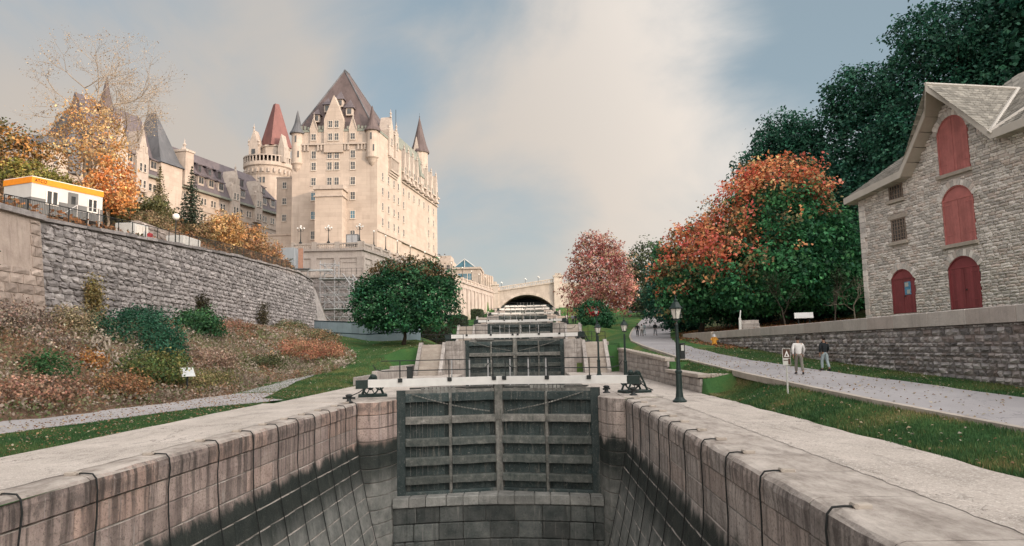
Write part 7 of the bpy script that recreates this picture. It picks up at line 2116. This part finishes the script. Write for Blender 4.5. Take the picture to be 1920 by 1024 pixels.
# hedges
def hedge(label, x0, x1, y0, y1, z0, z1, seed):
    rng = np.random.default_rng(seed); t = thing('hedge', label, 'hedge', ((x0 + x1) / 2, (y0 + y1) / 2, z0), 0)
    o = np.array(t.location); n = int(((x1 - x0) * (z1 - z0) * 2 + (x1 - x0) * (y1 - y0) + (y1 - y0) * (z1 - z0) * 2) * 60)
    P = rng.uniform((x0, y0, z0), (x1, y1, z1), (n, 3)); k = rng.integers(0, 5, n)
    P[k == 0, 1] = y0; P[k == 1, 0] = x0; P[k == 2, 0] = x1; P[k == 3, 2] = z1; P[k == 4, 1] = y1
    P += rng.normal(0, .06, P.shape); N_ = (P - o); N_ /= np.linalg.norm(N_, axis=1, keepdims=True)
    V, F, K = leaves(P - o, N_, .22, pal(n, [(.04, .075, .035), (.06, .085, .04), (.03, .055, .03)], (1, 1, 1), rng), rng)
    obj('foliage', mesh_np('foliage', V, F, K), t, M['leaf'])
    MB().bbox((x0 + .15, y0 + .15, z0 - .3), (x1 - .15, y1 - .15, z1 - .15)).build('stems', M['trunk'], t, tuple(o))
hedge('far clipped hedge on the left lawn nearest the bridge', -13.8, -11.45, 164, 172, 8.6, 11.5, 141)
hedge('clipped hedge left of the third lock gate', -14.2, -11.5, 121, 129, 5.6, 8.2, 142)
hedge('low hedge behind the left railing of the second gate', -15.5, -11.5, 99, 104, 3.6, 5.6, 143)

# --- ground cover that nobody could count
def scatter(name, n, box, size, cols, w, seed, mask=None, zoff=(.0, .25), stand=.3, patch=None, label=None):
    rng = np.random.default_rng(seed)
    x = rng.uniform(box[0], box[1], n); y = rng.uniform(box[2], box[3], n)
    if mask is not None:
        k = np.array([mask(a, b) for a, b in zip(x, y)]); x, y = x[k], y[k]
    z = np.array([gz(a, b) for a, b in zip(x, y)]) + rng.uniform(zoff[0], zoff[1], len(x))
    P = np.stack([x, y, z], 1)
    if patch is not None:
        Q = np.stack([x, y, np.zeros_like(x)], 1); v = vnoise(Q, patch, seed) + .5 * vnoise(Q, patch * 2.7, seed + 2) + rng.normal(0, .13, len(x))
        i = np.clip(((v + 1.1) / 2.2 * len(cols)).astype(int), 0, len(cols) - 1); col = np.array(cols)[i]
    else: col = pal(len(x), cols, w, rng)
    col = col * rng.uniform(.75, 1.25, (len(x), 1))
    V, F, K = leaves(P, np.tile([0, 0, 1.], (len(x), 1)), size, col, rng, stand)
    o = obj(name, mesh_np(name, V, F, K), None, M['leaf']); o['kind'] = 'stuff'
    if label: o['label'] = label
    return o
def on_bank(x, y): return x < min(bank_edge(y), lt(PATHL, y) - .05 if y < 55 else 0) and x > wallbase_x(y) + .1
BANKC = [(.30, .24, .19), (.15, .18, .08), (.42, .34, .28), (.36, .22, .14), (.24, .235, .13), (.50, .42, .35), (.19, .21, .10), (.36, .29, .23), (.22, .19, .14)]
scatter('bank_ground_cover', 60000, (-31, -15.5, 23, 62), .15, BANKC, None, 151, on_bank, (.0, .55), 1.2, .42)
scatter('bank_ground_cover', 24000, (-31, -15.5, 60, 103), .24, BANKC[2:], None, 152, on_bank, (.0, .6), 1.2, .4)
scatter('hillside_ground_cover', 16000, (-62, -31, 42, 122), .34, [(.17, .11, .07), (.26, .17, .10), (.10, .09, .045), (.30, .14, .06), (.20, .16, .09)], None, 153, lambda x, y: x < walltop_x(min(max(y, 24), 103)) - 1.6 and not (-43 < x < -35.5 and 49 < y < 70), (.0, .6), 1.0, .25)
scatter('fallen_leaves', 9000, (15.5, 34, 58, 100), .20, [(.30, .12, .055), (.20, .085, .05), (.38, .18, .07), (.12, .06, .045)], (3, 3, 2, 2), 154, lambda x, y: x > lt(ROADR, y) + .7, (.01, .08), .5)
scatter('fallen_leaves', 2600, (-19, -13, 15, 46), .09, [(.35, .22, .12), (.24, .12, .06), (.42, .36, .26)], (3, 2, 2), 155, None, (.035, .06), .4)
scatter('fallen_leaves', 1500, (8.6, 17, 13, 60), .10, [(.38, .30, .20), (.24, .14, .07), (.45, .40, .32)], (3, 2, 2), 156, None, (.04, .07), .4)
scatter('lawn_flecks', 900, (-24, -11.5, 46, 95), .13, [(.40, .36, .28), (.30, .22, .13)], (1, 1), 157, lambda x, y: not on_bank(x, y), (.04, .08), .4)
def grass(name, n, box, h, cols, seed, mask, label=None):
    rng = np.random.default_rng(seed)
    x = rng.uniform(box[0], box[1], n); y = box[2] + (box[3] - box[2]) * rng.uniform(0, 1, n) ** 1.35
    k = np.array([mask(a, b) for a, b in zip(x, y)]); x, y = x[k], y[k]; n = len(x)
    z = np.array([gz(a, b) for a, b in zip(x, y)]) - .075
    P = np.stack([x, y, z], 1); a = rng.uniform(0, 2 * pi, n); w = .012 + .02 * (y / 40)
    A = np.stack([np.cos(a) * w, np.sin(a) * w, np.zeros(n)], 1)
    H = h * rng.uniform(.6, 1.35, n); ln = rng.normal(0, .45, (n, 2)) * H[:, None]
    T = np.stack([ln[:, 0], ln[:, 1], H + .075], 1)
    V = np.stack([P - A, P + A, P + T], 1).reshape(-1, 3); F = np.arange(3 * n).reshape(n, 3)
    Q = np.stack([x, y, np.zeros(n)], 1); v = vnoise(Q, .8, seed) + .6 * vnoise(Q, 2.3, seed + 1) + rng.normal(0, .35, n)
    col = np.array(cols)[np.clip(((v + 1.2) / 2.4 * len(cols)).astype(int), 0, len(cols) - 1)] * rng.uniform(.65, 1.4, (n, 1))
    o = obj(name, mesh_np(name, V, F, np.repeat(col, 3, 0)), None, M['leaf']); o['kind'] = 'stuff'
    return o
GC = [(.045, .11, .042), (.065, .14, .05), (.10, .165, .06), (.17, .19, .075), (.25, .22, .10), (.33, .27, .145)]
grass('grass', 85000, (8.4, 13.0, 11, 48), .07, GC, 161, lambda x, y: (8.6 if y < 37 else 8.98) + .08 * sin(y * 3.1) < x < lt(ROADL, y) - .2 and not (36.95 <= y < 37.6))
grass('grass', 90000, (-17.5, -13.0, 14, 46), .06, GC[:4], 162, lambda x, y: -13.12 + .08 * sin(y * 2.7) > x > lt(PATHR, y) + .03 if y < 36 else (-12.75 > x > lt(PATHR, y) and y > 38.2))
grass('grass', 36000, (13, 17.5, 20, 60), .08, GC[:4], 163, lambda x, y: lt(ROADR, y) + .1 < x < 17.45)
grass('grass', 45000, (-19, -11, 44, 95), .07, GC[:4], 164, lambda x, y: x < -12.8 and not on_bank(x, y))
# low matted weeds creeping on to the strip edge at the coping
grass('grass', 16000, (8.6, 10.9, 32.5, 37.08), .09, GC, 165, lambda x, y: 8.62 < x < lt(ROADL, y) - .15)
# ------------------------------------------------------------------ people
def skin_mesh(name, verts, edges, radii, root=0, sub=2, flat=None):
    me = bpy.data.meshes.new(name); me.from_pydata(verts, edges, []); me.update()
    ob = bpy.data.objects.new(name, me); COL.objects.link(ob)
    md = ob.modifiers.new('skin', 'SKIN'); md.use_smooth_shade = True; md.branch_smoothing = .6
    sv = me.skin_vertices[0].data
    for i, r in enumerate(radii):
        sv[i].radius = r if isinstance(r, tuple) else (r, r); sv[i].use_root = (i == root)
    ss_ = ob.modifiers.new('sub', 'SUBSURF'); ss_.levels = sub; ss_.render_levels = sub
    bpy.context.view_layer.update()
    ev = ob.evaluated_get(bpy.context.evaluated_depsgraph_get())
    out = bpy.data.meshes.new_from_object(ev)
    bpy.data.objects.remove(ob); out.polygons.foreach_set('use_smooth', [True] * len(out.polygons))
    return out
def pose(stride=.30, arm=.18, lean=.03, head_turn=0.0, elbow=.1):
    """joints of a walking adult 1.75 m tall facing +y; x to the right"""
    J = {}
    J['pelvis'] = (0, 0, .93); J['waist'] = (0, .01 + lean * .4, 1.08); J['chest'] = (0, lean, 1.30); J['neck'] = (0, lean + .01, 1.47); J['neck2'] = (0, lean + .02, 1.54); J['head'] = (0, lean + .035, 1.62); J['crown'] = (0, lean + .03, 1.69)
    for s, n in ((-1, 'l'), (1, 'r')):
        f = stride * (1 if s < 0 else -1)
        J[n + 'hip'] = (s * .09, 0, .90)
        J[n + 'knee'] = (s * .10, f * .45 + .05, .49); J[n + 'ankle'] = (s * .10, f - (.04 if f > 0 else .02), .09 if f > 0 else .13)
        J[n + 'heel'] = (s * .10, f - .05, .05); J[n + 'toe'] = (s * .12, f + .14, .035)
        a = arm * (-1 if s < 0 else 1)
        J[n + 'sho'] = (s * .19, lean, 1.40); J[n + 'elb'] = (s * .27, lean + a * .45 - .02, 1.13); J[n + 'wri'] = (s * .25, lean + a + elbow, .90)
        J[n + 'palm'] = (s * .245, lean + a + elbow + .02, .82)
    return J
def person(label, loc, rz, top, trousers, hair='hair', seed=0, hgt=1.75, group=None, stride=.30, cap=None, mask=False, low=False, long_hair=False, arm=.18):
    J = pose(stride, arm); k = hgt / 1.75
    t = thing('person', label, 'person', loc, rz, group)
    names = list(J.keys())
    # body: one continuous skin from crown to toes, hands with palm and five fingers
    V = []; R = []; I = {}
    def add(n, p, r): I[n] = len(V); V.append(tuple(x * k for x in p)); R.append(r * k if not isinstance(r, tuple) else tuple(x * k for x in r))
    rad = dict(pelvis=(.15, .11), waist=(.125, .095), chest=(.155, .11), neck=.06, neck2=.055, head=(.075, .092), crown=(.06, .07))
    for n in ('pelvis', 'waist', 'chest', 'neck', 'neck2', 'head', 'crown'): add(n, J[n], rad[n])
    E = [(0, 1), (1, 2), (2, 3), (3, 4), (4, 5), (5, 6)]
    for s in 'lr':
        for n, r in (('hip', .085), ('knee', .058), ('ankle', .042), ('toe', .035)): add(s + n, J[s + n], r)
        E += [(I['pelvis'], I[s + 'hip']), (I[s + 'hip'], I[s + 'knee']), (I[s + 'knee'], I[s + 'ankle']), (I[s + 'ankle'], I[s + 'toe'])]
        for n, r in (('sho', .062), ('elb', .044), ('wri', .028), ('palm', (.036, .018))): add(s + n, J[s + n], r)
        E += [(I['chest'], I[s + 'sho']), (I[s + 'sho'], I[s + 'elb']), (I[s + 'elb'], I[s + 'wri']), (I[s + 'wri'], I[s + 'palm'])]
        if not low:
            P = J[s + 'palm']; sx = -1 if s == 'l' else 1
            for q, (dy, ln) in enumerate(((.028, .065), (.010, .078), (-.008, .072), (-.026, .056))):
                add('%sf%d' % (s, q), (P[0] - sx * .004, P[1] + dy, P[2] - .035), .0095); add('%sg%d' % (s, q), (P[0] - sx * .018, P[1] + dy + .008, P[2] - .035 - ln), .008)
                E += [(I[s + 'palm'], I['%sf%d' % (s, q)]), (I['%sf%d' % (s, q)], I['%sg%d' % (s, q)])]
            add(s + 'th', (P[0] - sx * .01, P[1] + .045, P[2] + .01), .011); add(s + 'th2', (P[0] - sx * .02, P[1] + .062, P[2] - .035), .009)
            E += [(I[s + 'palm'], I[s + 'th']), (I[s + 'th'], I[s + 'th2'])]
    obj('body', skin_mesh('body', V, E, R, 0, 1 if low else 2), t, M['skin'])
    # face and ears ride on the head
    h = Vector(J['head']) * k
    if not low:
        m = MB(); m.ball((h.x, h.y + .088 * k, h.z - .01), .016, 8, (1, 1.2, 1.6)); m.build('nose', M['skin'], t, smooth=True)
        for sx in (-1, 1):
            MB().ball((h.x + sx * .082 * k, h.y - .005, h.z - .005), .028, 8, (.45, .8, 1.2)).build('ear', M['skin'], t, smooth=True)
            MB().ball((h.x + sx * .032, h.y + .078 * k, h.z + .015), .011, 8).build('eye', M['hair'], t, smooth=True)
        MB().ball((h.x, h.y + .08 * k, h.z - .055), .018, 8, (1.3, .5, .35)).build('mouth', M['shutter'], t, smooth=True)
        if mask: MB().ball((h.x - .03, h.y + .055 * k, h.z - .045), .062, 10, (1, .8, .85)).build('face_mask', M['shirt_white'], t, smooth=True)
    hm = MB(); hm.ball((h.x, h.y - .016, h.z + .035 * k), .107 * k, 14, (.93, 1.0, .98))
    if long_hair: hm.ball((h.x, h.y - .05, h.z - .09), .10, 10, (.95, .6, 1.5))
    hm.build('hair', M[hair], t, smooth=True)
    if cap: MB().ball((h.x, h.y - .01, h.z + .06), .112 * k, 12, (1, 1.05, .75)).build('cap', M[cap], t, smooth=True)
    # clothes
    V = []; R = []; I = {}; E = []
    add('waist0', (0, 0, .86), (.172, .135)); add('waist', J['waist'], (.155, .12)); add('chest', J['chest'], (.185, .135)); add('yoke', (0, J['chest'][1] + .005, 1.41), (.135, .105)); add('col', (J['neck'][0], J['neck'][1] - .005, 1.49), (.082, .08))
    E = [(0, 1), (1, 2), (2, 3), (3, 4)]
    for s in 'lr':
        for n, r in (('sho', .085), ('elb', .066)): add(s + n, J[s + n], r)
        w = Vector(J[s + 'elb']).lerp(Vector(J[s + 'wri']), .92); add(s + 'cuff', tuple(w), .046)
        E += [(I['chest'], I[s + 'sho']), (I[s + 'sho'], I[s + 'elb']), (I[s + 'elb'], I[s + 'cuff'])]
    obj('jacket', skin_mesh('jacket', V, E, R, 0, 1 if low else 2), t, M[top])
    V = []; R = []; I = {}; E = []
    add('top', (0, 0, 1.0), (.145, .11)); add('pelvis', (0, 0, .90), (.165, .125)); E = [(0, 1)]
    for s in 'lr':
        for n, r in (('hip', .105), ('knee', .078)): add(s + n, J[s + n], r)
        w = Vector(J[s + 'knee']).lerp(Vector(J[s + 'ankle']), .95); add(s + 'hem', tuple(w), .066)
        E += [(1, I[s + 'hip']), (I[s + 'hip'], I[s + 'knee']), (I[s + 'knee'], I[s + 'hem'])]
    obj('trousers', skin_mesh('trousers', V, E, R, 0, 1 if low else 2), t, M[trousers])
    for s in 'lr':
        a, b_ = Vector(J[s + 'heel']) * k, Vector(J[s + 'toe']) * k
        m = MB(); m.tube([tuple(a + Vector((0, -.03, .005))), tuple(a + Vector((0, .02, .02))), tuple((a + b_) / 2 + Vector((0, 0, .012))), tuple(b_), tuple(b_ + Vector((0, .045, -.005)))], [.035, .05, .048, .042, .02], 8)
        m.build('shoe', M['shoe'], t, smooth=True)
    return t
def road_z(x, y): return gz(x, y) + .03
person('person in a white shirt and khaki trousers walking on the road away from the camera', (12.39, 34.1, road_z(12.39, 34.1)), -.15, 'shirt_white', 'cloth_khaki', hgt=1.76, stride=.26)
person('person in a black jacket and pale jeans walking beside the rubble terrace wall', (14.35, 36.0, road_z(14.35, 36.0)), .25, 'cloth_black', 'cloth_blue', hgt=1.68, stride=.16, mask=True, arm=.08)
grp = 'walkers far up the road'
for k, (x, y, rz, tp, trs, hh, lab) in enumerate((
        (13.9, 95.5, pi - .2, 'cloth_black', 'cloth_black', 1.74, 'small far walker in dark clothes, leftmost of the group on the road'),
        (14.6, 96.5, pi + .1, 'shirt_white', 'cloth_khaki', 1.62, 'small far walker in a pale top, second from left on the road'),
        (15.3, 99.0, pi, 'cloth_blue', 'cloth_blue', 1.70, 'small far walker in pale blue in the middle of the group on the road'),
        (16.6, 97.8, pi + .2, 'cloth_black', 'cloth_grey', 1.78, 'small far walker in a dark coat, rightmost of the group on the road'))):
    person(lab, (x, y, road_z(x, y)), rz, tp, trs, hgt=hh, group=grp, low=True, long_hair=k == 1, stride=.22)
for k, (x, y, z, rz, tp, lab) in enumerate(((6.4, 112.2, 2 * LIFT + .03, .4, 'cloth_grey', 'tiny figure in grey standing right of the third lock gate'), (6.9, 113.0, 2 * LIFT + .03, 2.2, 'cloth_black', 'tiny figure in black standing right of the third lock gate'))):
    person(lab, (x, y, z), rz, tp, 'cloth_black', low=True, stride=.08, group='figures by the third gate')

# ------------------------------------------------------------------ signs and small furniture
x, y = 9.75, 28.2
t = thing('warning_sign', 'small brown sign with a white triangle on a pale post beside the road', 'sign', (x, y, gz(x, y)), .25)
MB().tube([(0, 0, -.2), (.02, 0, 1.9)], .038, 8).build('post', M['signlite'], t)
q = MB().bbox((-.2, -.07, 1.22), (.2, -.045, 1.92)).build('sign_panel', M['signlite'], t)
MB().bbox((-.18, -.078, 1.52), (.18, -.07, 1.90)).build('sign_face', M['signface'], q)
m = MB(); m.extrude([(-.13, -.085, 1.57), (.13, -.085, 1.57), (0, -.085, 1.84)], (0, .008, 0)); m.build('triangle', M['white'], q)
m = MB(); m.extrude([(-.07, -.088, 1.60), (.05, -.088, 1.60), (0.0, -.088, 1.72)], (0, .004, 0)); m.build('pictogram', M['signface'], q)
MB().bbox((.06, -.076, 1.24), (.18, -.07, 1.49)).build('side_band', M['signface'], q)
MB().bbox((-.17, -.074, 1.40), (.05, -.07, 1.44)).build('text_line', M['signface'], q)
t.scale = (.86, .86, .9)
t = thing('information_panel', 'tilted pale information panel on a dark post in front of the bank shrubs', 'sign', (-19.35, 40.2, gz(-19.35, 40.2) + .2), .75)
MB().bar((0, 0, -.2), (0, 0, .95), .06, 8).build('post', M['iron'], t)
MB().extrude([(-.36, -.26, .86), (.36, -.26, .86), (.36, .2, 1.3), (-.36, .2, 1.3)], (0, .03, .05)).build('panel', M['signlite'], t)
MB().extrude([(-.31, -.242, .89), (.31, -.242, .89), (.31, .16, 1.275), (-.31, .16, 1.275)], (0, .03, .052)).build('panel_print', M['cream'], t)
t = thing('information_panel', 'tilted white reading board standing on the storehouse terrace', 'sign', (18.6, 49.8, 3.5), -.35)
for sx in (-.35, .35): MB().bar((sx, 0, -.1), (sx, 0, .8), .04, 6).build('post', M['iron'], t)
MB().extrude([(-.6, -.35, .62), (.6, -.35, .62), (.6, .3, .98), (-.6, .3, .98)], (0, .02, .05)).build('panel', M['white'], t)
t = thing('stone_steps', 'short stone steps with a white post in the leaf covered bank', 'stair', (19.6, 65.0, 3.4), -.2)
for k in range(4): MB().cbox((0, k * .4, .15 + k * .3), (1.5, .45, .29), .02).build('step', M['lockblock'], t)
MB().cbox((-.95, 0.1, .65), (.22, .22, 1.5), .02).build('post', M['white'], t); MB().bar((-.95, .1, 1.3), (-.75, 1.4, 2.1), .05, 6).build('handrail', M['white'], t)
t = thing('hydrant', 'orange yellow hydrant with a grey cap on the grass strip', 'hydrant', (16.5, 66.0, gz(16.5, 66) - .02))
MB().lathe([(.28, 0), (.28, .08), (.2, .12), (.2, .62), (.25, .66), (.25, .72)], n=14).build('barrel', M['yellow'], t)
MB().lathe([(.23, .72), (.2, .86), (.08, .94), (.06, 1.0)], n=14).build('cap', M['steel'], t)
for sx in (-1, 1): MB().tube([(sx * .15, 0, .5), (sx * .33, 0, .5)], .09, 10).build('outlet', M['yellow'], t)
x, y = 9.55, 46.6
t = thing('waste_bin', 'small dark bin with a pale plate and foot slab on the lawn by the road', 'bin', (x, y, gz(x, y)), .2)
MB().cbox((0, 0, .04), (.75, .5, .1), .02).build('foot_slab', M['dressed'], t)
MB().cbox((0, 0, .55), (.34, .3, .95), .04).build('body', M['iron'], t)
MB().bbox((-.10, -.165, .62), (.08, -.15, .98)).build('plate', M['signlite'], t); MB().cbox((0, 0, 1.06), (.38, .34, .08), .02).build('lid', M['iron'], t)
x, y = 15.2, 84
t = thing('road_sign', 'blank white board on a post at the road edge behind the near lantern', 'sign', (17.2, 86, gz(17.2, 86)), -.1)
MB().bar((0, 0, -.2), (0, 0, 2.2), .05, 6).build('post', M['steel'], t); MB().cbox((0, -.06, 2.6), (1.3, .06, .6), .01).build('board', M['white'], t)
x, y = 25.0, 172.0
t = thing('kiosk', 'small dark kiosk with a pale parapet at the far end of the road', 'kiosk', (x, y, gz(x, y)))
MB().bbox((-1.8, 0, 0), (1.8, 2.5, 1.9)).build('body', M['greypanel'], t); MB().bbox((-2.0, -.3, 1.9), (2.0, 2.6, 2.4)).build('roof', M['terrace'], t)
MB().bbox((2.0, -.4, 0), (3.0, 1, 2.3)).build('side_panel', M['dressed'], t); MB().bbox((-1.4, -.05, .4), (1.4, 0.0, 1.7)).build('opening', M['shadow_void'], t)  # flat dark panel on the solid body, painted as the shade inside
# brush pile on the bank
rb = random.Random(8); base = (-23.7, 38.3, gz(-23.7, 38.3))
t = thing('brush_pile', 'tangled pile of grey roots and branches on the bank', 'brush pile', base)
for k in range(26):
    a = rb.uniform(0, 2 * pi); r0 = rb.uniform(.2, .9); p = Vector((r0 * cos(a), r0 * sin(a) * .7, rb.uniform(.05, .5)))
    d = Vector((rb.uniform(-1, 1), rb.uniform(-1, 1), rb.uniform(-.3, .5))) * .6
    MB().tube([tuple(p - d), tuple(p + Vector((0, 0, rb.uniform(.05, .35)))), tuple(p + d * .9)], [.05, .06, .02], 6).build('branch', M['pale_trunk'], t)
t = thing('boulder', 'pale grey boulder on the bank right under the brush pile', 'rock', (-23.0, 37.6, gz(-23.0, 37.6)))
MB().ball((0, 0, .12), .42, 9, (1.2, .9, .7)).build('stone', M['rubble'], t)
